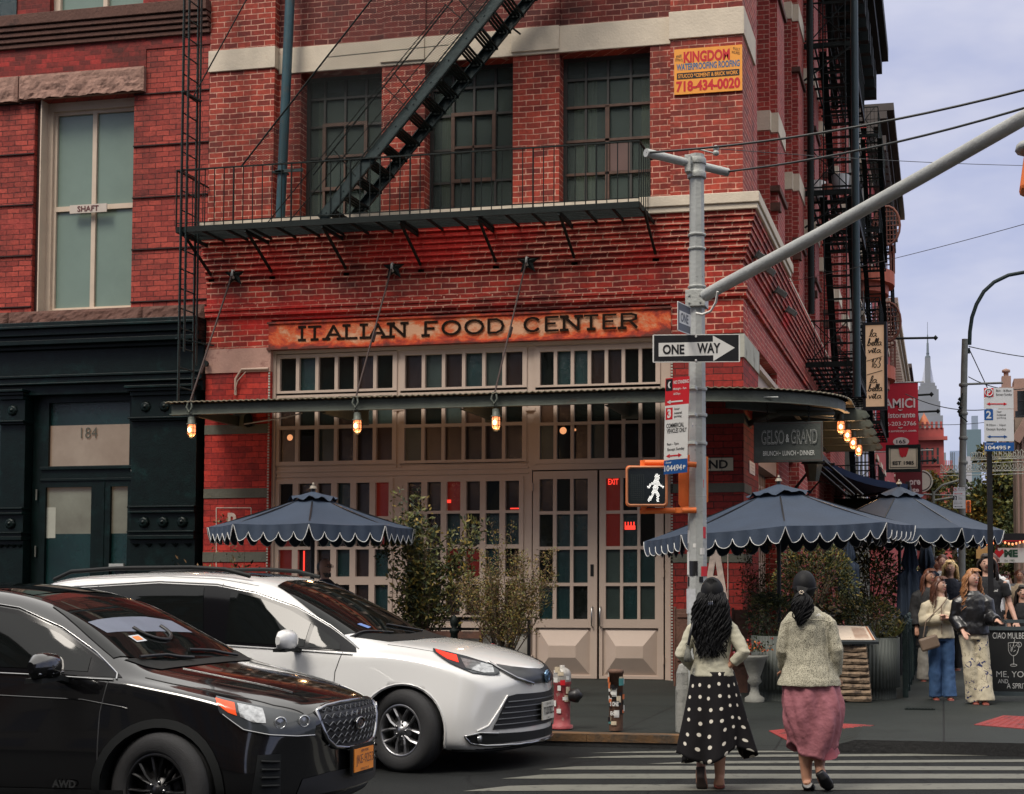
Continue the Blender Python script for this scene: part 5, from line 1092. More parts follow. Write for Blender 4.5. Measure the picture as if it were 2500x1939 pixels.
for x in (XC+.42,XC+.9): mb.bar((x,30.45,6.35),(x,30.45,17.8),.025,.03,up=(0,1,0))
for i in range(36): z=6.5+i*.31; mb.bar((XC+.42,30.45,z),(XC+.9,30.45,z),.02,.02)
mb.build('ladder',IRON,fe2)
POTS=mat('pot_terracotta',(.25,.06,.03),.7); 
for i,(y,z,m_,r,lab) in enumerate([(30.9,10.15,mat('bucket_grey',(.3,.31,.32),.5),.2,'grey bucket standing on the second balcony of the tall black fire escape'),(30.8,10.15,POTS,.13,'terracotta pot on the second balcony of the tall black fire escape'),(31.2,10.12,mat('tub_white',(.45,.43,.42),.5),.22,'pale tub on the tall black fire escape behind the grey bucket')]):
 mb=MB(); mb.lathe((XC+.75-.28*i,y,z),[(r*.75,.03),(r,.42 if i!=1 else .2),(r*.9,.42 if i!=1 else .2),(r*.7,.1)],14); o=mb.build('plant_pot',m_); tag(o,lab,'pot')
av_escape(47.0,6.0,[7.0,10.2,13.4,16.6],'second black fire escape up the avenue beyond the corner building',.9,full=True)
av_escape(56.5,5.5,[12.6,16.2],'third black fire escape up the avenue, beside the curved balconies',1.0,full=False)
av_escape(38.5,4.0,[3.9,7.0],'low fire escape balcony behind the hanging wooden sign and cage lamps',1.2,full=True)
mb=MB(); x=XC+.16; mb.tube([(x,30.2,7.4),(x,30.2,ZTOP)],.07,8); o=mb.build('downspout',IRON); tag(o,'black downspout on the avenue wall beside the tall fire escape','pipe')
mb=MB(); p=atX(2090,700,XC+1.28); mb.tube([(p.x,p.y,5.2),(p.x,p.y,18)],.075,8); o=mb.build('downspout',mat('pipe_dark_teal',(.008,.03,.035),.4,var=.3)); tag(o,'dark teal vertical pipe running past the second fire escape','pipe')
mb=MB(); 
for i,(pz_,q) in enumerate([(17.0,.2),(17.35,.45),(17.75,.75),(18.2,1.1),(18.6,1.3)]): mb.box(XC-1,XC+q,YF-.2,45.8,pz_,pz_+.42)
for i in range(26): y=21+i*.95; mb.box(XC,XC+.95,y,y+.28,17.1,18.0)
mb.build('roof_cornice',IRON,bld)
def win_rows(o,X,ya,yb,z0,z1,ny,nz,m_=GL_DARK,sill=STONE_W,face='x'):
 for k in range(nz):
  for i in range(ny):
   y=ya+(yb-ya)*(i+.5)/ny; z=z0+(z1-z0)*(k+.5)/nz; w_=(yb-ya)/ny*.42; h=(z1-z0)/nz*.6
   mb=MB(); s=MB()
   if face=='x': mb.box(X-.2,X+.02,y-w_/2,y+w_/2,z-h/2,z+h/2); s.box(X-.1,X+.12,y-w_/2-.1,y+w_/2+.1,z-h/2-.15,z-h/2); s.box(X-.1,X+.09,y-w_/2-.1,y+w_/2+.1,z+h/2,z+h/2+.22)
   elif face=='-y': mb.box(y-w_/2,y+w_/2,X-.02,X+.2,z-h/2,z+h/2); s.box(y-w_/2-.1,y+w_/2+.1,X-.12,X+.1,z-h/2-.15,z-h/2); s.box(y-w_/2,y+w_/2,X-.03,X,z-.03,z+.03)
   else: mb.box(X-.02,X+.2,y-w_/2,y+w_/2,z-h/2,z+h/2); s.box(X-.12,X+.1,y-w_/2-.1,y+w_/2+.1,z-h/2-.15,z-h/2)
   w=mb.build('window',m_,o); s.build('sill',sill,w)
def av_building(y0,y1,h,m_,label,cor=None,X=XC,ny=3,nz=4,q=.7,arch=False):
 b=thing('avenue_building',label,'building',((X-6),(y0+y1)/2,0)); mb=MB(); mb.box(X-12,X,y0,y1,.1,h); mb.build('wall',m_,b)
 win_rows(b,X,y0+.5,y1-.5,4.2,h-.8,ny,nz)
 if cor:
  mb=MB(); 
  for i in range(4): mb.box(X-1,X+q*(i+1)/4,y0,y1,h-.4+i*.32,h-.1+i*.32)
  n=int((y1-y0)/1.1)
  for i in range(n): mb.box(X,X+q*.7,y0+i*1.1+.2,y0+i*1.1+.5,h-1.0,h-.4)
  mb.build('cornice',cor,b)
 return b
STN=mat('stone_dusky',(.15,.14,.115),.85,var=.3,vs=2,bump=.3,bs=10,dirt=(.06,.055,.045),ds=1.5)
BRB=mat('brick_far_red',(.36,.035,.03),.8,var=.25,vs=6); BRT=mat('cornice_brown',(.04,.03,.025),.7,var=.3)
av_building(46,57.5,18.8,STN,'dusky carved stone tenement just past the corner building',None,ny=4,nz=4)
av_building(57.5,75,20.4,BRB,'red brick tenement with a brown projecting roof cornice up the avenue',BRT,ny=4,nz=4,q=1.1)
av_building(75,110,16.0,BRB,'lower red brick tenement farther up the avenue',STONE_W,ny=6,nz=3)
av_building(110,170,18.0,STN,'pale stone fronted row at the far left of the avenue',BRT,ny=8,nz=3)
BLC=mat('balcony_orange_red',(.42,.10,.055),.7,var=.2,vs=4)
for k,(z,lab) in enumerate([(13.3,'upper curved orange red balcony on the avenue'),(9.6,'lower curved orange red balcony on the avenue')]):
 b=thing('curved_balcony',lab,'balcony',(XC,56,z),'curved balconies on the avenue'); mb=MB()
 arc=[(XC+1.15*math.cos(t),55.5+1.5*math.sin(t)) for t in [R_(-90+15*i) for i in range(13)]]
 mb.prism([(x,y,z) for x,y in arc],(0,0,.5)); mb.prism([(XC+(x-XC)*.8,55.5+(y-55.5)*.8,z-.35) for x,y in arc],(0,0,.35)); mb.build('base',BLC,b)
 mb=MB(); mb.tube([(x,y,z+1.5) for x,y in arc],.03,6); 
 for (x,y) in arc: mb.tube([(x,y,z+.5),(x,y,z+1.5)],.02,5)
 mb.build('rail',mat('rail_rust',(.16,.05,.03),.7),b)
 mb=MB(); 
 cx,cy,cz=XC+.9,54.3,z+2.1
 mb.tube([(cx+.5*math.cos(t*R_(20)),cy,cz+.75*math.sin(t*R_(20))) for t in range(18)],.05,6,closed=True)
 for i in range(-3,4): q=.5*math.sqrt(max(0,1-(i/4)**2)); mb.tube([(cx-q,cy,cz+i*.18),(cx+q,cy,cz+i*.18)],.018,4); q=.75*math.sqrt(max(0,1-(i/4)**2)); mb.tube([(cx+i*.12,cy,cz-q),(cx+i*.12,cy,cz+q)],.018,4)
 mb.build('trellis',mat('rail_rust',(.1,.05,.03),.7),b)
def far_block(name,label,pxs,y0p,y1p,D,m_,dep=20,wins=None,steps=None):
 a=D_(pxs[0],y0p,D); b=D_(pxs[1],y0p,D); z1=a.z; z0=0
 t=thing(name,label,'building',((a.x+b.x)/2,a.y,0)); mb=MB(); mb.box(a.x,b.x,a.y,a.y+dep,z0,z1)
 if steps:
  for i in range(steps): x=a.x+(b.x-a.x)*(i+.2)/steps; mb.box(x,x+(b.x-a.x)/steps*.5,a.y-.1,a.y+1,z1,z1+(z1*.035))
  mb.box(a.x-.3,b.x+.3,a.y-.4,a.y+.1,z1*.93,z1*.95)
 mb.build('wall',m_,t)
 if wins: win_rows(t,a.y,a.x+.3,b.x-.3,z1*.15,z1*.92,wins[0],wins[1],m_=GL_GREY,sill=m_,face='-y')
 return t
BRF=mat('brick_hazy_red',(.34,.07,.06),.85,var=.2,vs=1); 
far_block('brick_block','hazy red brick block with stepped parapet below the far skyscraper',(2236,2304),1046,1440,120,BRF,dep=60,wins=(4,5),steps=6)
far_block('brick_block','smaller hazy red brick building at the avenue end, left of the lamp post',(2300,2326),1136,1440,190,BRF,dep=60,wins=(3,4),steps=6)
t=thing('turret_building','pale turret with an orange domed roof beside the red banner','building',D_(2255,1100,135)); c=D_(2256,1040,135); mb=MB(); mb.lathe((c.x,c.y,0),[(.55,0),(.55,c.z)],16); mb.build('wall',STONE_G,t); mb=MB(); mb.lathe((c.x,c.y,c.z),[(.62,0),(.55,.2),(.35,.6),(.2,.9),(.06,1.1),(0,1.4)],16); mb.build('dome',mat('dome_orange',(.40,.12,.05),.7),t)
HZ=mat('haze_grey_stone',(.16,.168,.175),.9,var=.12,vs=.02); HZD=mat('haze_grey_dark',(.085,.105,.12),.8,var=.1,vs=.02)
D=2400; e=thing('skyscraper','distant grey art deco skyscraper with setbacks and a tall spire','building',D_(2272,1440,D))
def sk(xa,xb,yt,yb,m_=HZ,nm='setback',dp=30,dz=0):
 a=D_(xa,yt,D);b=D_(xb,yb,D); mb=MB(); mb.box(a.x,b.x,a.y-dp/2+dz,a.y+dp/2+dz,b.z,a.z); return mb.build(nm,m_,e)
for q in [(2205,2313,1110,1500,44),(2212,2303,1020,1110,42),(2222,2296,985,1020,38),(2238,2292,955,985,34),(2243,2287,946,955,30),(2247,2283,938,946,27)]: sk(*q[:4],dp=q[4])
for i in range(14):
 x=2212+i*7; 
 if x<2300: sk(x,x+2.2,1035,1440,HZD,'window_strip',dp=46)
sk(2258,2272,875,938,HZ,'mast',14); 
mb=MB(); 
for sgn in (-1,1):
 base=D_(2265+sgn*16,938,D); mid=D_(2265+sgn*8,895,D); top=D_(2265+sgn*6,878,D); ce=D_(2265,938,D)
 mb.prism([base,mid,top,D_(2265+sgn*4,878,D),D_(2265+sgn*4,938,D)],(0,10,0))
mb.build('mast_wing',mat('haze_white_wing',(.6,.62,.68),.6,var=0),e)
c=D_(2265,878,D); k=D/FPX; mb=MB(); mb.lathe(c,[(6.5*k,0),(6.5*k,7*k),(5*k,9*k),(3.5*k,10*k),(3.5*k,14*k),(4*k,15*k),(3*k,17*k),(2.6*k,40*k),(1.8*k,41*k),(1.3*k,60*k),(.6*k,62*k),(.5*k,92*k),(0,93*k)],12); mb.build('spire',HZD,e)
def simple_far(xa,xb,yt,D,m_,lab,top=None,strips=0):
 a=D_(xa,yt,D);b=D_(xb,yt,D); t=thing('far_tower',lab,'building',((a.x+b.x)/2,a.y,0)); mb=MB(); mb.box(a.x,b.x,a.y,a.y+20,0,a.z); mb.build('wall',m_,t)
 if top: 
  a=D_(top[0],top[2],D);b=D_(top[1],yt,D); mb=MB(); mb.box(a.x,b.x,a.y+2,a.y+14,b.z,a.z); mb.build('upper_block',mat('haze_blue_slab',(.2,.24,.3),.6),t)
 for i in range(strips):
  x=xa+(xb-xa)*(i+.3)/strips; a=D_(x,yt+3,D-1); b=D_(x+(xb-xa)/strips*.4,yt,D-1); mb=MB(); mb.box(a.x,b.x,a.y,a.y+.5,a.z*.3,a.z); mb.build('window_strip',HZD,t)
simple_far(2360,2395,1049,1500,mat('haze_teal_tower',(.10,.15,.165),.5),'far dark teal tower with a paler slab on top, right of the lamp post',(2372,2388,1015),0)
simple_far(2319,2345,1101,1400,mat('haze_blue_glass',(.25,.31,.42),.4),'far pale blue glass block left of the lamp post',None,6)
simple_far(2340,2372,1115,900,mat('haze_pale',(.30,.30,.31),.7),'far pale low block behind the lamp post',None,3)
TAN=mat('brick_tan_pink',(.30,.19,.15),.85,var=.12,vs=3,bump=.2)
xr=D_(2440,955,70); tb=thing('tan_building','tan brick building with chimney and dark windows at the right edge behind the parking sign','building',xr)
b2=D_(2600,925,70); mb=MB(); mb.box(xr.x,xr.x+14,xr.y,xr.y+2,0,b2.z-.4); mb.box(xr.x+.7,xr.x+14,xr.y+.05,xr.y+1.9,b2.z-.4,b2.z); mb.build('wall',TAN,tb)
mb=MB(); q=D_(2457,918,70); mb.box(q.x-.22,q.x+.22,q.y,q.y+.6,b2.z-2,q.z); mb.lathe((q.x,q.y+.3,q.z),[(.12,0),(.12,.2),(.2,.22),(.2,.34),(0,.42)],10); mb.build('chimney',TAN,tb)
a=D_(2483,956,70); mb=MB(); mb.box(a.x,a.x+1.4,xr.y-.03,xr.y+.1,a.z-1.0,a.z); w=mb.build('window',GL_DARK,tb); mb=MB(); 
for i in range(1,3): mb.box(a.x+i*.45-.025,a.x+i*.45+.025,xr.y-.06,xr.y-.03,a.z-1,a.z)
mb.box(a.x,a.x+1.4,xr.y-.065,xr.y-.03,a.z-.52,a.z-.47); mb.build('muntin',BLACK,w)
a=D_(2478,1005,70); mb=MB(); mb.box(a.x,a.x+1.4,xr.y-.03,xr.y+.1,a.z-1.2,a.z); mb.build('window',GL_DARK,tb)
vb=thing('ribbed_building','tan ribbed facade building cut by the right edge beyond the trees','building',D_(2482,1440,50)); a=D_(2478,1020,50); mb=MB(); mb.box(a.x,a.x+8,a.y,a.y+2,0,a.z); mb.build('wall',mat('tan_dark',(.26,.20,.155),.8,var=.2),vb)
for i in range(14): mb=MB(); x=a.x+.05+i*.16; mb.box(x,x+.07,a.y-.12,a.y,1.5,a.z-.5); mb.build('rib',TAN,vb)
mb=MB(); mb.bar(D_(2478,1080,50)-Vector((0,.3,0)),D_(2530,990,50)-Vector((0,.3,0)),.25,.3); mb.build('cornice_beam',TAN,vb)
LD=35.; lp=atD=None
def L2(x,y,d=0): return D_(x,y,LD+d)
lb=L2(2347,1578); lamp=thing('street_lamp','grey street lamp post with tall curved arm reaching over to the right edge','street lamp',(lb.x,lb.y,.12))
LG=mat('lamp_post_grey',(.16,.165,.15),.5,var=.25,vs=4)
mb=MB(); mb.tube([(lb.x,lb.y,.1),L2(2349,1200),L2(2354,900),L2(2356,828)],[.095,.09,.085,.08],10)
for y in (940,1010,1070,1130,1190): p=L2(2352,y); mb.lathe((p.x,p.y,p.z),[(.1,-.04),(.115,0),(.1,.04)],10)
mb.build('post',LG,lamp)
mb=MB(); mb.tube([L2(2367,842),L2(2368,810),L2(2373,775),L2(2384,743),L2(2402,712),L2(2427,689),L2(2462,672),L2(2500,665),L2(2560,662)],.048,8); mb.box(L2(2350,850).x,L2(2369,850).x,lb.y-.08,lb.y+.05,L2(2350,858).z,L2(2350,846).z); mb.build('arm',IRONG,lamp)
mb=MB(); 
for (x,y) in ((2343,975),(2340,985),(2344,995),(2341,1005),(2345,1015)): mb.lathe(L2(x,y,-.15),[(0,-.06),(.05,0),(0,.06)],6)
mb.tube([L2(2350,960,-.12),L2(2344,985,-.15),L2(2341,1012,-.15),L2(2362,1030,-.15)],.015,5); mb.build('hanging_fittings',IRON,lamp)
mb=MB(); mb.tube([L2(2362,938),L2(2448,935)],.03,6); o=mb.build('cross_arm',LG,lamp)
cable(sag(L2(2365,846),L2(2700,885),.1),.012,'thin wire from the lamp post top sloping down to the right edge')
cable(sag(L2(2365,850),L2(2412,950),.0),.014,'stay wire running steeply down from the lamp post top')
cable(sag(L2(2364,920),L2(2640,880),.5),.012,'slack wire from the lamp post to the right edge, rising')
cable(sag(L2(2210,962),L2(2410,1000),.15),.012,'thin wire crossing behind the lamp post below its arm')
cable(sag(L2(2240,1035),L2(2500,1015),.1),.008,'very thin pale wire crossing the far tower tops')
def park_sign(pxs,y0,y1,D,label,zone,num='2'):
 xa,xb=pxs; kk_=D/FPX; o=thing('parking_sign',label,'parking sign',D_((xa+xb)/2,(y0+y1)/2,D)); H_=(y1-y0)*kk_; W_=(xb-xa)*kk_; c=D_((xa+xb)/2,(y0+y1)/2,D); ux=CR; uz=(Vector((0,0,1))+CF*0).normalized(); n=Vector((_sa,-_ca,0))
 def pl(t0,t1,m_,nm):
  cc=c+uz*(H_/2-(t0+t1)/2*H_); mb=MB(); f=lambda x,z: cc+ux*x+uz*z; h=(t1-t0)*H_*.49; mb.prism([f(-W_/2,-h),f(W_/2,-h),f(W_/2,h),f(-W_/2,h)],n*-.01); return cc,mb.build(nm,m_,o)
 GW=mat('sign_grey_white',(.50,.51,.52),.5,var=.05)
 cc,p1=pl(0,.335,GW,'no_parking_plate'); mb=MB(); rect(mb,cc,ux,uz,n,-.5*W_,-.18*W_,.02*H_,.16*H_,.002); mb.build('red_panel',REDS,p1)
 mb=MB(); mb.text('P',cc-ux*.34*W_+uz*.09*H_,ux,uz,.12*W_,.09*H_,depth=.006,bold=.04); mb.tube([cc-ux*.34*W_+uz*.09*H_+n*.006+ux*.13*W_*math.cos(t)+uz*.13*W_*math.sin(t) for t in [i*math.pi/8 for i in range(17)]],.008,4); mb.build('no_parking_symbol',GW,p1)
 mb=MB(); mb.text('8am - 8:30am',cc+ux*.17*W_+uz*.12*H_,ux,uz,.52*W_,.035*H_,depth=.004); mb.text('Except Sunday',cc+ux*.18*W_+uz*.055*H_,ux,uz,.54*W_,.045*H_,depth=.004); mb.build('lettering',BLK,p1)
 def arr(cc,p1,z,m_):
  mb=MB(); f=lambda x,zz: cc+ux*x*W_+uz*zz*H_+n*.004; mb.quad(f(-.32,z-.008),f(.2,z-.008),f(.2,z+.008),f(-.32,z+.008)); mb.add([f(-.42,z),f(-.3,z-.025),f(-.3,z+.025)],[(0,1,2)]); mb.add([f(.28,z),f(.16,z+.025),f(.16,z-.025)],[(0,1,2)]); mb.build('arrow',m_,p1)
 arr(cc,p1,-.09,REDS)
 cc,p2=pl(.335,.85,GW,'metered_plate'); mb=MB(); rect(mb,cc,ux,uz,n,-.5*W_,-.2*W_,.08*H_,.25*H_,.002); mb.build('number_panel',BLUES if D<30 else BLK,p2)
 mb=MB(); mb.text(num,cc-ux*.35*W_+uz*.165*H_,ux,uz,.17*W_,.12*H_,depth=.005,bold=.03); mb.build('number',GW,p2)
 mb=MB(); 
 for t,z,w_ in (('hour',.215,.16),('metered',.165,.3),('parking',.115,.3)): mb.text(t,cc+ux*(.03+w_/2-.1)*W_+uz*z*H_,ux,uz,w_*W_,.035*H_,depth=.004)
 mb.text('8:30am - 10pm',cc-ux*.1*W_+uz*.0*H_,ux,uz,.66*W_,.04*H_,depth=.004); mb.text('Except Sunday',cc-ux*.1*W_-uz*.065*H_,ux,uz,.66*W_,.05*H_,depth=.004); mb.build('lettering',BLK,p2)
 arr(cc,p2,-.18,BLUES if D<30 else BLK)
 if zone:
  cc,p3=pl(.86,1,BLUES,'zone_plate'); mb=MB(); mb.text('Zone#',cc-ux*.33*W_+uz*.045*H_,ux,uz,.25*W_,.025*H_,depth=.005); mb.text(zone,cc-ux*.12*W_-uz*.015*H_,ux,uz,.7*W_,.06*H_,depth=.005,bold=.02); mb.text('P',cc+ux*.33*W_-uz*.015*H_,ux,uz,.08*W_,.05*H_,depth=.005,bold=.05); mb.build('lettering',WHITE,p3)
 return o
o=park_sign((2403,2475),946,1102,18.4,'parking rule sign with zone 104495 on a black post at the right','104495')
p=D_(2419,1440,18.55); mb=MB(); mb.box(p.x-.035,p.x+.035,p.y-.03,p.y+.03,.12,D_(2419,960,18.55).z)
for i in range(20): z=.4+i*.18; mb.box(p.x+.035,p.x+.04,p.y-.01,p.y+.01,z,z+.06)
mb.build('post',BLACK,o)
park_sign((2327,2357),1190,1251,34.6,'small white parking rule sign low on the curved lamp post',None)
def sign_box(name,label,cat,xa,xb,yt,yb,D,m_,frame=None,fw=.06,th=.15):
 a=D_(xa,yt,D);b=D_(xb,yb,D); t=thing(name,label,cat,((a.x+b.x)/2,a.y,(a.z+b.z)/2)); mb=MB(); mb.box(a.x,b.x,a.y,a.y+th,b.z,a.z); mb.build('panel',m_,t)
 if frame: mb=MB(); slab(mb,a.x-fw,b.x+fw,b.z-fw,a.z+fw,[(a.x,b.x,b.z,a.z)],a.y-.04,th+.06); mb.build('frame',frame,t)
 W_=b.x-a.x;H_=a.z-b.z; c=Vector(((a.x+b.x)/2,a.y,(a.z+b.z)/2)); return t,c,W_,H_
LBV=mat('sign_lit_cream',(.55,.38,.24),.5,emit=(1,.62,.36),es=.12)
t,c,W_,H_=sign_box('vertical_sign','cream vertical sign with black handwriting reading la bella vita, projecting over the avenue','sign',2113,2160,795,995,37.6,LBV,BLACK,.08)
SCR={'l':[(0,0),(.25,.45),(.32,.95),(.2,1),(.12,.6),(.15,.1),(.35,0)],'a':[(.5,.42),(.25,.5),(.05,.25),(.2,0),(.45,.2),(.52,.45),(.5,.1),(.7,0)],'b':[(0,0),(.25,.5),(.32,.95),(.18,1),(.12,.5),(.15,.05),(.35,0),(.5,.25),(.35,.42),(.55,.36),(.7,.36)],'e':[(0,.1),(.35,.25),(.4,.45),(.22,.48),(.12,.2),(.25,0),(.5,.1)],
 'v':[(0,.4),(.1,.45),(.2,0),(.4,.45),(.55,.4)],'i':[(0,.1),(.15,.45),(.15,.05),(.3,.05)],'t':[(0,.1),(.18,.85),(.15,.05),(.35,.05)],'1':[(.1,.6),(.3,1),(.3,0)],'6':[(.5,1),(.1,.5),(.1,.1),(.35,0),(.5,.25),(.2,.4)],'3':[(.1,.95),(.45,.95),(.25,.55),(.5,.35),(.4,.02),(.05,.05)]}
def smooth(pts,k=4):
 o=[]
 for i in range(len(pts)-1):
  p0=pts[max(i-1,0)];p1=pts[i];p2=pts[i+1];p3=pts[min(i+2,len(pts)-1)]
  for j in range(k):
   t=j/k; o.append(tuple(.5*((2*p1[q])+(-p0[q]+p2[q])*t+(2*p0[q]-5*p1[q]+4*p2[q]-p3[q])*t*t+(-p0[q]+3*p1[q]-3*p2[q]+p3[q])*t**3) for q in range(len(p1))))
 o.append(pts[-1]); return o
def script(mb,word,x0,z0,w_,h,Y,r):
 adv={'l':.32,'a':.62,'b':.62,'e':.45,'v':.5,'i':.3,'t':.35,'1':.45,'6':.6,'3':.6,' ':.3}; tot=sum(adv[c_] for c_ in word); k_=w_/tot; x=x0
 for ch in word:
  if ch!=' ':
   pts=[(x+(px_)*k_+ pz_*h*.18,Y,z0+pz_*h) for px_,pz_ in smooth(SCR[ch])]; mb.tube(pts,r,4)
   if ch=='t': mb.tube([(x-.05*k_,Y,z0+h*.6),(x+.4*k_,Y,z0+h*.68)],r,4)
   if ch=='i': mb.lathe((x+.25*k_,Y,z0+h*.7),[(r*1.3,.01),(r*1.3,-.01)],6,axis='y')
  x+=adv[ch]*k_
mb=MB(); Y=c.y-.02; L0=c.x-W_/2; zt_=c.z+H_/2
for wd,x,z,w_,h in (('la',.2,.14,.4,.085),('bella',.08,.25,.78,.085),('vita',.12,.34,.7,.075),('163',.25,.52,.55,.11),('la',.2,.71,.4,.085),('bella',.1,.81,.78,.085),('vita',.12,.90,.7,.075)):
 script(mb,wd,L0+x*W_,zt_-z*H_,w_*W_,h*H_,Y,.012)
for z in (.39,.56): mb.tube([(L0+.05*W_,Y,zt_-(z+.05)*H_),(L0+.9*W_,Y,zt_-z*H_)],.01,4)
mb.build('handwriting',BLK,t)
BAN=mat('banner_red',(.42,.006,.022),.7,var=.1)
t,c,W_,H_=sign_box('restaurant_banner','bright red vertical banner with white lettering AMICI Ristorante and a phone number','banner',2138,2243,936,1105,60,BAN,None,th=.05)
mb=MB(); X=lambda f: c+Vector(((f)*W_,-.02,0))
def line(txt,xc,zf,wf,hf,bold=.0): mb.text(txt,c+Vector((xc*W_,0,(.5-zf)*H_)),(1,0,0),(0,0,1),wf*W_,hf*H_,depth=.02,bold=bold)
line('AMICI',.06,.30,.74,.14,.02); line('Ristorante',.06,.47,.74,.08,.02); line('212-203-2766',.02,.595,.86,.06,.01); line('www.amicinyc.com',.02,.705,.86,.045,.01)
for z in (.385,.64): mb.tube([c+Vector(((.08+.05*math.cos(q))*W_,-.03,(.5-z+.02*math.sin(q))*H_)) for q in [R_(200+14*i) for i in range(11)]],.02,4)
mb.build('lettering',mat('letter_cream',(.62,.55,.52),.6),t)
mb=MB(); mb.lathe(c+Vector((.09*W_,-.02,-.355*H_)),[(.19*W_,.0),(.19*W_,.01)],20,axis='y'); mb.v=[(v[0],v[1],c.z-.355*H_+(v[2]-(c.z-.355*H_))*.55) for v in mb.v]; q=mb.build('number_oval',mat('oval_cream',(.55,.5,.45),.6),t)
mb=MB(); mb.text('165',c+Vector((.09*W_,-.03,-.355*H_)),(1,0,0),(0,0,1),.22*W_,.055*H_,depth=.01,bold=.02); mb.build('number',BLK,q)
mb=MB(); z=c.z+H_/2; mb.tube([(c.x-W_/2-.4,c.y,z),(c.x+W_/2+.25,c.y,z)],.03,6); mb.tube([(c.x-W_/2-.4,c.y,c.z-H_/2),(c.x+W_/2+.6,c.y,c.z-H_/2+.05)],.03,6); mb.build('banner_pole',GALV,t)
for (xa,xb,y,D,lab) in ((2162,2284,825,58,'highest horizontal flag bar crossing in front of the far spire'),(2240,2274,963,62,'short flag bar just right of the red banner top'),(2240,2290,1004,62,'flag bar right of the banner beside its lettering'),(2243,2282,1124,62,'flag bar right of the round apple sign')):
 mb=MB(); a=D_(xa,y+2,D);b=D_(xb,y,D); mb.tube([a,b],.05,6); mb.lathe(b,[(0,-.12),(.11,0),(0,.12)],8); o=mb.build('flag_bar',IRON); tag(o,lab,'flag bar')
t,c,W_,H_=sign_box('apple_sign','cream hanging sign with a red shape and the words EST 1985 under the red banner','sign',2170,2241,1094,1146,57,mat('sign_cream2',(.60,.50,.36),.5),IRON,.12)
mb=MB(); mb.text('EST 1985',c+Vector((0,0,-.22*H_)),(1,0,0),(0,0,1),.74*W_,.18*H_,depth=.02,bold=.03); slab(mb,c.x-.46*W_,c.x+.46*W_,c.z-.44*H_,c.z+.49*H_,[(c.x-.445*W_,c.x+.445*W_,c.z-.41*H_,c.z+.46*H_)],c.y-.012,.01); mb.build('lettering',BLK,t)
mb=MB(); mb.prism([c+Vector((x*W_,-.02,z*H_)) for x,z in ((-.16,.5),(.2,.5),(.14,.22),(.08,.06),(.03,.1),(-.02,.04),(-.08,.08),(-.13,.2))],(0,.01,0)); mb.build('red_emblem',REDS,t)
t,c,W_,H_=sign_box('maroon_sign','dark maroon sign with partly hidden white letters ore and nte below the apple sign','sign',2186,2252,1112,1205,63,mat('maroon',(.11,.008,.012),.5),None)
mb=MB(); mb.text('ore',c+Vector((.22*W_,0,-.22*H_)),(1,0,0),(0,0,1),.42*W_,.13*H_,depth=.02,bold=.03); mb.text('nte',c+Vector((.2*W_,0,-.42*H_)),(1,0,0),(0,0,1),.36*W_,.11*H_,depth=.02,bold=.03); mb.bar(c+Vector((-.1*W_,-.03,.3*H_)),c+Vector((.08*W_,-.03,.1*H_)),.04,.04); mb.bar(c+Vector((.2*W_,-.03,.3*H_)),c+Vector((.08*W_,-.03,.1*H_)),.04,.04); mb.bar(c+Vector((-.2*W_,-.03,.3*H_)),c+Vector((.3*W_,-.03,.3*H_)),.04,.04); mb.build('lettering',mat('letter_cream',(.6,.5,.5),.6),t)
c=D_(2250,1175,66); mb=MB(); mb.lathe(c,[(.52,0),(.52,.1)],24,axis='y'); o=mb.build('round_sign',mat('round_sign_cream',(.5,.5,.42),.5)); tag(o,'round cream sign with green rim showing behind the maroon sign','sign'); m2=MB(); m2.tube([c+Vector((.44*math.cos(q),-.11,.44*math.sin(q))) for q in [i*R_(15) for i in range(24)]],.02,5,closed=True); m2.build('rim',GREENP,o)
for (x,yt,yb,w_,D,lab) in ((2364,1222,1253,13,60,'orange traffic signal right beside the small white parking sign'),(2489,1228,1256,13,60,'orange traffic signal at the right edge'),(2440,1282,1300,9,90,'left unit of the small orange far signals beyond the umbrella'),(2448,1280,1300,8,90,'right unit of the small orange far signals beyond the umbrella'),(2493,1283,1300,7,90,'smallest orange far signal at the right edge')):
 a=D_(x-w_/2,yt,D);b=D_(x+w_/2,yb,D); t=thing('traffic_signal',lab,'traffic signal',((a.x+b.x)/2,a.y,b.z)); mb=MB(); mb.box(a.x,b.x,a.y,a.y+.2,b.z,a.z); mb.build('housing',ORANGE,t,bevel=.03)
 h=(a.z-b.z)/3; cx=(a.x+b.x)/2; mb=MB(); 
 for i in range(3): mb.lathe((cx,a.y-.01,b.z+h*(i+.5)),[(h*.32,0),(h*.36,.09)],10,axis='y')
 mb.build('visor',mat('visor_dark',(.12,.03,.01),.6),t)
mb=MB(); mb.tube([D_(2279,1270,55),D_(2279,1205,55),D_(2300,1185,55),D_(2343,1172,55)],.05,6); mb.tube([D_(2255,1207,55),D_(2279,1208,55),D_(2330,1210,55)],.035,6); mb.tube([D_(2282,1222,55),D_(2345,1212,55)],.06,6); mb.tube([D_(2279,1440,55),D_(2279,1200,55)],.06,6); o=mb.build('mast_arm_pole',LG); tag(o,'far grey traffic pole with curved arm above the second umbrella','pole')
mb=MB(); mb.tube([D_(2421,1350,80),D_(2421,1255,80),D_(2410,1247,80),D_(2372,1241,80)],.06,6); o=mb.build('street_lamp',LG); tag(o,'far street lamp with a bent arm reaching left in front of the trees','street lamp')
mb=MB(); mb.tube([D_(2500,1225,70),D_(2440,1215,70),D_(2432,1213,70)],.05,6); a=D_(2434,1212,70); mb.box(a.x-.25,a.x+.35,a.y-.1,a.y+.1,a.z,a.z+.14); mb.tube([D_(2500,1215,70),D_(2480,1215,70)],.08,6); o=mb.build('street_lamp',LG); tag(o,'far pale street lamp head reaching in from the right edge','street lamp')
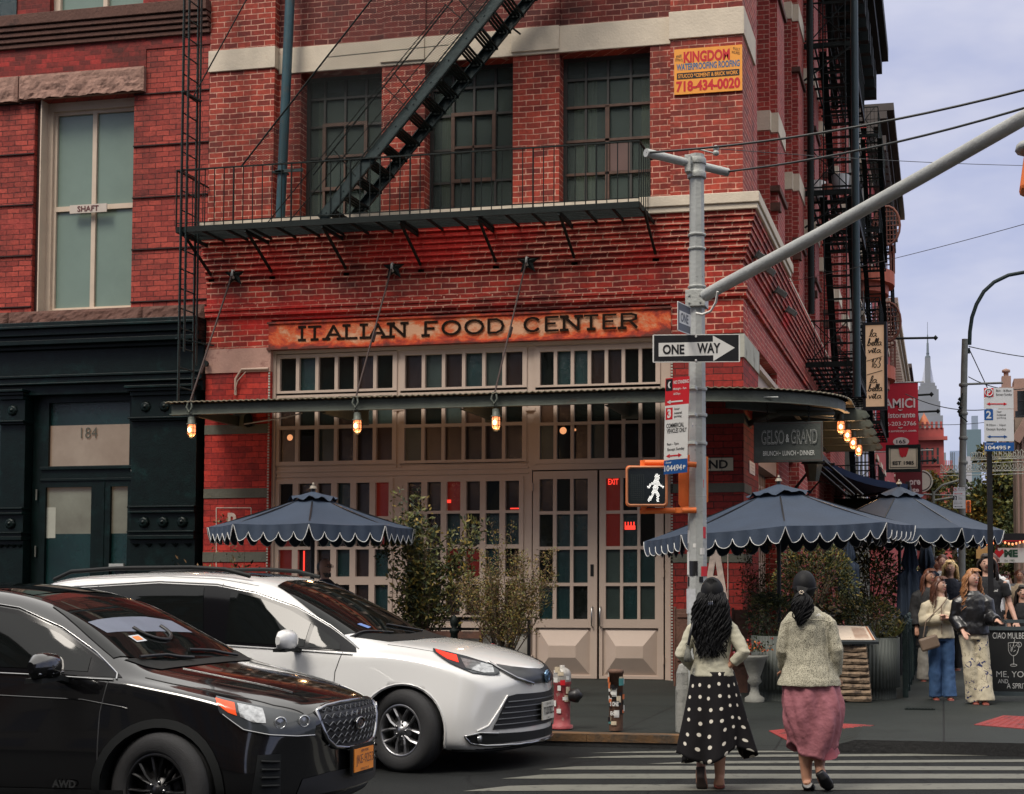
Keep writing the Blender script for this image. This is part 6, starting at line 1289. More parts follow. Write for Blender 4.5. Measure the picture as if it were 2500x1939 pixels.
SCRM=mat('wire_script_pale',(.42,.42,.36),.5)
for (y0_,xa,xb,D,lab) in ((1120,2370,2520,42,'upper string of pale looped wire lettering over the avenue'),(1150,2295,2520,42,'lower string of pale looped wire lettering over the avenue')):
 mb=MB(); a=D_(xa,y0_+4,D);b=D_(xb,y0_-2,D); mb.tube([a,b],.018,5); mb.tube([a+Vector((0,0,-.1)),b+Vector((0,0,-.1))],.012,5); n=26; random.seed(int(y0_))
 pts=[]
 for i in range(n*8+1):
  t_=i/(n*8); p=a.lerp(b,t_); ph=i/8*2*math.pi; hh=.1+.09*abs(math.sin(i*.19)); pts.append(p+Vector((.06*math.sin(ph),0,hh*.5+ -hh*.6*math.cos(ph)+.05)))
 mb.tube(pts,.011,4); o=mb.build('wire_lettering',SCRM); tag(o,lab,'street decoration')
def umbrella(name,label,cx,D,r,zap,zrim,rot,tl=0,group='open navy umbrellas with scalloped edges',n=8,zb=.14,sc=5,vl=.19):
 c=D_(cx,1440,D); cx_,cy_=c.x,c.y
 u=thing(name,label,'umbrella',(cx_,cy_,zb),group)
 def corner(k,rr,z): t=rot+2*math.pi*k/n; return Vector((cx_+rr*math.cos(t),cy_+rr*math.sin(t),z+tl*rr*math.cos(t)))
 mb=MB(); K=7
 for k in range(n):
  P_=[]
  for i in range(K+1):
   f=i/K; z=zap+(zrim-zap)*f - .035*math.sin(math.pi*f); row=[]
   for j in range(7):
    g=j/6; p=corner(k,r*f,z).lerp(corner(k+1,r*f,z),g); p.z-=.05*f*math.sin(math.pi*g)*math.sin(math.pi*min(1,f*1.0))+.015*f*math.sin(math.pi*g); row.append(p)
   P_.append(row)
  mb.grid(P_)
 mb.build('canopy',NAVY,u)
 mb=MB(); pipe=[]
 for k in range(n):
  a=corner(k,r,zrim); b=corner(k+1,r,zrim); row0=[];row1=[]; m_=sc*8
  for j in range(m_+1):
   g=j/m_; p=a.lerp(b,g); p.z-=.015*math.sin(math.pi*g)
   s_=abs(math.sin(math.pi*g*sc)); edge=min(1,min(g,1-g)*16)
   dz=(vl*.45+vl*.55*(s_**.6))*(edge**.5) ; out=Vector((p.x-cx_,p.y-cy_,0)).normalized()*(.015*math.sin(g*sc*2*math.pi+k)+.01)
   row0.append(p.copy()); q=p+out-Vector((0,0,max(dz,.012))); row1.append(q)
  mb.grid([row0,row1]); pipe.append(row1)
 mb.build('valance',NAVY,u)
 mb=MB()
 for row in pipe: mb.tube(row,.0055,5)
 mb.build('piping',PIPING,u)
 mb=MB(); P_=[]
 for i in range(5):
  f=i/4; row=[]
  for j in range(49):
   t=rot+2*math.pi*j/48; rr=(.04+.36*f*(1+.05*math.cos(8*(t-rot))))*(r/1.7); z=zap+.02-(zap-zrim)/r*rr-(.015*math.sin(5*t+i)*f+.022*f*math.sin(11*t)*f)
   row.append((cx_+rr*math.cos(t),cy_+rr*math.sin(t),z+tl*rr*math.cos(t)))
  P_.append(row)
 mb.grid(P_); mb.build('vent_cap',NAVY,u)
 mb=MB(); mb.tube([(cx_,cy_,zb),(cx_,cy_,zap+.1)],.027,10); mb.build('pole',BLACK,u)
 mb=MB(); mb.lathe((cx_,cy_,zap+.08),[(.05,-.03),(.035,.0),(.015,.02),(.012,.045),(0,.05)],12); mb.build('finial',mat('finial_wood',(.2,.17,.13),.5),u)
 mb=MB()
 for k in range(n): a=corner(k,r*.98,zrim-.012); mb.bar((cx_,cy_,zap-.04),a,.018,.022); m2=Vector((cx_,cy_,zap-.04)).lerp(a,.5); mb.bar((cx_,cy_,zap-.55),m2,.014,.014)
 mb.build('rib',BLACK,u)
 return u
umbrella('market_umbrella','leftmost open navy umbrella, above the man behind the white van',762,17.8,1.25,2.72,2.28,R_(68),vl=.2,sc=5)
umbrella('market_umbrella','largest open navy umbrella, right behind the grey signal pole and above the two walking women',1902,18.4,1.74,2.86,2.235,R_(245-11),sc=6,vl=.2,tl=.06)
umbrella('market_umbrella','second open navy umbrella to the right, above the group standing at the chalkboard',2197,22.4,1.60,3.12,2.42,R_(270-9),sc=4,vl=.22)
umbrella('market_umbrella','farthest open navy umbrella showing only its scalloped edge beneath the second one',2212,27.5,1.58,2.9,2.5,R_(250),sc=6,vl=.2)
def folded(cx,D,z0,z1,rb,label):
 c=D_(cx,1440,D); u=thing('folded_umbrella',label,'umbrella',(c.x,c.y,.14),'folded navy umbrellas among the planters')
 mb=MB(); H_=z1-z0; P_=[]
 for i in range(16):
  f=i/15; rr=rb*(.95-.1*f) if f<.5 else rb*.9*(1-(f-.5)*1.3)
  if .52<f<.6: rr=rb*.42
  elif f>=.6: rr=rb*(.62-.5*(f-.6)/.4)
  row=[]
  for j in range(48):
   t=2*math.pi*j/48; q=rr*(1+.28*math.cos(8*t+i*.12)); row.append((c.x+q*math.cos(t),c.y+q*math.sin(t),z0+H_*f+.03*math.cos(8*t)*(1-f)))
  P_.append(row)
 mb.grid(P_,closed=True); mb.build('folded_cloth',NAVY,u); mb=MB(); mb.tube([(c.x,c.y,.14),(c.x,c.y,z1+.05)],.025,8); mb.build('pole',BLACK,u)
folded(2072,21,1.42,2.35,.14,'folded navy umbrella tied at the middle above the round bush planter')
folded(2222,21.5,1.1,2.4,.17,'folded navy umbrella nearest the group of people')
folded(2262,24,1.1,2.5,.19,'folded navy umbrella just left of the blonde woman')
def leafm(n,c): 
 m=mat(n,c,.55,var=.45,vs=9,spec=.35); return m
LF=[leafm('leaf_olive',(.11,.112,.032)),leafm('leaf_dark',(.026,.038,.016)),leafm('leaf_yellow',(.22,.155,.03)),leafm('leaf_brown',(.13,.075,.03))]
BARK=mat('bark_brown',(.10,.07,.045),.9,var=.3)
def leaf(mb,p,d,s,mi,wd=.42):
 d=d.normalized(); a=d.cross(Vector((random.uniform(-1,1),random.uniform(-1,1),random.uniform(-.3,1)))).normalized(); n=a.cross(d)
 mb.add([p,p+d*s*.45+a*s*wd*.5+n*s*.06,p+d*s,p+d*s*.45-a*s*wd*.5+n*s*.06],[(0,1,2),(0,2,3)],mi)
def shrub(name,label,base,stems,leaf_s,pal,cat='shrub',group=None,per=40,spread=.1,stem_r=.012,wd=.45):
 """stems: list of end offsets; leaves clustered along upper part with side twigs"""
 t=thing(name,label,cat,base,group); b=Vector(base); sm=MB(); lf=MB()
 for e in stems:
  e=Vector(e); pts=[]; bend=Vector((random.uniform(-.08,.08),random.uniform(-.08,.08),0))*e.length
  for i in range(7): f=i/6; pts.append(b+Vector((e.x*f**1.3,e.y*f**1.3,e.z*f))+bend*math.sin(math.pi*f))
  sm.tube(pts,[stem_r*(1-.8*i/6) for i in range(7)],5)
  L_=e.length
  for k in range(per):
   f=random.uniform(.28,1)**.8; i=min(5,int(f*6)); p=pts[i].lerp(pts[i+1],f*6-i)
   tw=Vector((random.gauss(0,1),random.gauss(0,1),random.gauss(.35,.6))).normalized()*random.uniform(.25,1)*spread*(1.3-f*.7)
   q=p+tw
   if k%3==0: sm.tube([p,p+tw*.6,q],[stem_r*.3,stem_r*.25,stem_r*.12],3,cap=False)
   for _ in range(random.randint(3,6)):
    r=q+Vector((random.gauss(0,1),random.gauss(0,1),random.gauss(0,1)))*leaf_s*.6; leaf(lf,r,tw+Vector((random.gauss(0,.6),random.gauss(0,.6),random.gauss(.3,.5)))*tw.length*2+Vector((0,0,.01)),leaf_s*random.uniform(.6,1.2),random.choices(range(len(pal)),[4,3,1.6,1][:len(pal)])[0],wd)
 sm.build('stem',BARK,t); lf.build('foliage',pal,t); return t
random.seed(21)
b=D_(1035,1560,18.3); b.z=.55
st_=[(random.uniform(-.55,.65),random.uniform(-.3,.3),random.uniform(.7,2.0)) for i in range(22)]+[(-.33,0,2.25),(-.05,0,2.2),(.1,.1,1.9),(.62,0,1.75),(.55,.0,1.5)]
shrub('tall_shrub','tall loose olive green shrub in front of the folding windows, right of the left umbrella',b,st_,.075,[LF[0],LF[1],LF[2]],per=46,spread=.19)
b=D_(1235,1560,17.6); b.z=.5
st_=[(random.uniform(-.62,.62),random.uniform(-.4,.4),random.uniform(.9,1.55)) for i in range(38)]+[(.1,0,1.85),(-.2,0,1.8),(.6,0,1.5)]
shrub('bushy_shrub','vase shaped brownish shrub with fine leaves beside the taupe double doors',b,st_,.036,[LF[3],LF[0],LF[2]],per=64,spread=.14,stem_r=.010)
b=D_(560,1560,18.3); b.z=.5
st_=[(-.95,-.1,1.05),(-.75,0,1.35),(-.5,.1,1.2),(-.3,0,1.1),(-.15,0,1.95),(-.05,.05,1.7),(.1,0,1.3),(.2,0,1.5),(-.6,.1,.95),(.35,0,1.15),(.5,0,1.1),(.65,0,1.05),(.75,0,1.0),(.4,.2,1.0),(.55,.1,.95)]
shrub('sparse_shrub','sparse shrub with thin arching branches against the green shopfront and left brick pier',b,st_,.07,[LF[0],LF[1],LF[3]],per=13,spread=.13,stem_r=.008)
b=D_(700,1560,18.6); b.z=.5
shrub('dark_shrub','dark leafy shrub in the shade under the left umbrella',b,[(random.uniform(-.55,.4),random.uniform(-.2,.2),random.uniform(.7,1.15)) for i in range(12)],.07,[LF[1],LF[0]],per=26,spread=.15)
PBX=mat('planter_slate',(.05,.065,.07),.6,var=.2)
for (cx,D,w_,lab) in ((1035,18.3,1.3,'slate wooden planter box under the tall shrub'),(1235,17.6,.7,'slate planter box under the bushy brown shrub'),(620,18.5,2.4,'slate planter box behind the white van roof')):
 c=D_(cx,1560,D); mb=MB(); mb.box(c.x-w_/2,c.x+w_/2,c.y-.22,c.y+.22,.13,.56); mb.box(c.x-w_/2-.03,c.x+w_/2+.03,c.y-.25,c.y+.25,.56,.6); 
 for i in range(4): mb.box(c.x-w_/2-.005,c.x+w_/2+.005,c.y-.225,c.y+.225,.2+.1*i,.205+.1*i)
 o=mb.build('planter_box',PBX); tag(o,lab,'planter')
a=D_(1040,1510,18.9); b_=D_(1292,1510,18.4)
t=thing('dining_barrier','low barrier of white panels in a black frame behind the white van bonnet','barrier',((a.x+b_.x)/2,a.y,.14)); mb=MB()
for z in (.30,.62,.98,1.12): mb.bar((a.x,a.y,z),(b_.x,b_.y,z),.03,.035)
for f in (0,.33,.66,1): p=a.lerp(b_,f); mb.box(p.x-.02,p.x+.02,p.y-.02,p.y+.02,.13,1.14)
mb.build('frame',BLACK,t); mb=MB(); mb.bar((a.x,a.y+.03,.8),(b_.x,b_.y+.03,.8),.01,.3); mb.bar((a.x,a.y+.03,.46),(b_.x,b_.y+.03,.46),.01,.27); mb.build('panel',mat('panel_offwhite',(.42,.40,.36),.6,var=.15),t)
c=D_(1120,1545,18.0); t=thing('bench','brown wooden bench back seen over the white van bonnet','bench',(c.x,c.y,.14)); mb=MB()
for z in (.6,.74,.88): mb.box(c.x-.45,c.x+.3,c.y,c.y+.03,z,z+.09)
mb.build('backrest',WOOD,t); mb=MB(); mb.box(c.x-.45,c.x+.3,c.y+.02,c.y+.42,.44,.48); mb.build('seat',WOOD,t)
for x in (-.45,.26):
 mb=MB(); mb.box(c.x+x,c.x+x+.04,c.y+.03,c.y+.07,.13,1.0); mb.box(c.x+x,c.x+x+.04,c.y+.38,c.y+.42,.13,.46); mb.build('leg',WOOD,t)
c=D_(1109,1545,17.7); mb=MB(); mb.lathe((c.x,c.y,.13),[(.06,0),(.05,.1),(.045,.82),(.06,.84),(.06,.87),(.03,.89),(.05,.93),(.055,.98),(.03,1.03),(0,1.06)],12); o=mb.build('ornamental_post',IRON); tag(o,'dark post with ball finial behind the white van bonnet','post')
TUB=mat('tub_corrugated_grey',(.085,.095,.085),.6,metal=.1,var=.15,vs=3)
def tub(cx,D,r,ztop,label):
 c=D_(cx,1440,D); t=thing('corrugated_tub',label,'planter',(c.x,c.y,.14),'corrugated steel tubs on the corner'); mb=MB(); 
 mb.lathe((c.x,c.y,0),[(r*.86,.13),(r*.86,.27),(r,.28),(r,ztop),(r-.02,ztop),(r-.02,ztop-.06)],192,fl=lambda t_:1+.02*math.cos(48*t_)); mb.build('tub',TUB,t)
 mb=MB(); mb.lathe((c.x,c.y,0),[(0,ztop-.05),(r-.02,ztop-.05)],24); mb.build('soil',mat('soil',(.02,.014,.01),.95),t); return c
t1=tub(1905,17.7,.36,.93,'corrugated steel tub left of the woman in the pink skirt'); t2=tub(2125,17.9,.355,.90,'corrugated steel tub right of the stacked logs')
def bush(name,label,c,rx,ry,rz,n,ls,pal,cat='bush',wd=.4,up=.2,gaps=.35,group=None):
 t=thing(name,label,cat,(c[0],c[1],c[2]-rz),group); mb=MB(); c=Vector(c)
 for k in range(n):
  while True:
   v=Vector((random.uniform(-1,1),random.uniform(-1,1),random.uniform(-1,1)))
   if v.length<1: break
  v=v.normalized()*v.length**.45
  q=noise.noise(v*2.1+c*3)
  v*=1+.32*q
  if noise.noise(v*3.3+c)<-gaps: continue
  p=c+Vector((v.x*rx,v.y*ry,v.z*rz)); leaf(mb,p,v+Vector((random.gauss(0,.6),random.gauss(0,.6),random.gauss(up,.6))),ls*random.uniform(.5,1.3),random.choices(range(len(pal)),[4,3,1.2][:len(pal)])[0],wd)
 mb.build('foliage',pal,t)
 sm=MB()
 for k in range(9): a=random.uniform(0,6.28); sm.tube([(c.x,c.y,c.z-rz),(c.x+math.cos(a)*rx*.3,c.y+math.sin(a)*ry*.3,c.z-rz*.2),(c.x+math.cos(a)*rx*.7,c.y+math.sin(a)*ry*.7,c.z+rz*.5)],[.012,.009,.003],5)
 sm.build('stem',BARK,t); return t
random.seed(5)
c=t2; bush('round_bush','round dark green bush in the corrugated tub right of the logs',(c.x-.02,c.y,1.12),.38,.36,.27,2600,.05,[LF[1],LF[0],LF[2]])
for i in range(26):
 pass
mb=MB(); random.seed(9)
for i in range(60):
 a=random.uniform(0,6.28); p=Vector((c.x+.3*math.cos(a),c.y-.1+.25*math.sin(a),.9)); d=Vector((math.cos(a)*.8,math.sin(a)*.8,random.uniform(.6,1.6))); leaf(mb,p,d,random.uniform(.15,.3),random.choice([0,0,1]),.1)
o=mb.build('grass_tuft',[LF[0],LF[3]]); tag(o,'spiky grass around the rim of the right corrugated tub','plant')
c=t1; bush('leafy_bush','dark fine leaved bush in the corrugated tub left of the woman in pink',(c.x-.1,c.y,1.15),.34,.3,.3,2000,.05,[LF[1],LF[1],LF[0]])
def fronds(name,label,c,n,L_,pal,tilt=.5,wd=.3):
 t=thing(name,label,'plant',c); mb=MB(); c=Vector(c)
 for k in range(n):
  a=random.uniform(0,6.28); el=random.uniform(.3,1.1); pts=[c+Vector((math.cos(a)*L_*f*math.cos(el),math.sin(a)*L_*.6*f*math.cos(el),L_*(math.sin(el)*f-tilt*f*f))) for f in [i/8 for i in range(9)]]
  mb.tube(pts,.004,3,mi=0)
  for i in range(1,9):
   d=pts[i]-pts[i-1]; s_=Vector((-d.y,d.x,0)).normalized()
   for sg in (-1,1): leaf(mb,pts[i],d.normalized()*.5+s_*sg,L_*.28*(1-.5*i/9),random.randrange(len(pal)),wd)
 mb.build('fronds',pal,t)
fronds('palm_plant','feathery palm leaves rising above the left corrugated tub',(t1.x-.15,t1.y+.1,1.25),9,.62,[LF[0],LF[1]],wd=.18)
p=D_(2035,1510,18.6); fronds('tropical_plant','tropical plant with broad orange and brown leaves behind the menu board',(p.x,p.y,1.05),14,.65,[LF[3],LF[2],LF[1]],wd=.45)
p=D_(1990,1510,18.3); fronds('tropical_plant','reddish spiky plant right behind the shoulder of the woman in pink',(p.x,p.y,1.0),9,.5,[LF[3],LF[1]],wd=.2)
p=D_(1990,1400,20.5); bush('hedge','tall dark brown green hedge behind the head of the woman in pink',(p.x,p.y,1.62),.62,.5,.55,5200,.06,[LF[1],LF[0],LF[2]],gaps=.5)
p=D_(2125,1390,22.5); bush('hedge','yellow green hedge between the folded umbrellas',(p.x,p.y,1.6),.45,.4,.6,2400,.07,[LF[1],LF[2],LF[0]],gaps=.4)
p=D_(2080,1440,24.5); mb=MB(); bush('hedge','dark hedge filling the space behind the dining tables',(p.x,p.y,1.2),1.5,.5,1.0,4200,.09,[LF[1],LF[1],LF[0]],gaps=.6)
for i,(x,y,D) in enumerate(((1855,1440,19.6),(1845,1395,19.4))):
 p=D_(x,1560,D); shrub('trailing_shrub',['thin leafy shrub against the cream corner shopfront','thin twiggy shrub in front of the brick corner, left of the umbrella pole'][i],(p.x,p.y,.6),[(random.uniform(-.3,.3),random.uniform(-.1,.1),random.uniform(1.0,1.6)) for k in range(6)],.05,[LF[1],LF[0],LF[3]],per=22,spread=.1,stem_r=.007)
p=D_(1842,1700,17.2); t=thing('stone_urn','small pale stone urn of red and orange flowers between the two women','urn',(p.x,p.y,.14)); mb=MB(); mb.lathe((p.x,p.y,.14),[(.12,0),(.12,.05),(.07,.08),(.05,.14),(.05,.2),(.09,.24),(.07,.3),(.1,.38),(.14,.5),(.17,.54),(.17,.56),(.12,.56)],20); mb.build('urn',mat('urn_grey',(.17,.17,.15),.8,var=.2,bump=.3),t)
mb=MB(); random.seed(3)
for k in range(260): v=Vector((random.gauss(0,.09),random.gauss(0,.09),.74+abs(random.gauss(0,.06)))); leaf(mb,Vector((p.x,p.y,0))+v,Vector((random.gauss(0,1),random.gauss(0,1),1)),.035,random.choices([0,1,2],[4,1,1])[0],.7)
mb.build('flowers',[LF[1],mat('flower_red',(.35,.02,.01),.6),mat('flower_orange',(.5,.13,.02),.6)],t)
LOG=mat('split_log',(.20,.14,.09),.9,var=.45,vs=8,bump=.8,bs=25,dirt=(.05,.035,.025),ds=9,dt=.5)
lc=D_(2080,1440,17.3); random.seed(13)
for k in range(9):
 z=.15+k*.075; w_=.46-.014*k; mb=MB(); n=10; P_=[]
 for i in range(n+1):
  x=lc.x-w_/2+w_*i/n; row=[]
  for q,(dy,dz) in enumerate([(-.12,0),(-.13,.03),(-.11,.062),(.1,.062),(.12,.02),(.1,0)]): row.append((x,lc.y+dy+.02*noise.noise(Vector((x*6,k*3,q))),z+dz+.012*noise.noise(Vector((x*9,k*5,q+7)))))
  P_.append(row)
 mb.grid(P_,sm=False,closed=True); mb.add(P_[0],[tuple(range(6))]); mb.add(P_[-1],[tuple(range(6))[::-1]])
 o=mb.build('stacked_log',LOG); tag(o,['lowest','second lowest','third lowest','fourth lowest','middle','fourth highest','third highest','second highest','highest'][k]+' split log of the stack under the menu board','log','split logs stacked under the menu board')
 if k==8: p=lc
mb=MB(); random.seed(2)
for i in range(120): x=random.uniform(-.2,.2); leaf(mb,Vector((lc.x+x,lc.y-.05+random.uniform(-.05,.1),.83)),Vector((random.gauss(0,.3),0,1)),random.uniform(.05,.1),random.choice([0,1]),.2)
o=mb.build('grass_tuft',[LF[0],LF[2]]); tag(o,'little row of yellow green grass on top of the stacked logs','plant')
t=thing('menu_stand','slanted menu lectern with a cream printed page, above the stacked logs','menu stand',(lc.x,lc.y-.1,.9)); a=D_(2050,1567,17.1);b=D_(2146,1567,17.1);c=D_(2122,1528,17.5);d=D_(2040,1525,17.5)
mb=MB(); mb.prism([a,b,c,d],(0,.01,-.03)); mb.build('tray',mat('tray_grey',(.06,.07,.075),.4,metal=.3),t)
f=lambda u,v: a.lerp(b,u).lerp(d.lerp(c,u),v)+Vector((0,-.004,.006))
mb=MB(); mb.quad(f(.0,.08),f(.93,.08),f(.93,.92),f(.0,.92)); mb.build('page',mat('menu_cream',(.62,.52,.42),.6,var=.08,vs=30),t)
mb=MB(); 
for i in range(9): mb.quad(f(.42,.18+i*.075)+Vector((0,-.002,.003)),f(.8,.18+i*.075)+Vector((0,-.002,.003)),f(.8,.2+i*.075)+Vector((0,-.002,.003)),f(.42,.2+i*.075)+Vector((0,-.002,.003)))
mb.quad(f(.86,.08)+Vector((0,-.002,.002)),f(.91,.08)+Vector((0,-.002,.002)),f(.91,.92)+Vector((0,-.002,.002)),f(.86,.92)+Vector((0,-.002,.002))); mb.build('printed_lines',mat('menu_ink',(.34,.14,.07),.7),t)
mb=MB(); mb.tube([(lc.x,lc.y+.2,.14),(lc.x,lc.y+.2,1.0)],.025,8); mb.build('post',BLACK,t)
a=D_(2207,1700,17.9); x0=a.x+.02; t=thing('railing','dark metal dining railing running away from the right tub behind the jeans wearer','railing',(x0,a.y,.14))
for i in range(9):
 y=a.y+i*1.15; mb=MB(); mb.box(x0-.035,x0+.035,y-.035,y+.035,.13,1.06); mb.lathe((x0,y,1.06),[(.045,0),(.045,.02),(.015,.03),(.035,.07),(.02,.11),(0,.12)],8); mb.build('post',IRONG,t)
 if i<8:
  mb=MB(); 
  for z in (.22,.95): mb.bar((x0,y,z),(x0,y+1.15,z),.03,.035)
  for j in range(7): mb.bar((x0,y+.14*(j+1),.22),(x0,y+.14*(j+1),.95),.015,.015,up=(0,1,0))
  mb.build('panel',IRONG,t)
a=D_(2405,1712,17.4); cw=.62; zt_=D_(2410,1530,17.4).z; t=thing('chalkboard_sign','black framed chalkboard reading CIAO MULBERRY with a drawn wine glass','chalkboard',(a.x+cw/2,a.y,.14))
mb=MB(); z0=.20; slab(mb,a.x,a.x+cw,z0,zt_,[(a.x+.04,a.x+cw-.04,z0+.05,zt_-.045)],a.y,.04); mb.box(a.x,a.x+.04,a.y+.04,a.y+.3,.13,.17); mb.box(a.x+cw-.04,a.x+cw,a.y+.04,a.y+.3,.13,.17); mb.box(a.x,a.x+.035,a.y+.005,a.y+.035,.13,z0); mb.box(a.x+cw-.035,a.x+cw,a.y+.005,a.y+.035,.13,z0); mb.box(a.x-.01,a.x+cw+.01,a.y+.01,a.y+.05,zt_+.045,zt_+.085); mb.box(a.x,a.x+.035,a.y+.01,a.y+.04,zt_,zt_+.045)
mb.build('frame',mat('frame_slate',(.045,.06,.065),.45,var=.2),t)
mb=MB(); mb.box(a.x+.03,a.x+cw-.03,a.y+.02,a.y+.03,z0+.03,zt_-.03); mb.build('board',mat('chalk_black',(.008,.009,.009),.5,var=.3),t)
CH=mat('chalk_white',(.5,.5,.48),.9,var=.2,vs=60); cY=a.y+.016; zc_=lambda y: D_(2450,y,17.4).z; xc_=lambda x: D_(x,1600,17.4).x
mb=MB(); mb.text('CIAO MULBERRY',(xc_(2424),cY,zc_(1552)),(1,0,0),(0,0,1),.50,.075,depth=.002,align='l',bold=-.005)
mb.text('ME, YOU',(xc_(2432),cY,zc_(1647)),(1,0,0),(0,0,1),.40,.085,depth=.002,align='l',bold=-.005); mb.text('AND',(xc_(2436),cY,zc_(1663)),(1,0,0),(0,0,1),.12,.05,depth=.002,align='l'); mb.text('A SPRITZ',(xc_(2457),cY,zc_(1674)),(1,0,0),(0,0,1),.28,.065,depth=.002,align='l')
mb.build('lettering',CH,t)
mb=MB(); gx=xc_(2474); 
for pts in ([(-.06,1570),(-.055,1590),(-.02,1600),(.02,1600),(.055,1590),(.06,1570),(-.06,1570)],[(0,1600),(.002,1615),(0,1623)]): mb.tube([(gx+x,cY,zc_(y)) for x,y in smooth(pts,4)],.003,4)
mb.tube([(gx+.04*math.cos(q),cY,zc_(1624)+.014*math.sin(q)) for q in [i*.52 for i in range(13)]],.003,4); mb.tube([(gx+.07+.028*math.cos(q),cY,zc_(1574)+.03*math.sin(q)) for q in [i*.52 for i in range(13)]],.003,4); mb.tube([(gx-.02,cY,zc_(1590)),(gx+.02,cY,zc_(1560))],.003,4); 
for q in range(14): r1=random.uniform(-.045,.045); r2=random.uniform(1574,1593); mb.tube([(gx+r1,cY,zc_(r2)),(gx+r1+.012,cY,zc_(r2-2))],.0025,4)
mb.build('drawn_glass',CH,t)
AWB=mat('awning_blue',(.018,.04,.10),.75,var=.15)
Yn=33.5; w0=atX(2004,1118,XC+.02).z; t=thing('awning','long dark blue retractable awning on the avenue wall above the umbrellas','awning',(XC+1,Yn+4,4.3))
pa=atY(2004,1120,Yn); pb_=atY(2216,1182,Yn); 
mb=MB(); P_=[]
for i in range(9):
 f=i/8; z=pa.z+(pb_.z-pa.z)*f-.12*math.sin(math.pi*f); x=pa.x+(pb_.x-pa.x)*f; P_.append([(x,Yn+9*j/6,z-.05*math.sin(math.pi*j/6)) for j in range(7)])
mb.grid(P_); mb.grid([[Vector(q)-Vector((0,0,.04)) for q in r] for r in P_][::-1]); mb.build('cloth',AWB,t)
mb=MB(); mb.bar((pb_.x,Yn,pb_.z),(pb_.x,Yn+9,pb_.z),.1,.12); mb.box(pa.x-.5,pa.x+.05,Yn,Yn+9,pa.z-.1,pa.z+.12); mb.build('front_bar',BLACK,t)
mb=MB(); mb.grid([[(pb_.x+.05,Yn+9*j/40,pb_.z-.05) for j in range(41)],[(pb_.x+.05,Yn+9*j/40,pb_.z-.3-.05*abs(math.sin(j*.8))) for j in range(41)]]); mb.grid([[Vector(r[0])-Vector((0,.01,0)) for r in P_],[Vector(r[0])-Vector((0,.01,.16)) for r in P_]]); mb.build('valance',AWB,t)
for k,(ya_,yb_) in enumerate(((Yn+.4,Yn+2.2),(Yn+8.2,Yn+6.5))):
 mb=MB(); mb.tube([(pa.x,ya_,pa.z-.3),(pa.x+.9,yb_,pa.z-.75),(pb_.x,ya_,pb_.z-.1)],.04,8); mb.build('folding_arm',BLACK,t)
Yk=27.5; p0=atY(1975,1128,Yk); p1=atY(2070,1212,Yk); t=thing('retractable_awning','black folding awning arms jutting from the wall between the wooden sign and the umbrella','awning',p0)
for dx in (0,.14,.3):
 mb=MB(); mb.tube([(p0.x+dx,Yk,p0.z),(p1.x+dx,Yk-.3,p1.z)],.028,6); mb.build('arm',BLACK,t)
mb=MB(); mb.tube([(XC,Yk,p0.z-.6),(XC+.4,Yk,p0.z-.1),(p0.x+.5,Yk,p0.z-.05)],.03,6); mb.tube([(XC,Yk,p0.z-1.0),(p0.x+.2,Yk,p1.z+.3),(p1.x,Yk,p1.z+.15)],.02,6); mb.build('brace',BLACK,t)
c=D_(1985,1118,25.5); t=thing('wall_lantern','black wall lantern just right of the hanging wooden sign','lantern',c); mb=MB(); mb.lathe(c,[(.16,-.12),(.22,-.1),(.1,.06),(.06,.08),(.06,.2),(.0,.25)],6,sm=False); mb.build('hood',IRON,t); mb=MB(); mb.lathe(c,[(.1,-.42),(.17,-.12)],6,sm=False); mb.build('glass',GL_GREY,t); mb=MB(); mb.tube([c+Vector((0,0,.2)),c+Vector((0,0,.5)),c+Vector((-.3,0,.6))],.025,6); mb.build('arm',IRON,t)
gl=D_(1829,1020,19.9);gr_=D_(2004,1020,19.9); W_=gr_.x-gl.x; zt_=D_(1916,1027,20.1).z; zb_=D_(1916,1126,20.1).z
rz=R_(-2); cxg=(gl.x+gr_.x)/2; cyg=20.15
t=thing('hanging_wood_sign','dark grey green wooden sign reading GELSO & GRAND brunch lunch dinner, hung on chains','sign',(cxg,cyg,(zt_+zb_)/2))
SGN=mat('sign_wood_greygreen',(.042,.048,.040),.7,var=.3,vs=7,bump=.2,dirt=(.12,.13,.12),ds=6,dt=.66)
mb=MB(); mb.box(cxg-W_/2,cxg+W_/2,cyg,cyg+.06,zb_,zt_); mb.build('board',SGN,t,bevel=.005)
H_=zt_-zb_; zc_=(zt_+zb_)/2
mb=MB(); tmp=MB(); 
LTW=mat('letter_chalk_white',(.55,.55,.5),.7,var=.2,vs=40)
mb.text('GELSO',(cxg-.22*W_,cyg-.012,zc_+.12*H_),(1,0,0),(0,0,1),.33*W_,.36*H_,depth=.002); mb.text('&',(cxg-.005*W_,cyg-.012,zc_+.09*H_),(1,0,0),(0,0,1),.05*W_,.2*H_,depth=.002); mb.text('GRAND',(cxg+.235*W_,cyg-.012,zc_+.12*H_),(1,0,0),(0,0,1),.38*W_,.36*H_,depth=.002)
mb.text('BRUNCH',(cxg-.25*W_,cyg-.012,zc_-.28*H_),(1,0,0),(0,0,1),.22*W_,.12*H_,depth=.002); mb.text('LUNCH',(cxg+.02*W_,cyg-.012,zc_-.28*H_),(1,0,0),(0,0,1),.19*W_,.12*H_,depth=.002); mb.text('DINNER',(cxg+.28*W_,cyg-.012,zc_-.28*H_),(1,0,0),(0,0,1),.21*W_,.12*H_,depth=.002)
for x in (-.115,.145): mb.lathe((cxg+x*W_,cyg-.014,zc_-.28*H_),[(.009,0),(.009,.002)],8,axis='y')
mb.build('lettering',LTW,t)
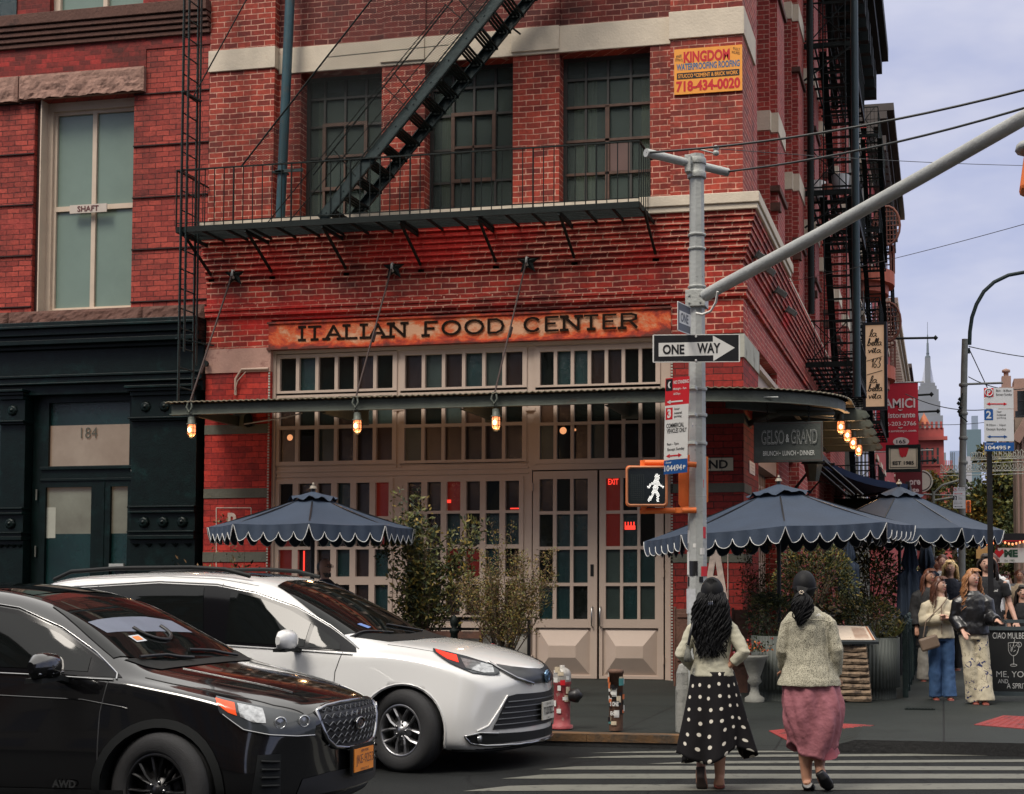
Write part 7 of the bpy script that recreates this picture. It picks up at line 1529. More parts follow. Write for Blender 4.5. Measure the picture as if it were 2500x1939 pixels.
mb=MB(); mb.text('GELSO',(cxg-.22*W_,cyg-.02,zc_+.12*H_),(1,0,0),(0,0,1),.325*W_,.345*H_,depth=.002,bold=-.022); mb.text('GRAND',(cxg+.235*W_,cyg-.02,zc_+.12*H_),(1,0,0),(0,0,1),.375*W_,.345*H_,depth=.002,bold=-.022); mb.build('letter_inlay',SGN,t)
mb=MB(); slab(mb,cxg-W_/2+.015,cxg+W_/2-.015,zb_+.02,zt_-.02,[(cxg-W_/2+.02,cxg+W_/2-.02,zb_+.025,zt_-.025)],cyg-.002,.002); mb.build('border_line',mat('line_dark_red',(.07,.02,.02),.7),t)
for x in (-.3,.3):
 mb=MB(); z=zt_
 while z<ZC-.05: mb.tube([(cxg+x*W_+.012*math.cos(q)*(1 if int((z-zt_)/.035)%2 else .2),cyg+.03+.012*math.cos(q)*(0 if int((z-zt_)/.035)%2 else 1),z+.02+.024*math.sin(q)) for q in [i*math.pi/4 for i in range(8)]],.005,4,closed=True); z+=.036
 mb.build('chain',IRON,t)
D=30; t=thing('food_stall','food stall with dark awning, string bulbs and white banner lettered ME at the right edge','stall',D_(2470,1600,D))
a=D_(2392,1303,D);b=D_(2560,1318,D); mb=MB(); mb.box(a.x,b.x,a.y,a.y+2.2,b.z,a.z); mb.box(a.x,b.x,a.y-.02,a.y,b.z-.04,b.z-.02,1); mb.build('awning',[BLACK,REDS],t)
a=D_(2440,1425,D);b=D_(2600,1510,D); mb=MB(); mb.box(a.x,b.x,a.y+.3,a.y+2,.6,a.z); mb.build('counter',mat('stall_grey_white',(.42,.43,.43),.5,var=.1),t)
a=D_(2436,1338,D);b=D_(2500,1374,D); mb=MB(); mb.box(a.x,b.x+1,a.y,a.y+.02,b.z,a.z); mb.build('banner',WHITE,t); cz=(a.z+b.z)/2
mb=MB(); mb.text('ME',(a.x+.27,a.y-.004,cz+.04),(1,0,0),(0,0,1),.28,.16,depth=.003,bold=.06); mb.text('Est. 1985',(a.x+.24,a.y-.004,cz-.11),(1,0,0),(0,0,1),.2,.045,depth=.003); mb.build('lettering',mat('letter_dark_green',(.01,.06,.03),.6),t)
mb=MB(); hx=a.x+.03; mb.add([(hx,a.y-.004,cz-.06),(hx+.1,a.y-.004,cz+.06),(hx+.07,a.y-.004,cz+.13),(hx,a.y-.004,cz+.09),(hx-.07,a.y-.004,cz+.13),(hx-.1,a.y-.004,cz+.06)],[(0,1,2,3),(0,3,4,5)]); mb.build('heart',REDS,t)
a=D_(2383,1334,D);b=D_(2422,1364,D); mb=MB(); mb.box(a.x,b.x,a.y,a.y+.02,b.z,a.z); mb.build('menu_board',mat('menu_yellow',(.55,.33,.12),.6),t)
a=D_(2440,1403,D);b=D_(2466,1414,D); mb=MB(); mb.box(a.x,b.x,a.y+.2,a.y+.22,b.z,a.z); mb.build('red_panel',mat('panel_maroon',(.2,.015,.02),.6),t); mb=MB(); mb.text('CI RI',((a.x+b.x)/2,a.y+.196,(a.z+b.z)/2),(1,0,0),(0,0,1),.17,.06,depth=.003,bold=.02); mb.build('small_lettering',WHITE,t)
mb=MB(); 
for i in range(12): p=D_(2400+i*9,1326+3*math.sin(i),D-.2); mb.lathe(p,[(0,.03),(.02,.015),(.02,-.015),(0,-.03)],6)
mb.build('string_bulb',BULB,t)
for x in (2390,2436): 
 p=D_(x,1400,D); mb=MB(); mb.box(p.x-.03,p.x+.03,p.y,p.y+.06,.12,D_(x,1318,D).z); mb.build('post',mat('post_red_brown',(.10,.02,.015),.6),t)
def tree(label,px_,yt,yb,D,wpx,pal,n=2600,ls=.28):
 k=D/FPX; base=D_(px_,1440,D); z1=D_(px_,yt,D).z; z0=D_(px_,yb,D).z; R0=wpx/2*k
 t=thing('street_tree',label,'tree',(base.x,base.y,.1),'street trees up the avenue'); tr=MB(); tr.tube([(base.x,base.y,0),(base.x+.1,base.y,z0*.6),(base.x,base.y,z0+1)],[.25,.2,.14],8)
 blobs=[]
 for i in range(18):
  a=random.uniform(0,6.28); rr=random.uniform(.1,.7)*R0; z=random.uniform(z0,z1); f=1-abs((z-(z0+z1)/2)/((z1-z0)/2))*.5; c=Vector((base.x+rr*f*math.cos(a),base.y+rr*f*math.sin(a),z)); blobs.append((c,random.uniform(.36,.6)*R0)); tr.tube([(base.x,base.y,z0*.7),((base.x+c.x)/2,(base.y+c.y)/2,(z0*.7+c.z)/2+.3),c],[.09,.06,.02],5)
 tr.build('trunk',BARK,t); mb=MB()
 for c,r in blobs:
  pi_=random.choices(range(len(pal)),[3,2,2][:len(pal)])[0]
  for k_ in range(n//8):
   v=Vector((random.gauss(0,1),random.gauss(0,1),random.gauss(0,1))).normalized()*random.random()**.4*r*random.uniform(.7,1.15); leaf(mb,c+v,v+Vector((random.gauss(0,r*.5),random.gauss(0,r*.5),random.gauss(0,r*.5))),ls*random.uniform(.5,1.2),pi_ if random.random()<.6 else random.randrange(len(pal)),.6)
 mb.build('crown',pal,t)
TL=[leafm('tree_leaf_olive',(.13,.14,.035)),leafm('tree_leaf_dark',(.05,.07,.028)),leafm('tree_leaf_gold',(.32,.23,.045))]
random.seed(77)
tree('gold and green tree behind the wire lettering, right of the lamp post',2425,1098,1330,62,165,TL,n=4200,ls=.24)
tree('darker green tree low behind the far traffic signals',2390,1190,1390,75,160,[TL[1],TL[0]],n=2400)
tree('yellow tree just left of the lamp post',2330,1150,1330,100,70,[TL[2],TL[0],TL[1]],n=1500)
tree('slim green tree between the maroon sign and the lamp post',2283,1150,1380,70,70,[TL[0],TL[1],TL[2]],n=1600,ls=.2)
tree('dark tree at the right edge above the stall',2480,1240,1400,60,110,[TL[1],TL[0]],n=1800,ls=.2)
def mkpaint(name,col,rough,coat,metal=0,flake=0):
 m=mat(name,col,rough,metal=metal,coat=coat,var=.03,vs=1,spec=.5); return m
PWHITE=mkpaint('car_paint_white',(.62,.62,.61),.25,.9); PBLACK=mkpaint('car_paint_black',(.0035,.0035,.004),.12,1.0)
CGL=mat('car_glass_dark',(.004,.005,.005),.03,var=0,spec=.28); CTRIM=mat('car_trim_black',(.008,.009,.009),.6,spec=.25,var=.2,bump=.1,bs=200); CHROME=mat('chrome',(.36,.36,.36),.12,metal=1,var=0)
TYRE=mat('tyre_rubber',(.018,.018,.019),.8,var=.2,vs=30,bump=.3,bs=150); ALLOY=mat('alloy_rim',(.28,.28,.29),.32,metal=.85,var=.1); ALLOYB=mat('alloy_black',(.02,.02,.021),.3,metal=.5,var=.1)
PILG=mat('pillar_gloss_black',(.004,.004,.005),.1,var=0,spec=.22)
LENS=mat('lens_clear',(.35,.36,.37),.08,metal=.6,var=.5,vs=30); LENSD=mat('lens_smoked',(.035,.04,.045),.08,var=.3); LENSR=mat('lens_red',(.55,.02,.015),.12,emit=(1,.06,.03),es=.5); LENSO=mat('lens_orange',(.62,.07,.02),.12,emit=(1,.12,.03),es=.15)
def interp(keys,x):
 """keys: sorted list of (x, v...) ; monotone-ish cubic"""
 if x<=keys[0][0]: return keys[0][1:]
 if x>=keys[-1][0]: return keys[-1][1:]
 for i in range(len(keys)-1):
  a,b=keys[i],keys[i+1]
  if a[0]<=x<=b[0]:
   t=(x-a[0])/(b[0]-a[0]); p=keys[max(i-1,0)]; q=keys[min(i+2,len(keys)-1)]; o=[]
   for k in range(1,len(a)):
    h=b[0]-a[0]; ma=(b[k]-p[k])/max(b[0]-p[0],1e-6)*h; mb_=(q[k]-a[k])/max(q[0]-a[0],1e-6)*h
    s=b[k]-a[k]
    if s==0: ma=mb_=0
    else:
     if ma/s<0: ma=0
     if mb_/s<0: mb_=0
     ma=max(min(ma,3*abs(s)),-3*abs(s)); mb_=max(min(mb_,3*abs(s)),-3*abs(s))
    t2=t*t;t3=t2*t; o.append((2*t3-3*t2+1)*a[k]+(t3-2*t2+t)*ma+(-2*t3+3*t2)*b[k]+(t3-t2)*mb_)
   return tuple(o)
class Car:
 def __init__(s,name,label,cat,loc,yaw,k,st,xs,bowf,bowr,paint,arches,ar):
  s.root=thing(name,label,cat,loc,rz=yaw); s.root.scale=(k,k,k); s.paint=paint
  rings=[]
  for x in xs:
   zb,zbelt,wb,wm,zr,wr=interp(st,x)
   mz=zb+(zbelt-zb)*.55
   h=[(0,zb),(wm*.6,zb),(wm*.93,zb+.01),(wm*.99,zb+.10),(wm,zb+(zbelt-zb)*.35),(wm*.995,mz),(wb+.012,zbelt-.10*(1 if zr-zbelt>.2 else .6)),(wb,zbelt),(wb+(wr-wb)*.5+.012*(1 if zr-zbelt>.2 else 0),zbelt+(zr-.06-zbelt)*.5),(wr,zr-(.065 if zr-zbelt>.2 else .03)),(wr*.86,zr-.018),(wr*.5,zr),(0,zr+.008)]
   L_=xs[-1]; 
   def P(y,z):
    f=(abs(y)/.95); bf=bowf*max(0,1-(0-x)/1.1)**2*f**2.2; br=bowr*max(0,1-(x-xs[0])/.8)**2*f**2.2
    return (x-bf+br,y,z)
   ring=[P(-y,z) for y,z in h]+[P(y,z) for y,z in h[-2:0:-1]]
   rings.append(ring)
  mb=MB(); mb.grid(rings,closed=True)
  n=len(rings[0]); half=n//2
  for ring,flip in ((rings[0],False),(rings[-1],True)):
   R=[]; 
   for j in range(half+1):
    a=Vector(ring[j]); b=Vector(ring[(n-j)%n]); y=abs(a.y); row=[]
    xc=a.x+( (bowf if flip else -bowr)*(y/.95)**2.2)
    for i in range(9):
     t=i/8; yy=a.y*(1-2*t) if y>1e-6 else 0; 
     if y<=1e-6: row.append(Vector((a.x,0,a.z)))
     else: f=abs(yy)/.95; row.append(Vector((xc-(bowf if flip else -bowr)*f**2.2,yy,a.z)))
    R.append(row)
   mb.grid(R if not flip else R[::-1])
  me=bpy.data.meshes.new('body'); me.from_pydata(mb.v,[],mb.f); bm=bmesh.new(); bm.from_mesh(me); bmesh.ops.remove_doubles(bm,verts=bm.verts,dist=1e-4); bmesh.ops.dissolve_degenerate(bm,edges=bm.edges,dist=1e-5); bmesh.ops.recalc_face_normals(bm,faces=bm.faces)
  for f in bm.faces: f.smooth=True
  bm.to_mesh(me); bm.free()
  tmp=bpy.data.objects.new('tmp',me); COL.objects.link(tmp); md=tmp.modifiers.new('s','SUBSURF'); md.levels=2; md.render_levels=2
  dg=bpy.context.evaluated_depsgraph_get(); full=bpy.data.meshes.new_from_object(tmp.evaluated_get(dg)); 
  bm=bmesh.new(); bm.from_mesh(full); s.bvh=BVHTree.FromBMesh(bm); bm.free()
  tmp.modifiers.clear(); tmp.data=full
  cut=MB()
  for ax in arches:
   for sg in (-1,1): cut.lathe((ax,sg*(.62 if sg<0 else .62)*1.0,.36),[(ar,-.45),(ar,.45)],40,axis='y',sm=False)
  cm=bpy.data.meshes.new('cut'); cm.from_pydata(cut.v,[],cut.f); bm=bmesh.new(); bm.from_mesh(cm); bmesh.ops.remove_doubles(bm,verts=bm.verts,dist=1e-5); bmesh.ops.recalc_face_normals(bm,faces=bm.faces); bm.to_mesh(cm); bm.free()
  co=bpy.data.objects.new('cut',cm); COL.objects.link(co); b=tmp.modifiers.new('b','BOOLEAN'); b.operation='DIFFERENCE'; b.object=co; b.solver='EXACT'
  dg=bpy.context.evaluated_depsgraph_get(); fin=bpy.data.meshes.new_from_object(tmp.evaluated_get(dg))
  fin.materials.clear(); fin.materials.append(paint); fin.materials.append(CTRIM)
  for p in fin.polygons:
   c=p.center; p.use_smooth=True; p.material_index=0
   for ax in arches:
    if abs(math.hypot(c.x-ax,c.z-.36)-ar)<.03 and abs(c.y)<.9 and abs(p.normal.y)<.5: p.material_index=1; p.use_smooth=False
    if math.hypot(c.x-ax,c.z-.36)<ar-.01: p.material_index=1
   if c.z<.2: p.material_index=1
  bpy.data.objects.remove(tmp); bpy.data.objects.remove(co)
  s.body=link_mesh('body',fin,s.root,False)
 def hit(s,o,d): 
  r=s.bvh.ray_cast(Vector(o),Vector(d).normalized()); 
  return (r[0],r[1]) if r[0] is not None else (None,None)
 warp=None
 def side(s,x,z,off=.004,sg=-1,raw=False):
  if s.warp and not raw: x=s.warp(x)
  p,n=s.hit((x,sg*3,z),(0,-sg,0)); 
  if p is None: return Vector((x,sg*.5,z))
  return p+n*off
 def per(s,phi,z,off=.004,xc=-1.0):
  t=R_(phi); d=Vector((math.cos(t),math.sin(t),0)); p,n=s.hit(Vector((xc,0,z))+d*4,-d)
  if p is None: return Vector((xc,0,z))+d
  return p+n*off
 def top(s,x,y,off=.004):
  if s.warp: x=s.warp(x)
  p,n=s.hit((x,y,4),(0,0,-1)); return (p+n*off) if p is not None else Vector((x,y,1))
 def front(s,y,z,off=.004):
  p,n=s.hit((3,y,z),(-1,0,0)); return (p+n*off) if p is not None else Vector((0,y,z))
 def patch(s,name,fn,A,B,m,off=.004,nv=6,nu=4,parent=None,thick=0):
  """surface patch between polyline A and B (same count), mapped with fn"""
  A=dens(A,nu);B=dens(B,nu); P_=[[fn(a[0]+(b[0]-a[0])*j/nv,a[1]+(b[1]-a[1])*j/nv,off) for a,b in zip(A,B)] for j in range(nv+1)]
  mb=MB(); mb.grid(P_); 
  o=mb.build(name,m,None); o.parent=parent or s.body; return o
 def line(s,name,fn,pts,r,m,off=.002,nu=6,parent=None,closed=False):
  pts=dens(pts,nu); mb=MB(); mb.tube([fn(a[0],a[1],off) for a in pts],r,6,closed=closed); o=mb.build(name,m,None); o.parent=parent or s.body; return o
def dens(P,n):
 o=[]
 for a,b in zip(P[:-1],P[1:]): o+=[tuple(a[k]+(b[k]-a[k])*i/n for k in range(len(a))) for i in range(n)]
 o.append(tuple(P[-1])); return o
def wheel(car,x,y,r,rim_r,style,m_rim,steer=0,sgn=-1):
 w=bpy.data.objects.new('wheel',None); COL.objects.link(w); w.parent=car.root; w.location=(x,y,r); w.rotation_euler=(0,0,steer if sgn<0 else steer)
 s_=1 if sgn<0 else -1
 t=MB(); W=.115
 prof=[(rim_r,W*.85),(rim_r+.02,W),(r-.045,W),(r-.012,W*.8),(r,W*.5),(r,-W*.5),(r-.012,-W*.8),(r-.045,-W),(rim_r,-W*.85)]
 t.lathe((0,0,0),[(a,b*s_) for a,b in prof],48,axis='y',cap=False); o=t.build('tyre',TYRE,None); o.parent=w
 g=MB()
 for q in (-.045,-.015,.015,.045): g.lathe((0,q,0),[(r+.001,-.003),(r+.001,.003)],48,axis='y',mi=0,cap=False)
 o=g.build('tread_groove',BLACK,None); o.parent=w
 d=MB(); f=-s_
 def Y(v): return f*v
 d.lathe((0,0,0),[(rim_r,s_*W*.86),(rim_r-.012,s_*W*.92),(rim_r-.022,s_*W*.8),(rim_r-.03,s_*.03),(rim_r-.03,-s_*W*.8)],48,axis='y',cap=False)
 n=5 if style=='van' else 7
 for i in range(n):
  for e in ((-1,1) if style=='van' else (-1,1)):
   a0=2*math.pi*i/n+math.pi/2+e*(.12 if style=='van' else .09); a1=2*math.pi*i/n+math.pi/2+e*(.40 if style=='van' else .2); da=.075 if style=='van' else .045
   p=[];
   for rr,aa,ww,yy in ((.055,a0,.20,.075),(rim_r*.55,(a0+a1)/2,da*1.1,.088),(rim_r-.018,a1,da,.085)):
    p.append([(rr*math.cos(aa-ww),Y(yy),rr*math.sin(aa-ww)),(rr*math.cos(aa),Y(yy+.012),rr*math.sin(aa)),(rr*math.cos(aa+ww),Y(yy),rr*math.sin(aa+ww)),(rr*math.cos(aa+ww),Y(yy-.04),rr*math.sin(aa+ww)),(rr*math.cos(aa-ww),Y(yy-.04),rr*math.sin(aa-ww))])
   d.grid(p,closed=True,sm=False)
 d.lathe((0,0,0),[(.0,s_*.10),(.03,s_*.10),(.038,s_*.085),(.085,s_*.08),(.09,s_*.03)],24,axis='y',cap=False)
 o=d.build('rim',m_rim,None); o.parent=w
 b=MB(); 
 for i in range(5): a=2*math.pi*i/5; b.lathe((.055*math.cos(a),0,.055*math.sin(a)),[(.011,s_*.08),(.011,s_*.095),(0,s_*.097)],8,axis='y')
 o=b.build('lug_nuts',CHROME,None); o.parent=w
 k=MB(); k.lathe((0,0,0),[(0,s_*.02),(rim_r-.03,s_*.02)],24,axis='y'); k.lathe((0,0,0),[(.03,s_*.035),(.14,s_*.035),(.14,s_*.02)],24,axis='y'); o=k.build('brake_disc',mat('brake_dark',(.03,.03,.03),.5,metal=.5),None); o.parent=w
 return w
st=[(-5.17,.30,.78,.80,.86,1.0,.70),(-5.10,.24,1.0,.86,.95,1.34,.62),(-4.9,.22,1.10,.90,.985,1.62,.62),(-4.5,.20,1.10,.90,.99,1.70,.70),(-3.6,.19,1.08,.905,.99,1.735,.72),(-2.9,.19,1.06,.91,.99,1.72,.72),(-2.45,.19,1.045,.91,.99,1.655,.705),(-2.1,.19,1.035,.915,.99,1.515,.68),(-1.75,.19,1.02,.92,.99,1.34,.71),(-1.4,.19,1.0,.925,.99,1.165,.74),(-1.18,.18,1.01,.92,.99,1.12,.74),(-.8,.17,.97,.90,.985,1.075,.68),(-.45,.17,.90,.88,.97,1.01,.62),(-.2,.17,.84,.85,.95,.935,.57),(-.07,.18,.78,.80,.91,.87,.52),(0,.22,.70,.74,.85,.79,.46)]
xs=[-5.17,-5.13,-5.05,-4.9,-4.7,-4.4,-4.0,-3.6,-3.2,-2.9,-2.65,-2.45,-2.25,-2.0,-1.75,-1.5,-1.3,-1.18,-1.0,-.8,-.6,-.45,-.3,-.2,-.13,-.07,-.03,0]
KV=.957; yawV=R_(-3.0)
wv=atZ(980,1888,0)
nose=Vector((wv.x,wv.y,0))+Matrix.Rotation(yawV,3,'Z')@Vector((.955*KV,.97*KV,0))
van=Car('white_minivan','pearl white minivan with dark windows waiting behind the black car, nose at the crosswalk','minivan',(nose.x,nose.y,0),yawV,KV,st,xs,.42,.2,PWHITE,[-.955,-4.02],.385)
B=van.body
def side_window(car,name,top,bot,m_=CGL,frame=True,exp=.03):
 o=car.patch(name,car.side,top,bot,m_,off=.008,nv=6,nu=5); return o
van.patch('window_surround',van.side,[(-4.95,1.50),(-4.4,1.58),(-3.5,1.625),(-2.9,1.60),(-2.5,1.53),(-2.1,1.40),(-1.75,1.23),(-1.45,1.06)],[(-5.0,1.22),(-4.4,1.17),(-3.5,1.12),(-2.9,1.09),(-2.5,1.07),(-2.1,1.05),(-1.75,1.035),(-1.42,1.02)],PILG,off=.004,nu=6)
side_window(van,'rear_quarter_window',[(-4.9,1.47),(-4.4,1.555),(-4.27,1.565)],[(-4.95,1.25),(-4.4,1.20),(-4.15,1.185)])
side_window(van,'sliding_door_window',[(-4.10,1.575),(-3.5,1.60),(-3.02,1.585)],[(-3.98,1.17),(-3.5,1.14),(-2.92,1.115)])
side_window(van,'front_door_window',[(-2.74,1.55),(-2.45,1.485),(-2.15,1.38),(-1.93,1.27)],[(-2.70,1.10),(-2.45,1.09),(-2.15,1.075),(-1.93,1.065)])
side_window(van,'quarter_light',[(-1.89,1.245),(-1.75,1.17),(-1.6,1.085)],[(-1.89,1.06),(-1.75,1.05),(-1.58,1.04)])
van.line('chrome_strip',van.side,[(-4.98,1.205),(-4.4,1.155),(-3.5,1.105),(-2.9,1.075),(-2.1,1.037),(-1.45,1.0)],.007,CHROME,off=.004)
van.line('window_arc_strip',van.side,[(-4.95,1.515),(-4.4,1.595),(-3.5,1.64),(-2.9,1.615),(-2.5,1.545),(-2.1,1.415),(-1.75,1.245),(-1.42,1.05)],.006,CHROME,off=.004)
for pts in ([(-2.84,1.62),(-2.86,1.08),(-2.9,.6),(-2.88,.24)],[(-1.55,1.02),(-1.60,.85),(-1.60,.5),(-1.66,.3)],[(-4.14,1.60),(-4.0,1.16),(-3.98,.9)],[(-4.1,.88),(-4.0,.86),(-2.9,.84)]): van.line('panel_gap',van.side,pts,.0045,BLACK,off=-.001)
van.line('roof_gap',van.side,[(-5.0,1.60),(-4.4,1.665),(-3.5,1.69),(-2.9,1.665),(-2.5,1.6)],.004,BLACK,off=-.001)
for x in (-2.62,-3.08):
 van.patch('door_handle_recess',van.side,[(x-.0,.975),(x+.2,.965)],[(x,.905),(x+.2,.895)],mat('recess_grey',(.3,.3,.29),.5,var=.05),off=.002,nv=3)
 mb=MB(); mb.tube([van.side(x+.0,.945,.006),van.side(x+.03,.945,.03),van.side(x+.17,.935,.03),van.side(x+.2,.935,.006)],.014,8); o=mb.build('door_handle',PWHITE,None); o.parent=B
van.line('body_crease',van.side,[(-1.35,.42),(-1.7,.40),(-3.0,.40),(-3.6,.42)],.004,mat('crease_grey',(.35,.34,.33),.5,var=0),off=-.001)
van.patch('rocker_trim',van.side,[(-3.6,.28),(-2.0,.27),(-1.38,.27)],[(-3.6,.205),(-2.0,.205),(-1.38,.205)],CTRIM,off=.006)
van.patch('windshield',lambda x,y,o: van.top(x,y,o),[(-1.32,-.0),(-1.36,-.35),(-1.50,-.67),(-1.62,-.77)],[(-2.44,0),(-2.43,-.3),(-2.38,-.52),(-2.36,-.60)],CGL,off=.007,nv=10)
van.patch('windshield',lambda x,y,o: van.top(x,y,o),[(-2.44,0),(-2.43,.3),(-2.38,.52),(-2.36,.60)],[(-1.32,.0),(-1.36,.35),(-1.50,.67),(-1.62,.77)],CGL,off=.007,nv=10)
van.patch('cowl',lambda x,y,o: van.top(x,y,o),[(-1.22,-.66),(-1.12,-.35),(-1.1,0),(-1.12,.35),(-1.22,.66)],[(-1.56,-.76),(-1.38,-.38),(-1.33,0),(-1.38,.38),(-1.56,.76)],CTRIM,off=.005)
van.patch('sunroof_glass',lambda x,y,o: van.top(x,y,o),[(-2.62,-.42),(-3.2,-.45)],[(-2.62,.42),(-3.2,.45)],CGL,off=.006)
for sg in (-1,1): van.line('hood_gap',lambda x,y,o: van.top(x,y,o),[(-1.2,sg*.74),(-.9,sg*.71),(-.55,sg*.66),(-.25,sg*.58)],.0045,BLACK,off=-.001)
for q in (-.3,.35): van.line('wiper',lambda x,y,o: van.top(x,y,o),[(-1.36,q),(-1.45,q-.25),(-1.52,q-.45)],.010,BLACK,off=.02)
mb=MB(); 
c=[van.top(-1.52,-.42,.012),van.top(-1.60,-.47,.012),van.top(-1.60,-.54,.012),van.top(-1.51,-.50,.012)]; mb.add(c,[(0,1,2,3)]); o=mb.build('window_sticker',mat('sticker_blue',(.12,.2,.45),.5),None); o.parent=B
for sg in (-1,1):
 mb=MB(); mb.tube([Vector((x,sg*y,z)) for x,y,z in ((-4.7,.62,1.66),(-4.5,.64,1.735),(-4.0,.66,1.765),(-3.2,.67,1.77),(-2.85,.67,1.75),(-2.6,.66,1.69))],.016,8,sy=1.3); o=mb.build('roof_rail',CTRIM,None); o.parent=B
def mirror(car,x,y,z,m_,s=1.0):
 mb=MB(); P_=[]
 for i,(f,sx,sz) in enumerate(((0,.25,.25),(.08,.75,.8),(.3,1,1),(.6,.98,1),(.85,.8,.85),(1,.35,.4))):
  row=[]
  for j in range(16):
   t=2*math.pi*j/16; row.append((x+.085*s*sx*math.cos(t)*(1 if math.cos(t)>0 else .45),y-.26*s*f-.02,z+.088*s*sz*math.sin(t)*(abs(math.sin(t))**-.25 if abs(math.sin(t))>.05 else 1)))
  P_.append(row)
 mb.grid(P_,closed=True); mb.add(P_[-1],[tuple(range(16))]); mb.add(P_[0],[tuple(range(16))[::-1]]); o=mb.build('mirror',m_,None); o.parent=car.body
 a=MB(); a.bar((x-.0,y+.08,z-.1),(x,y-.08,z-.06),.07,.035); a.bar((x,y-.04,z-.075),(x,y-.24*s,z-.085),.12,.03); q=a.build('mirror_arm',CTRIM,None); q.parent=o
 return o
mirror(van,-1.98,-.98,1.13,PWHITE,1.05)
F=van.front; PE=van.per
van.patch('upper_grille',PE,[(0,.845),(-14,.86),(-27,.885),(-36,.91)],[(0,.725),(-14,.735),(-27,.78),(-35,.855)],mat('grille_dark_grey',(.02,.022,.024),.3,var=.1),off=.012,nv=5)
van.patch('upper_grille',PE,[(0,.725),(14,.735),(27,.78),(35,.855)],[(0,.845),(14,.86),(27,.885),(36,.91)],mat('grille_dark_grey',(.02,.022,.024),.3,var=.1),off=.012,nv=5)
van.line('chrome_wing',PE,[(-15,.735),(-27,.785),(-35,.86),(-40,.925)],.014,CHROME,off=.012)
for sg in (-1,1):
 van.patch('headlight',PE,[(sg*a,b) for a,b in ((-36,.895),(-42,.93),(-52,.98),(-64,1.02),(-74,1.045))][::sg*-1 or 1],[(sg*a,b) for a,b in ((-37,.825),(-43,.825),(-52,.845),(-63,.925),(-73,1.02))][::sg*-1 or 1],LENSD,off=.012,nv=5)
 van.patch('headlamp_reflector',PE,[(sg*a,b) for a,b in ((-39,.895),(-46,.93),(-56,.965))][::sg*-1 or 1],[(sg*a,b) for a,b in ((-40,.84),(-46,.84),(-55,.88))][::sg*-1 or 1],LENS,off=.016,nv=4)
 van.patch('red_marker',PE,[(sg*a,b) for a,b in ((-58,.985),(-64,1.005),(-72,1.035))][::sg*-1 or 1],[(sg*a,b) for a,b in ((-58,.925),(-64,.955),(-71,1.015))][::sg*-1 or 1],LENSR,off=.017,nv=4)
 van.patch('lower_grille_side',PE,[(sg*a,b) for a,b in ((0,.645),(-15,.65),(-28,.655),(-34,.64))][::sg*-1 or 1],[(sg*a,b) for a,b in ((0,.36),(-18,.36),(-34,.36),(-43,.36))][::sg*-1 or 1],mat('grille_black',(.006,.006,.007),.5,var=.1),off=.008,nv=6)
 van.patch('fog_recess',PE,[(sg*a,b) for a,b in ((0,.315),(-25,.32),(-50,.335),(-56,.315))][::sg*-1 or 1],[(sg*a,b) for a,b in ((0,.24),(-25,.24),(-48,.245),(-54,.275))][::sg*-1 or 1],CTRIM,off=.010,nv=4)
 van.line('fog_chrome',PE,[(sg*a,b) for a,b in ((-40,.33),(-50,.345),(-57,.32),(-54,.26),(-46,.235),(-25,.225),(0,.22))],.011,CHROME,off=.014)
 van.line('bumper_crease',PE,[(sg*a,b) for a,b in ((-34,.65),(-39,.53),(-45,.40),(-51,.36))],.010,PWHITE,off=.006)
for i in range(5):
 z=.40+.048*i; e=42-2*i; van.line('grille_bar',PE,[(-e,z),(-e*.6,z),(-e*.3,z),(0,z),(e*.3,z),(e*.6,z),(e,z)],.008,mat('grille_bar_grey',(.08,.085,.09),.3,metal=.5,var=.1),off=.016)
van.line('front_lip',PE,[(-62,.20),(-45,.19),(-20,.185),(0,.185),(20,.185),(45,.19)],.016,CTRIM,off=.006)
p=PE(-50,.295,.02); mb=MB(); mb.lathe(p,[(.03,-.01),(.03,.012),(0,.014)],10,axis='x'); o=mb.build('fog_lamp',LENS,None); o.parent=B
p=F(0,.785,.02); mb=MB(); mb.lathe(p,[(.062,.0),(.062,.012),(.05,.014)],20,axis='x'); mb.tube([p+Vector((.016,.03*math.cos(q),.04*math.sin(q))) for q in [i*R_(20) for i in range(18)]],.005,4,closed=True); mb.tube([p+Vector((.016,.045*math.cos(q),.015+.018*math.sin(q))) for q in [i*R_(20) for i in range(18)]],.004,4,closed=True); o=mb.build('badge',mat('badge_blue_chrome',(.12,.2,.3),.2,metal=.8,var=0),None); o.parent=B
p=F(0,.48,.03); mb=MB(); mb.box(p.x,p.x+.012,-.155,.155,p.z-.08,p.z+.08); pl=mb.build('licence_plate',mat('plate_cream',(.52,.50,.44),.5,var=.15,vs=20),None); pl.parent=B
mb=MB(); mb.text('T120782C',(p.x+.014,0,p.z),(0,1,0),(0,0,1),.27,.07,bold=.02); mb.text('NEW YORK',(p.x+.014,0,p.z+.06),(0,1,0),(0,0,1),.12,.02); mb.text('T&LC',(p.x+.014,0,p.z-.063),(0,1,0),(0,0,1),.08,.016); o=mb.build('lettering',BLK,None); o.parent=pl
for x in (-.955,-4.02):
 van.line('arch_lip',van.side,[(x+.40*math.cos(R_(a)),.36+.40*math.sin(R_(a))) for a in range(-20,201,10)],.006,PWHITE,off=.003,nu=1)
wheel(van,-.955,-.86,.36,.225,'van',ALLOY,R_(-14)); wheel(van,-4.02,-.86,.36,.225,'van',ALLOY); wheel(van,-.955,.86,.36,.225,'van',ALLOY,R_(-14),1); wheel(van,-4.02,.86,.36,.225,'van',ALLOY,0,1)
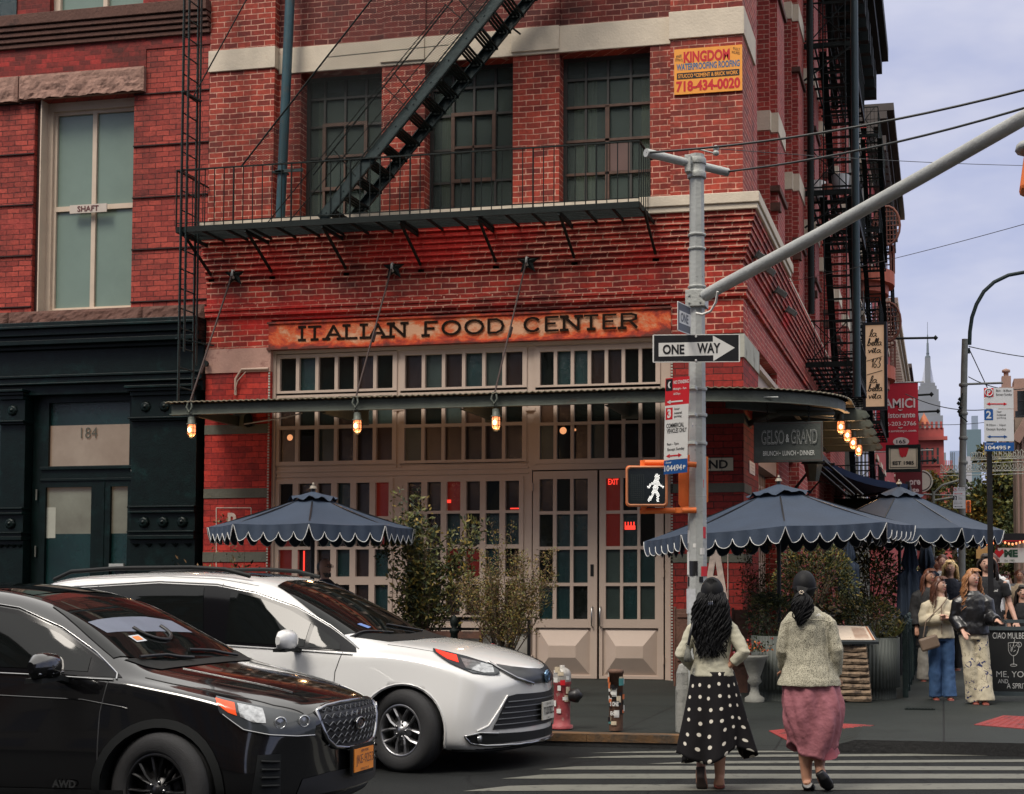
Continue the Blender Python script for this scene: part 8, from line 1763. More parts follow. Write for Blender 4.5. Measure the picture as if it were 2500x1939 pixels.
st=[(-4.76,.35,.82,.80,.88,1.05,.70),(-4.6,.28,1.08,.84,.93,1.52,.60),(-4.2,.24,1.12,.86,.945,1.64,.63),(-3.4,.22,1.10,.865,.945,1.685,.645),(-2.8,.22,1.08,.87,.945,1.68,.645),(-2.35,.22,1.07,.87,.945,1.62,.64),(-2.0,.22,1.065,.875,.945,1.49,.66),(-1.7,.22,1.06,.875,.945,1.33,.70),(-1.42,.22,1.05,.875,.945,1.165,.74),(-1.2,.22,1.03,.87,.945,1.125,.72),(-.8,.22,.99,.86,.94,1.075,.66),(-.4,.23,.92,.84,.93,1.0,.58),(-.15,.24,.84,.81,.91,.93,.52),(-.05,.26,.78,.77,.88,.875,.48),(0,.30,.72,.72,.84,.80,.44)]
WK=lambda x: x if x>-.9 else (x+.2 if x<-1.4 else x+.2*(-.9-x)/.5)
st=[(WK(q[0]),)+q[1:] for q in st]
xs=[-4.76,-4.7,-4.6,-4.4,-4.1,-3.7,-3.3,-2.9,-2.6,-2.35,-2.15,-1.95,-1.75,-1.55,-1.42,-1.3,-1.2,-1.0,-.8,-.6,-.4,-.27,-.15,-.09,-.05,-.02,0]
xs=[WK(q) for q in xs]
KK=.915; yawK=R_(-1.0)
wk=D_(412,1925,8.3)
nose=Vector((wk.x,wk.y,0))+Matrix.Rotation(yawK,3,'Z')@Vector((.93*KK,.80*KK,0))
suv=Car('black_suv','glossy black SUV with chrome grille, nearest the camera, cut by the left edge','car',(nose.x,nose.y,0),yawK,KK,st,xs,.34,.2,PBLACK,[-.93,-3.71],.405)
suv.warp=WK; B=suv.body; S=suv.side; T_=lambda x,y,o: suv.top(x,y,o); PE=suv.per
suv.patch('window_surround',S,[(-4.3,1.50),(-3.4,1.57),(-2.8,1.565),(-2.35,1.50),(-2.0,1.37),(-1.7,1.21),(-1.5,1.10)],[(-4.2,1.20),(-3.4,1.14),(-2.8,1.12),(-2.35,1.105),(-2.0,1.095),(-1.7,1.08),(-1.45,1.07)],PILG,off=.004)
suv.patch('front_door_window',S,[(-2.75,1.53),(-2.35,1.47),(-2.0,1.345),(-1.72,1.195)],[(-2.75,1.14),(-2.35,1.13),(-2.0,1.12),(-1.70,1.105)],CGL,off=.008)
suv.patch('rear_door_window',S,[(-3.8,1.53),(-3.4,1.545),(-2.87,1.54)],[(-3.85,1.18),(-3.4,1.155),(-2.87,1.14)],CGL,off=.008)
suv.line('chrome_strip',S,[(-4.2,1.19),(-3.4,1.125),(-2.8,1.105),(-2.35,1.09),(-2.0,1.08),(-1.62,1.06),(-1.5,1.055)],.007,CHROME,off=.006)
suv.line('window_arc_strip',S,[(-4.2,1.53),(-3.4,1.585),(-2.8,1.58),(-2.35,1.515),(-2.0,1.385),(-1.7,1.225),(-1.5,1.095),(-1.48,1.06)],.006,CHROME,off=.006)
suv.patch('windshield',T_,[(-1.34,0),(-1.37,-.35),(-1.47,-.62),(-1.58,-.74)],[(-2.22,0),(-2.21,-.3),(-2.18,-.48),(-2.16,-.57)],CGL,off=.007,nv=10)
suv.patch('windshield',T_,[(-2.22,0),(-2.21,.3),(-2.18,.48),(-2.16,.57)],[(-1.34,0),(-1.37,.35),(-1.47,.62),(-1.58,.74)],CGL,off=.007,nv=10)
suv.patch('roof_glass',T_,[(-2.36,-.5),(-3.2,-.5)],[(-2.36,.5),(-3.2,.5)],CGL,off=.005)
suv.patch('cowl',T_,[(-1.24,-.62),(-1.17,-.3),(-1.15,0),(-1.17,.3),(-1.24,.62)],[(-1.52,-.72),(-1.39,-.36),(-1.345,0),(-1.39,.36),(-1.52,.72)],CTRIM,off=.006)
for q in (-.15,.45): suv.line('wiper',T_,[(-1.33,q),(-1.44,q-.2),(-1.47,q-.48)],.012,BLACK,off=.025)
c=[T_(-1.62,-.30,.012),T_(-1.62,-.42,.012),T_(-1.69,-.42,.012),T_(-1.69,-.30,.012)]; mb=MB(); mb.add(c,[(0,1,2,3)]); pl=mb.build('parking_permit',mat('permit_white',(.45,.47,.5),.6,var=0),None); pl.parent=B
c=[T_(-1.635,-.325,.014),T_(-1.635,-.40,.014),T_(-1.675,-.40,.014),T_(-1.675,-.325,.014)]; mb=MB(); mb.add(c,[(0,1,2,3)]); o=mb.build('permit_orange',mat('permit_orange',(.7,.2,.05),.6,var=0),None); o.parent=pl
suv.patch('dash_reflection',T_,[(-1.76,-.55),(-1.72,-.2),(-1.70,.1),(-1.69,.40)],[(-1.90,-.56),(-1.90,-.2),(-1.89,.1),(-1.84,.36)],mat('dash_reflection_blue',(.15,.17,.22),.35,var=.15,vs=5),off=.009)  # dashboard reflection painted as a grey-blue patch on the opaque windshield
mb=MB(); cc=T_(-1.68,.0,.012); c0=(-1.74,-.08)
mb.tube([T_(c0[0]+.13*math.sin(a)*1.0,c0[1]+.17*math.cos(a),.014) for a in [R_(-10+20*i) for i in range(11)]],.014,6); o=mb.build('steering_wheel',BLACK,None); o.parent=B
for sg in (-1,1): suv.line('hood_gap',T_,[(-1.27,sg*.78),(-.95,sg*.765),(-.6,sg*.72),(-.3,sg*.62),(-.14,sg*.52)],.004,mat('gap_dark_grey',(.03,.03,.03),.5),off=.001)
for sg in (-1,1): suv.line('hood_crease',T_,[(-1.15,sg*.45),(-.7,sg*.42),(-.3,sg*.36)],.006,PBLACK,off=.0)
for pts in ([(-2.82,1.6),(-2.83,1.1),(-2.84,.6),(-2.82,.3)],[(-1.53,1.06),(-1.56,.85),(-1.55,.5),(-1.57,.35)]): suv.line('panel_gap',S,pts,.0045,mat('gap_dark_grey',(.03,.03,.03),.5),off=.0)
suv.line('shoulder_crease',S,[(-1.35,.88),(-1.7,.93),(-2.4,.95),(-3.2,.955)],.006,PBLACK,off=.0)
P1=[(-.93+.46*math.cos(R_(a)),.36+.46*math.sin(R_(a))) for a in range(-15,196,10)]; P2=[(-.93+.405*math.cos(R_(a)),.36+.405*math.sin(R_(a))) for a in range(-15,196,10)]
suv.patch('wheel_arch_cladding',lambda x,z,o: suv.side(x,z,o,raw=True),P1,P2,CTRIM,off=.012,nv=2,nu=1)
suv.patch('rocker_cladding',S,[(-3.3,.36),(-2.4,.36),(-1.34,.37)],[(-3.3,.23),(-2.4,.23),(-1.34,.235)],CTRIM,off=.010)
mb=MB(); 
p=S(-1.78,.40,.016); mb.text('AWD',p,(1,0,0),(0,0,1),.17,.05,bold=.04,depth=.002); o=mb.build('side_lettering',CHROME,None); o.parent=B
mirror(suv,-1.65,-.93,1.15,PBLACK,1.05)
mb=MB(); mb.tube([Vector((-1.58,-.98,1.115)),Vector((-1.575,-1.1,1.11)),Vector((-1.60,-1.2,1.11))],.008,6); o=mb.build('mirror_strip',CHROME,None); o.parent=B
for sg in (-1,1):
 rv=slice(None,None,1) if sg>0 else slice(None,None,-1)
 q=lambda L_: [(-sg*a,b) for a,b in L_][rv]
 suv.patch('headlight',PE,q([(-27,.80),(-36,.845),(-46,.885),(-56,.925),(-64,.955)]),q([(-28,.70),(-36,.705),(-46,.725),(-54,.76),(-62,.86)]),LENSD,off=.010,nv=6)
 suv.patch('orange_marker',PE,q([(-57,.912),(-61,.928),(-64,.942)]),q([(-56,.84),(-59,.86),(-63,.91)]),LENSO,off=.015,nv=4)
 suv.patch('reflector',PE,q([(-47,.872),(-51,.89),(-56,.908)]),q([(-47,.79),(-51,.80),(-55,.835)]),LENS,off=.015,nv=4)
 for a in (-32.5,-42):
  p=PE(-sg*a,.785,.012); d=Vector((math.cos(R_(-sg*a)),math.sin(R_(-sg*a)),0)); r_=Vector((-d.y,d.x,0)); mb=MB(); mb.tube([p+d*.008+(r_*math.cos(t)+Vector((0,0,1))*math.sin(t))*.036 for t in [i*R_(24) for i in range(15)]],.007,5,closed=True); mb.add([p+d*.006]+[p+d*.004+(r_*math.cos(t)+Vector((0,0,1))*math.sin(t))*.03 for t in [i*R_(30) for i in range(12)]],[(0,i+1,(i+1)%12+1) for i in range(12)]); o=mb.build('projector_lamp',LENS,None); o.parent=B
 suv.line('light_strip',PE,q([(-28,.695),(-36,.70),(-46,.72),(-54,.755),(-61,.85)]),.006,CHROME,off=.010)
 suv.patch('fog_recess',PE,q([(-42,.60),(-50,.60)]),q([(-42,.34),(-52,.34)]),CTRIM,off=.008,nv=4)
 for i in range(4): suv.line('fog_bar',PE,q([(-43,.40+.05*i),(-49,.41+.05*i)]),.009,CTRIM,off=.018)
 suv.patch('bumper_intake',PE,q([(0,.44),(-20,.44),(-33,.42)]),q([(0,.31),(-20,.31),(-36,.31)]),mat('grille_black',(.006,.006,.007),.5,var=.1),off=.006,nv=3)
suv.line('skid_lip',PE,[(-58,.27),(-40,.255),(-20,.25),(0,.25),(20,.25),(40,.255)],.022,CTRIM,off=.008)
gt=[(-25.5,.845),(-20,.865),(-10,.875),(0,.878),(10,.875),(20,.865),(25.5,.845)]; gb=[(-22,.66),(-17,.60),(-9,.578),(0,.575),(9,.578),(17,.60),(22,.66)]
suv.patch('grille',PE,gt,gb,mat('grille_black',(.006,.006,.007),.5),off=.006,nv=6)
suv.line('grille_frame',PE,gt+gb[::-1],.017,CHROME,off=.012,nu=4,closed=True)
mb=MB()
for r_i in range(6):
 z=.625+.043*r_i; lim=21+ (z-.6)*14; k=0; ph=-lim; pts=[]
 seg=2.1; i=0
 while ph<=lim:
  pts.append(PE(ph,z+(.013 if (i//2+r_i)%2 else -.008),.014)); ph+=seg*(.75 if i%2 else .25)*1.0; i+=1
 mb.tube(pts,.0048,4)
o=mb.build('honeycomb_bars',mat('grille_satin',(.15,.155,.16),.3,metal=.8,var=0),None); o.parent=B
p=PE(0,.735,.022); mb=MB(); mb.tube([p+Vector((.005,.068*math.cos(t),.038*math.sin(t))) for t in [i*R_(18) for i in range(20)]],.007,5,closed=True); mb.text('KIA',p+Vector((.006,0,0)),(0,1,0),(0,0,1),.085,.036,bold=.03); o=mb.build('badge',CHROME,None); o.parent=B
mb=MB(); mb.lathe(p,[(.064,0),(0,.004)],20,axis='x'); mb.v=[(v[0],v[1],p.z+(v[2]-p.z)*.56) for v in mb.v]; o=mb.build('badge_disc',BLK,None); o.parent=B
p=PE(0,.49,.03); mb=MB(); mb.box(p.x,p.x+.02,-.17,.17,p.z-.1,p.z+.1); h=mb.build('plate_holder',CTRIM,None); h.parent=B
mb=MB(); mb.box(p.x+.02,p.x+.028,-.152,.152,p.z-.076,p.z+.076); pl=mb.build('licence_plate',mat('plate_orange',(.80,.26,.035),.5,var=.06),None); pl.parent=B
mb=MB(); mb.text('JKE-9253',(p.x+.03,0,p.z-.002),(0,1,0),(0,0,1),.27,.078,bold=-.01); mb.text('NEW YORK',(p.x+.03,0,p.z+.061),(0,1,0),(0,0,1),.12,.018,bold=.02); mb.text('EMPIRE STATE',(p.x+.03,0,p.z-.062),(0,1,0),(0,0,1),.13,.016); o=mb.build('lettering',mat('plate_navy',(.01,.012,.05),.5),None); o.parent=pl
wheel(suv,-.93,-.83,.37,.235,'suv',ALLOYB,R_(-8)); wheel(suv,-3.71,-.83,.37,.235,'suv',ALLOYB); wheel(suv,-.93,.83,.37,.235,'suv',ALLOYB,R_(-8),1); wheel(suv,-3.71,.83,.37,.235,'suv',ALLOYB,0,1)
SK1=mat('skin_tan',(.38,.19,.12),.55,var=.08,vs=20); SK2=mat('skin_light',(.52,.30,.22),.55,var=.08,vs=20)
HBLK=mat('hair_black',(.006,.006,.007),.6,var=.4,vs=30,spec=.2); HBRN=mat('hair_brown',(.085,.03,.016),.45,var=.45,vs=30); HBLD=mat('hair_blonde',(.62,.45,.22),.45,var=.3,vs=30); HGIN=mat('hair_ginger_curls',(.33,.15,.06),.45,var=.5,vs=25); HGRY=mat('hair_grey',(.12,.11,.10),.6,var=.4,vs=40)
def etube(mb,pts,rads,n=14,ax=(1,0,0)):
 pts=[Vector(p) for p in pts]; vs=[]; k=len(pts); prev=Vector(ax)
 for i,p in enumerate(pts):
  d=(pts[min(i+1,k-1)]-pts[max(i-1,0)]).normalized(); a=prev-d*prev.dot(d)
  if a.length<.05: a=d.orthogonal()
  a.normalize(); prev=a; b=d.cross(a); r=rads[i]; rx,ry=(r if isinstance(r,tuple) else (r,r))
  for j in range(n): t=2*math.pi*j/n; vs.append(p+a*math.cos(t)*rx+b*math.sin(t)*ry)
 fs=[(i*n+j,i*n+(j+1)%n,(i+1)*n+(j+1)%n,(i+1)*n+j) for i in range(k-1) for j in range(n)]
 mb.add(vs,fs,0,True); c0=len(vs)
 mb.add([vs[j] for j in range(n)]+[pts[0]],[(j,n,(j+1)%n) for j in range(n)],0,True); mb.add(vs[-n:]+[pts[-1]],[(j,(j+1)%n,n) for j in range(n)],0,True)
def ball(mb,c,r,n=12):
 c=Vector(c); rx,ry,rz=(r if isinstance(r,tuple) else (r,r,r)); P_=[]
 for i in range(n+1):
  a=math.pi*i/n; P_.append([(c.x+rx*math.sin(a)*math.cos(2*math.pi*j/(n*2)),c.y+ry*math.sin(a)*math.sin(2*math.pi*j/(n*2)),c.z-rz*math.cos(a)) for j in range(n*2)])
 mb.grid(P_,closed=True)
def fuse(mb,vox,smooth=4,disp=None):
 me=bpy.data.meshes.new('t'); me.from_pydata(mb.v,[],mb.f); bm=bmesh.new(); bm.from_mesh(me); bmesh.ops.remove_doubles(bm,verts=bm.verts,dist=1e-5); bmesh.ops.recalc_face_normals(bm,faces=bm.faces); bm.to_mesh(me); bm.free()
 o=bpy.data.objects.new('t',me); COL.objects.link(o); r=o.modifiers.new('r','REMESH'); r.mode='VOXEL'; r.voxel_size=vox
 if smooth: q=o.modifiers.new('s','SMOOTH'); q.factor=.5; q.iterations=smooth
 out=bpy.data.meshes.new_from_object(o.evaluated_get(bpy.context.evaluated_depsgraph_get())); bpy.data.objects.remove(o)
 for p in out.polygons: p.use_smooth=True
 if disp:
  nn=[v.normal.copy() for v in out.vertices]
  for v,n in zip(out.vertices,nn): v.co+=n*disp(v.co)
 return out
def skinmesh(name,mb,m,parent,vox=.011,smooth=3,disp=None):
 me=fuse(mb,vox,smooth,disp); me.materials.clear(); me.materials.append(m); o=bpy.data.objects.new(name,me); COL.objects.link(o)
 if parent: o.parent=parent
 return o
def hand(mb,wr,d,sc=1.0,curl=.3,thumb=1,up=(0,0,1)):
 """palm and five fingers starting at wrist wr going along d"""
 wr=Vector(wr); d=Vector(d).normalized(); u=Vector(up); a=d.cross(u).normalized(); n=a.cross(d).normalized()
 pc=wr+d*.045*sc; etube(mb,[wr,wr+d*.03*sc,wr+d*.085*sc],[(.024*sc,.018*sc),(.034*sc,.016*sc),(.038*sc,.014*sc)],ax=a)
 for i,(o,l) in enumerate(((-.029,.062),(-.010,.074),(.010,.070),(.028,.054))):
  p0=wr+d*.085*sc+a*o*sc; p1=p0+(d+n*curl*-.4)*l*.5*sc; p2=p1+(d*.8-n*curl)*l*.5*sc; etube(mb,[p0,p1,p2],[.0095*sc,.009*sc,.007*sc],n=8)
 t0=wr+d*.03*sc-a*.03*sc*thumb; etube(mb,[t0,t0+(d*.7-a*thumb*.8)*.035*sc,t0+(d*1.2-a*thumb*.7)*.05*sc],[.012*sc,.0105*sc,.008*sc],n=8)
def face(root,hc,hr,fd,skin,lips=(.35,.08,.07),gl=False,brow=HBRN):
 """features on the head at hc facing fd"""
 fd=Vector(fd).normalized(); rt=Vector((-fd.y,fd.x,0)).normalized(); up=Vector((0,0,1)); rx,ry,rz=hr
 f=lambda x,z,o=0: hc+rt*x+up*z+fd*(ry*math.sqrt(max(.05,1-(x/rx)**2-(z/rz)**2))+o)
 w=MB(); k=MB(); b=MB(); l=MB()
 for sx in (-1,1):
  ball(w,f(sx*.03,.006,-.004),(.012,.012,.007),6); ball(k,f(sx*.03,.006,.004),(.006,.006,.006),6); b.tube([f(sx*.016,.030,.002),f(sx*.031,.035,.002),f(sx*.046,.029,.0)],.0035,4)
 w.build('eye_white',mat('eye_white',(.5,.48,.45),.4,var=0),None).parent=root; k.build('eye',BLK,None).parent=root; b.build('eyebrow',brow,None).parent=root
 l.tube([f(-.022,-.047,.0),f(-.008,-.049,.004),f(.008,-.049,.004),f(.022,-.047,.0)],.0048,5); l.build('lips',mat('lips'+str(lips[0]),lips,.5,var=0),None).parent=root
def headshape(mb,hc,hr,fd,neck_to):
 fd=Vector(fd).normalized(); rt=Vector((-fd.y,fd.x,0)); hc=Vector(hc); rx,ry,rz=hr
 ball(mb,hc,(rx*1.0,ry if abs(fd.y)>.6 else ry,rz),14)
 ball(mb,hc+fd*.028-Vector((0,0,rz*.52)),(rx*.66,rx*.66,rz*.5),10)
 etube(mb,[hc+fd*(ry-.008)+Vector((0,0,.010)),hc+fd*(ry+.006)-Vector((0,0,.016)),hc+fd*(ry-.012)-Vector((0,0,.026))],[.006,.0105,.008],n=8)
 for s in (-1,1): ball(mb,hc+rt*s*(rx+.002)-Vector((0,0,.01)),(.012,.014,.024),6)
 etube(mb,[hc-fd*.012-Vector((0,0,rz*.5)),Vector(neck_to)],[.052,.058])
def strands(mb,n,fn,r=.006,k=8,taper=.3):
 for i in range(n):
  pts=[fn(i/n,j/(k-1),i) for j in range(k)]; mb.tube(pts,[r*(1-(1-taper)*j/(k-1)) for j in range(k)],4,cap=False)
def place(px_,py_,gz): p=atZ(px_,py_,gz); return p,((p-Vector((0,0,HC))).dot(CF))/FPX
def to_world(root,loc,rz): root.location=loc; root.rotation_euler=(0,0,rz)
P0,k=place(1738,1927,0.0); g=lambda x,y,d=0: Vector(((x-1738)*k,d,(1927-y)*k))
b=MB(); hc=g(1740,1450,0)
headshape(b,hc,(.072,.09,.105),(0,1,0),g(1740,1508,-.01))
etube(b,[g(1739,1660),g(1739,1640),g(1739,1600),g(1739,1550),g(1739,1518),g(1739,1505)],[(.15,.11),(.155,.11),(.115,.09),(.125,.09),(.115,.07),(.055,.05)])
for sx,hip,kn,an in ((-1,g(1722,1680),g(1722,1790,.12),g(1712,1868,-.02)),(1,g(1756,1680),g(1757,1790,-.02),g(1758,1898,-.02))):
 etube(b,[hip,hip.lerp(kn,.5),kn,kn.lerp(an,.35),an],[.082,.07,.052,.052,.036])
for sh,el,wr in ((g(1703,1532),g(1668,1596,-.06),g(1690,1630,.14)),(g(1777,1532),g(1817,1591,-.07),g(1789,1622,-.04))):
 etube(b,[sh,sh.lerp(el,.5),el,el.lerp(wr,.5),wr],[.034,.034,.034,.032,.026]); hand(b,wr,(wr-el),.95,.4,1 if sh.x<0 else -1)
etube(b,[g(1712,1866,-.02),g(1712,1885,-.03),g(1713,1912,.0),g(1715,1930,.05)],[(.034,.038),(.04,.045),(.045,.04),(.04,.028)])
etube(b,[g(1758,1896,-.03),g(1757,1908,-.04),g(1754,1918,.06),g(1752,1922,.14)],[(.036,.036),(.04,.036),(.045,.03),(.04,.02)])
w1=skinmesh('person',b,SK1,None,.009,3); to_world(w1,(P0.x,P0.y,0),R_(4)); tag(w1,'woman seen from behind with long black curls, pale jacket and polka dot skirt','woman')
j=MB(); 
etube(j,[g(1739,1652),g(1739,1640),g(1738,1612),g(1739,1570),g(1739,1535),g(1740,1517),g(1740,1508)],[(.172,.135),(.164,.13),(.135,.11),(.148,.12),(.160,.11),(.125,.085),(.065,.062)],n=24)
for sh,el,wr in ((g(1699,1526),g(1666,1597,-.06),g(1688,1632,.13)),(g(1781,1526),g(1819,1592,-.07),g(1792,1619,-.05))):
 etube(j,[sh+Vector((-sh.x*.3,0,.008)),sh.lerp(el,.22),sh.lerp(el,.7),el,el.lerp(wr,.5),wr],[.056,.054,.050,.052,.046,.040])
JK=mat('jacket_pale_sage',(.40,.38,.29),.8,var=.12,vs=6,bump=.15,bs=90)
wr_=lambda s,a: (lambda c: a*noise.noise(Vector((c.x*9,c.y*6,c.z*s)))+a*.6*noise.noise(Vector((c.x*25,c.y*14,c.z*s*2.4+3))))
skinmesh('jacket',j,JK,w1,.007,2,wr_(14,.007))
mb=MB()
for pts in ([(1739,1512),(1739,1648)],[(1716,1560),(1714,1647)],[(1763,1560),(1765,1647)],[(1688,1638),(1712,1645),(1740,1647),(1790,1643)]): pass
sk=MB(); rows=[]; nz=26; na=96
for i in range(nz+1):
 f=i/nz; row=[]; zt_,zb_=1640,1846; cx=1739+(3*f)
 wl=50+ (84-50)*f**.9; 
 for q in range(na):
  t=2*math.pi*q/na; fold=1+(.02+.16*f**1.5)*math.sin(5*t+1.2+f)+.07*f*math.sin(9*t+3*f); r=wl*k*fold
  ex=.01*f; z=(1927-(zt_+(zb_-zt_)*f))*k-.05*f*f*math.sin(3*t+.6)-.03*f*math.sin(t*1-1.2)
  row.append(((cx-1738)*k+r*math.cos(t)*1.02+ex,r*math.sin(t)*.78,z))
 rows.append(row)
sk.grid(rows,closed=True)
DOT=bpy.data.materials.new('skirt_polka'); DOT.use_nodes=True; nt=DOT.node_tree;N=nt.nodes;L=nt.links; bs_=N['Principled BSDF']; bs_.inputs['Roughness'].default_value=.8; bs_.inputs['Specular IOR Level'].default_value=.2
uvn=N.new('ShaderNodeUVMap'); vo=N.new('ShaderNodeTexVoronoi'); vo.inputs['Scale'].default_value=1; vo.inputs['Randomness'].default_value=.28; L.new(uvn.outputs[0],vo.inputs['Vector']); vo.voronoi_dimensions='2D'
cr=N.new('ShaderNodeValToRGB'); cr.color_ramp.interpolation='LINEAR'; cr.color_ramp.elements[0].position=.14; cr.color_ramp.elements[0].color=(.62,.58,.50,1); cr.color_ramp.elements[1].position=.165; cr.color_ramp.elements[1].color=(.007,.006,.007,1); L.new(vo.outputs['Distance'],cr.inputs[0]); L.new(cr.outputs[0],bs_.inputs['Base Color'])
so_=sk.build('skirt',DOT,None); so_.parent=w1; md=so_.modifiers.new('t','SOLIDIFY'); md.thickness=.006
me=so_.data; uv=me.uv_layers.new(name='UVMap')
for p in me.polygons:
 for li,vi in zip(p.loop_indices,p.vertices):
  i,q=divmod(vi,na)
  uv.data[li].uv=(q/na*15 if not (q==0 and any(v%na>na//2 for v in p.vertices)) else 15, i/nz*7.2)
hr=MB(); random.seed(4)
ball(hr,hc+Vector((0,-.012,.012)),(.088,.104,.114),14)
def hs(f,t,i):
 a=(f*2-1); random.seed(i); ph=random.uniform(0,6.28); lay=random.uniform(0,1)
 x=a*(.082+.045*math.sin(math.pi*min(1,t*1.1))+.01*lay); y=-.085-.035*lay-.02*t*(1-abs(a))+.02*abs(a); L_=.50+random.uniform(-.05,.035)-.05*abs(a)
 z=hc.z+.05*(1-abs(a))-t*L_; w=.012+.016*t
 return Vector((hc.x+x+w*math.sin(ph+t*17),y+w*math.cos(ph+t*15)-.0+.05*(1-min(1,t*6)) ,z))
strands(hr,330,hs,.0095,18,.3)
def hs2(f,t,i):
 random.seed(i+900); a=random.uniform(-1,1); ph=random.uniform(0,6.28); return Vector((hc.x+a*.075,-.05-.035*(1-abs(a))-.05*random.random()*t,hc.z+.11*(1-abs(a)**2)-t*.18))+Vector((.006*math.sin(ph+t*9),0,0))
strands(hr,150,hs2,.009,8,.5)
o=hr.build('hair',HBLK,None); o.parent=w1
mb=MB(); 
for i in range(3): mb.tube([hc+Vector((-.012+.012*i,-.135,-.055)),hc+Vector((-.012+.012*i,-.145,-.075)),hc+Vector((-.012+.012*i,-.14,-.095))],.004,5)
o=mb.build('hair_clip',CHROME,None); o.parent=w1
mb=MB(); mb.tube([g(1700,1513,-.02),g(1696,1520,-.115),g(1690,1550,-.14),g(1685,1575,-.14)],.011,6); o=mb.build('bag_strap',BLK,None); o.parent=w1
mb=MB(); mb.lathe(g(1684,1577,-.14),[(.012,0),(.012,-.02),(.02,-.03),(.03,-.08),(.026,-.12),(.0,-.12)],10); mb.tube([g(1684,1573,-.14)+Vector((.014*math.cos(q),0,.014*math.sin(q))) for q in [i*.5 for i in range(13)]],.003,4); o=mb.build('strap_tassel',mat('tassel_grey',(.12,.12,.10),.7,var=.5,vs=90),None); o.parent=w1
mb=MB(); c=g(1791,1606,.06); mb.tube([c+Vector((.0,.03*math.cos(q),.03*math.sin(q))) for q in [i*.5 for i in range(13)]],.014,6); o=mb.build('wrist_band',REDS,None); o.parent=w1
SOLE=mat('shoe_sole_dark',(.03,.018,.014),.6,var=.3); SHR=mat('sandal_brown_red',(.16,.035,.022),.5,var=.2)
s_=MB(); etube(s_,[g(1712,1870,-.072),g(1713,1895,-.078),g(1714,1918,-.05),g(1716,1936,.02)],[(.036,.012),(.030,.014),(.044,.012),(.034,.010)]); skinmesh('shoe_sole',s_,SOLE,w1,.007,1)
s_=MB(); etube(s_,[g(1758,1916,-.05),g(1756,1922,.03),g(1753,1926,.15)],[(.042,.026),(.045,.014),(.046,.01)]); etube(s_,[g(1745,1913,.1),g(1752,1903,.1),g(1766,1914,.1)],[.012,.013,.012]); skinmesh('sandal',s_,SHR,w1,.008,2)
P0,k=place(1985,1930,0.0); g=lambda x,y,d=0: Vector(((x-1985)*k,d,(1930-y)*k))
hc=g(1966,1434,0); b=MB(); headshape(b,hc,(.074,.092,.107),(.25,.97,0),g(1968,1488,-.01))
etube(b,[g(1978,1675),g(1977,1650),g(1976,1600),g(1975,1540),g(1973,1500),g(1970,1486)],[(.17,.13),(.175,.13),(.135,.11),(.13,.10),(.115,.08),(.06,.055)])
for hip,kn,an in ((g(1962,1690),g(1965,1800,.02),g(1970,1908,.0)),(g(2000,1690),g(2006,1800,.10),g(2000,1872,-.06))): etube(b,[hip,hip.lerp(kn,.5),kn,kn.lerp(an,.35),an],[.088,.075,.055,.056,.037])
for sh,el,wr in ((g(1934,1518),g(1914,1588,-.0),g(1918,1636,.12)),(g(2014,1518),g(2044,1588,-.04),g(2040,1652,.03))):
 etube(b,[sh,sh.lerp(el,.5),el,el.lerp(wr,.5),wr],[.034,.036,.036,.034,.027]); hand(b,wr,(wr-el),.95,.4,1 if sh.x<0 else -1)
etube(b,[g(1970,1906,-.03),g(1974,1922,-.02),g(1978,1926,.12)],[(.036,.036),(.04,.034),(.04,.02)]); etube(b,[g(2000,1870,-.07),g(2006,1895,-.09),g(2015,1915,-.02)],[(.036,.036),(.04,.04),(.042,.03)])
w2=skinmesh('person',b,SK1,None,.009,3); to_world(w2,(P0.x,P0.y,0),R_(7)); tag(w2,'woman seen from behind with black ponytail, speckled fleece and dusty pink skirt','woman')
j=MB(); etube(j,[g(1977,1674),g(1977,1660),g(1976,1625),g(1974,1580),g(1973,1535),g(1972,1508),g(1970,1494),g(1969,1482)],[(.240,.195),(.230,.19),(.182,.15),(.155,.13),(.158,.13),(.150,.115),(.11,.09),(.072,.075)],n=24)
for sh,el,wr in ((g(1928,1510),g(1914,1588,0),g(1918,1630,.12)),(g(2020,1510),g(2044,1586,-.04),g(2041,1648,.02))): etube(j,[sh+Vector((-(sh.x+.035)*.35,0,.008)),sh.lerp(el,.22),sh.lerp(el,.7),el,el.lerp(wr,.5),wr],[.056,.058,.055,.054,.052,.048])
FLC=bpy.data.materials.new('fleece_speckled'); FLC.use_nodes=True; nt=FLC.node_tree;N=nt.nodes;L=nt.links;bs_=N['Principled BSDF']; bs_.inputs['Roughness'].default_value=.9; bs_.inputs['Specular IOR Level'].default_value=.15
tc=N.new('ShaderNodeTexCoord'); nz=N.new('ShaderNodeTexNoise'); nz.inputs['Scale'].default_value=170; nz.inputs['Detail'].default_value=3; L.new(tc.outputs['Object'],nz.inputs['Vector']); cr=N.new('ShaderNodeValToRGB'); e=cr.color_ramp.elements; e[0].position=.36; e[0].color=(.10,.095,.07,1); e[1].position=.56; e[1].color=(.47,.44,.34,1); L.new(nz.outputs['Fac'],cr.inputs[0]); L.new(cr.outputs[0],bs_.inputs['Base Color']); bp=N.new('ShaderNodeBump'); bp.inputs['Strength'].default_value=.4; bp.inputs['Distance'].default_value=.01; L.new(nz.outputs['Fac'],bp.inputs['Height']); L.new(bp.outputs[0],bs_.inputs['Normal'])
skinmesh('fleece_jacket',j,FLC,w2,.008,2,wr_(7,.010))
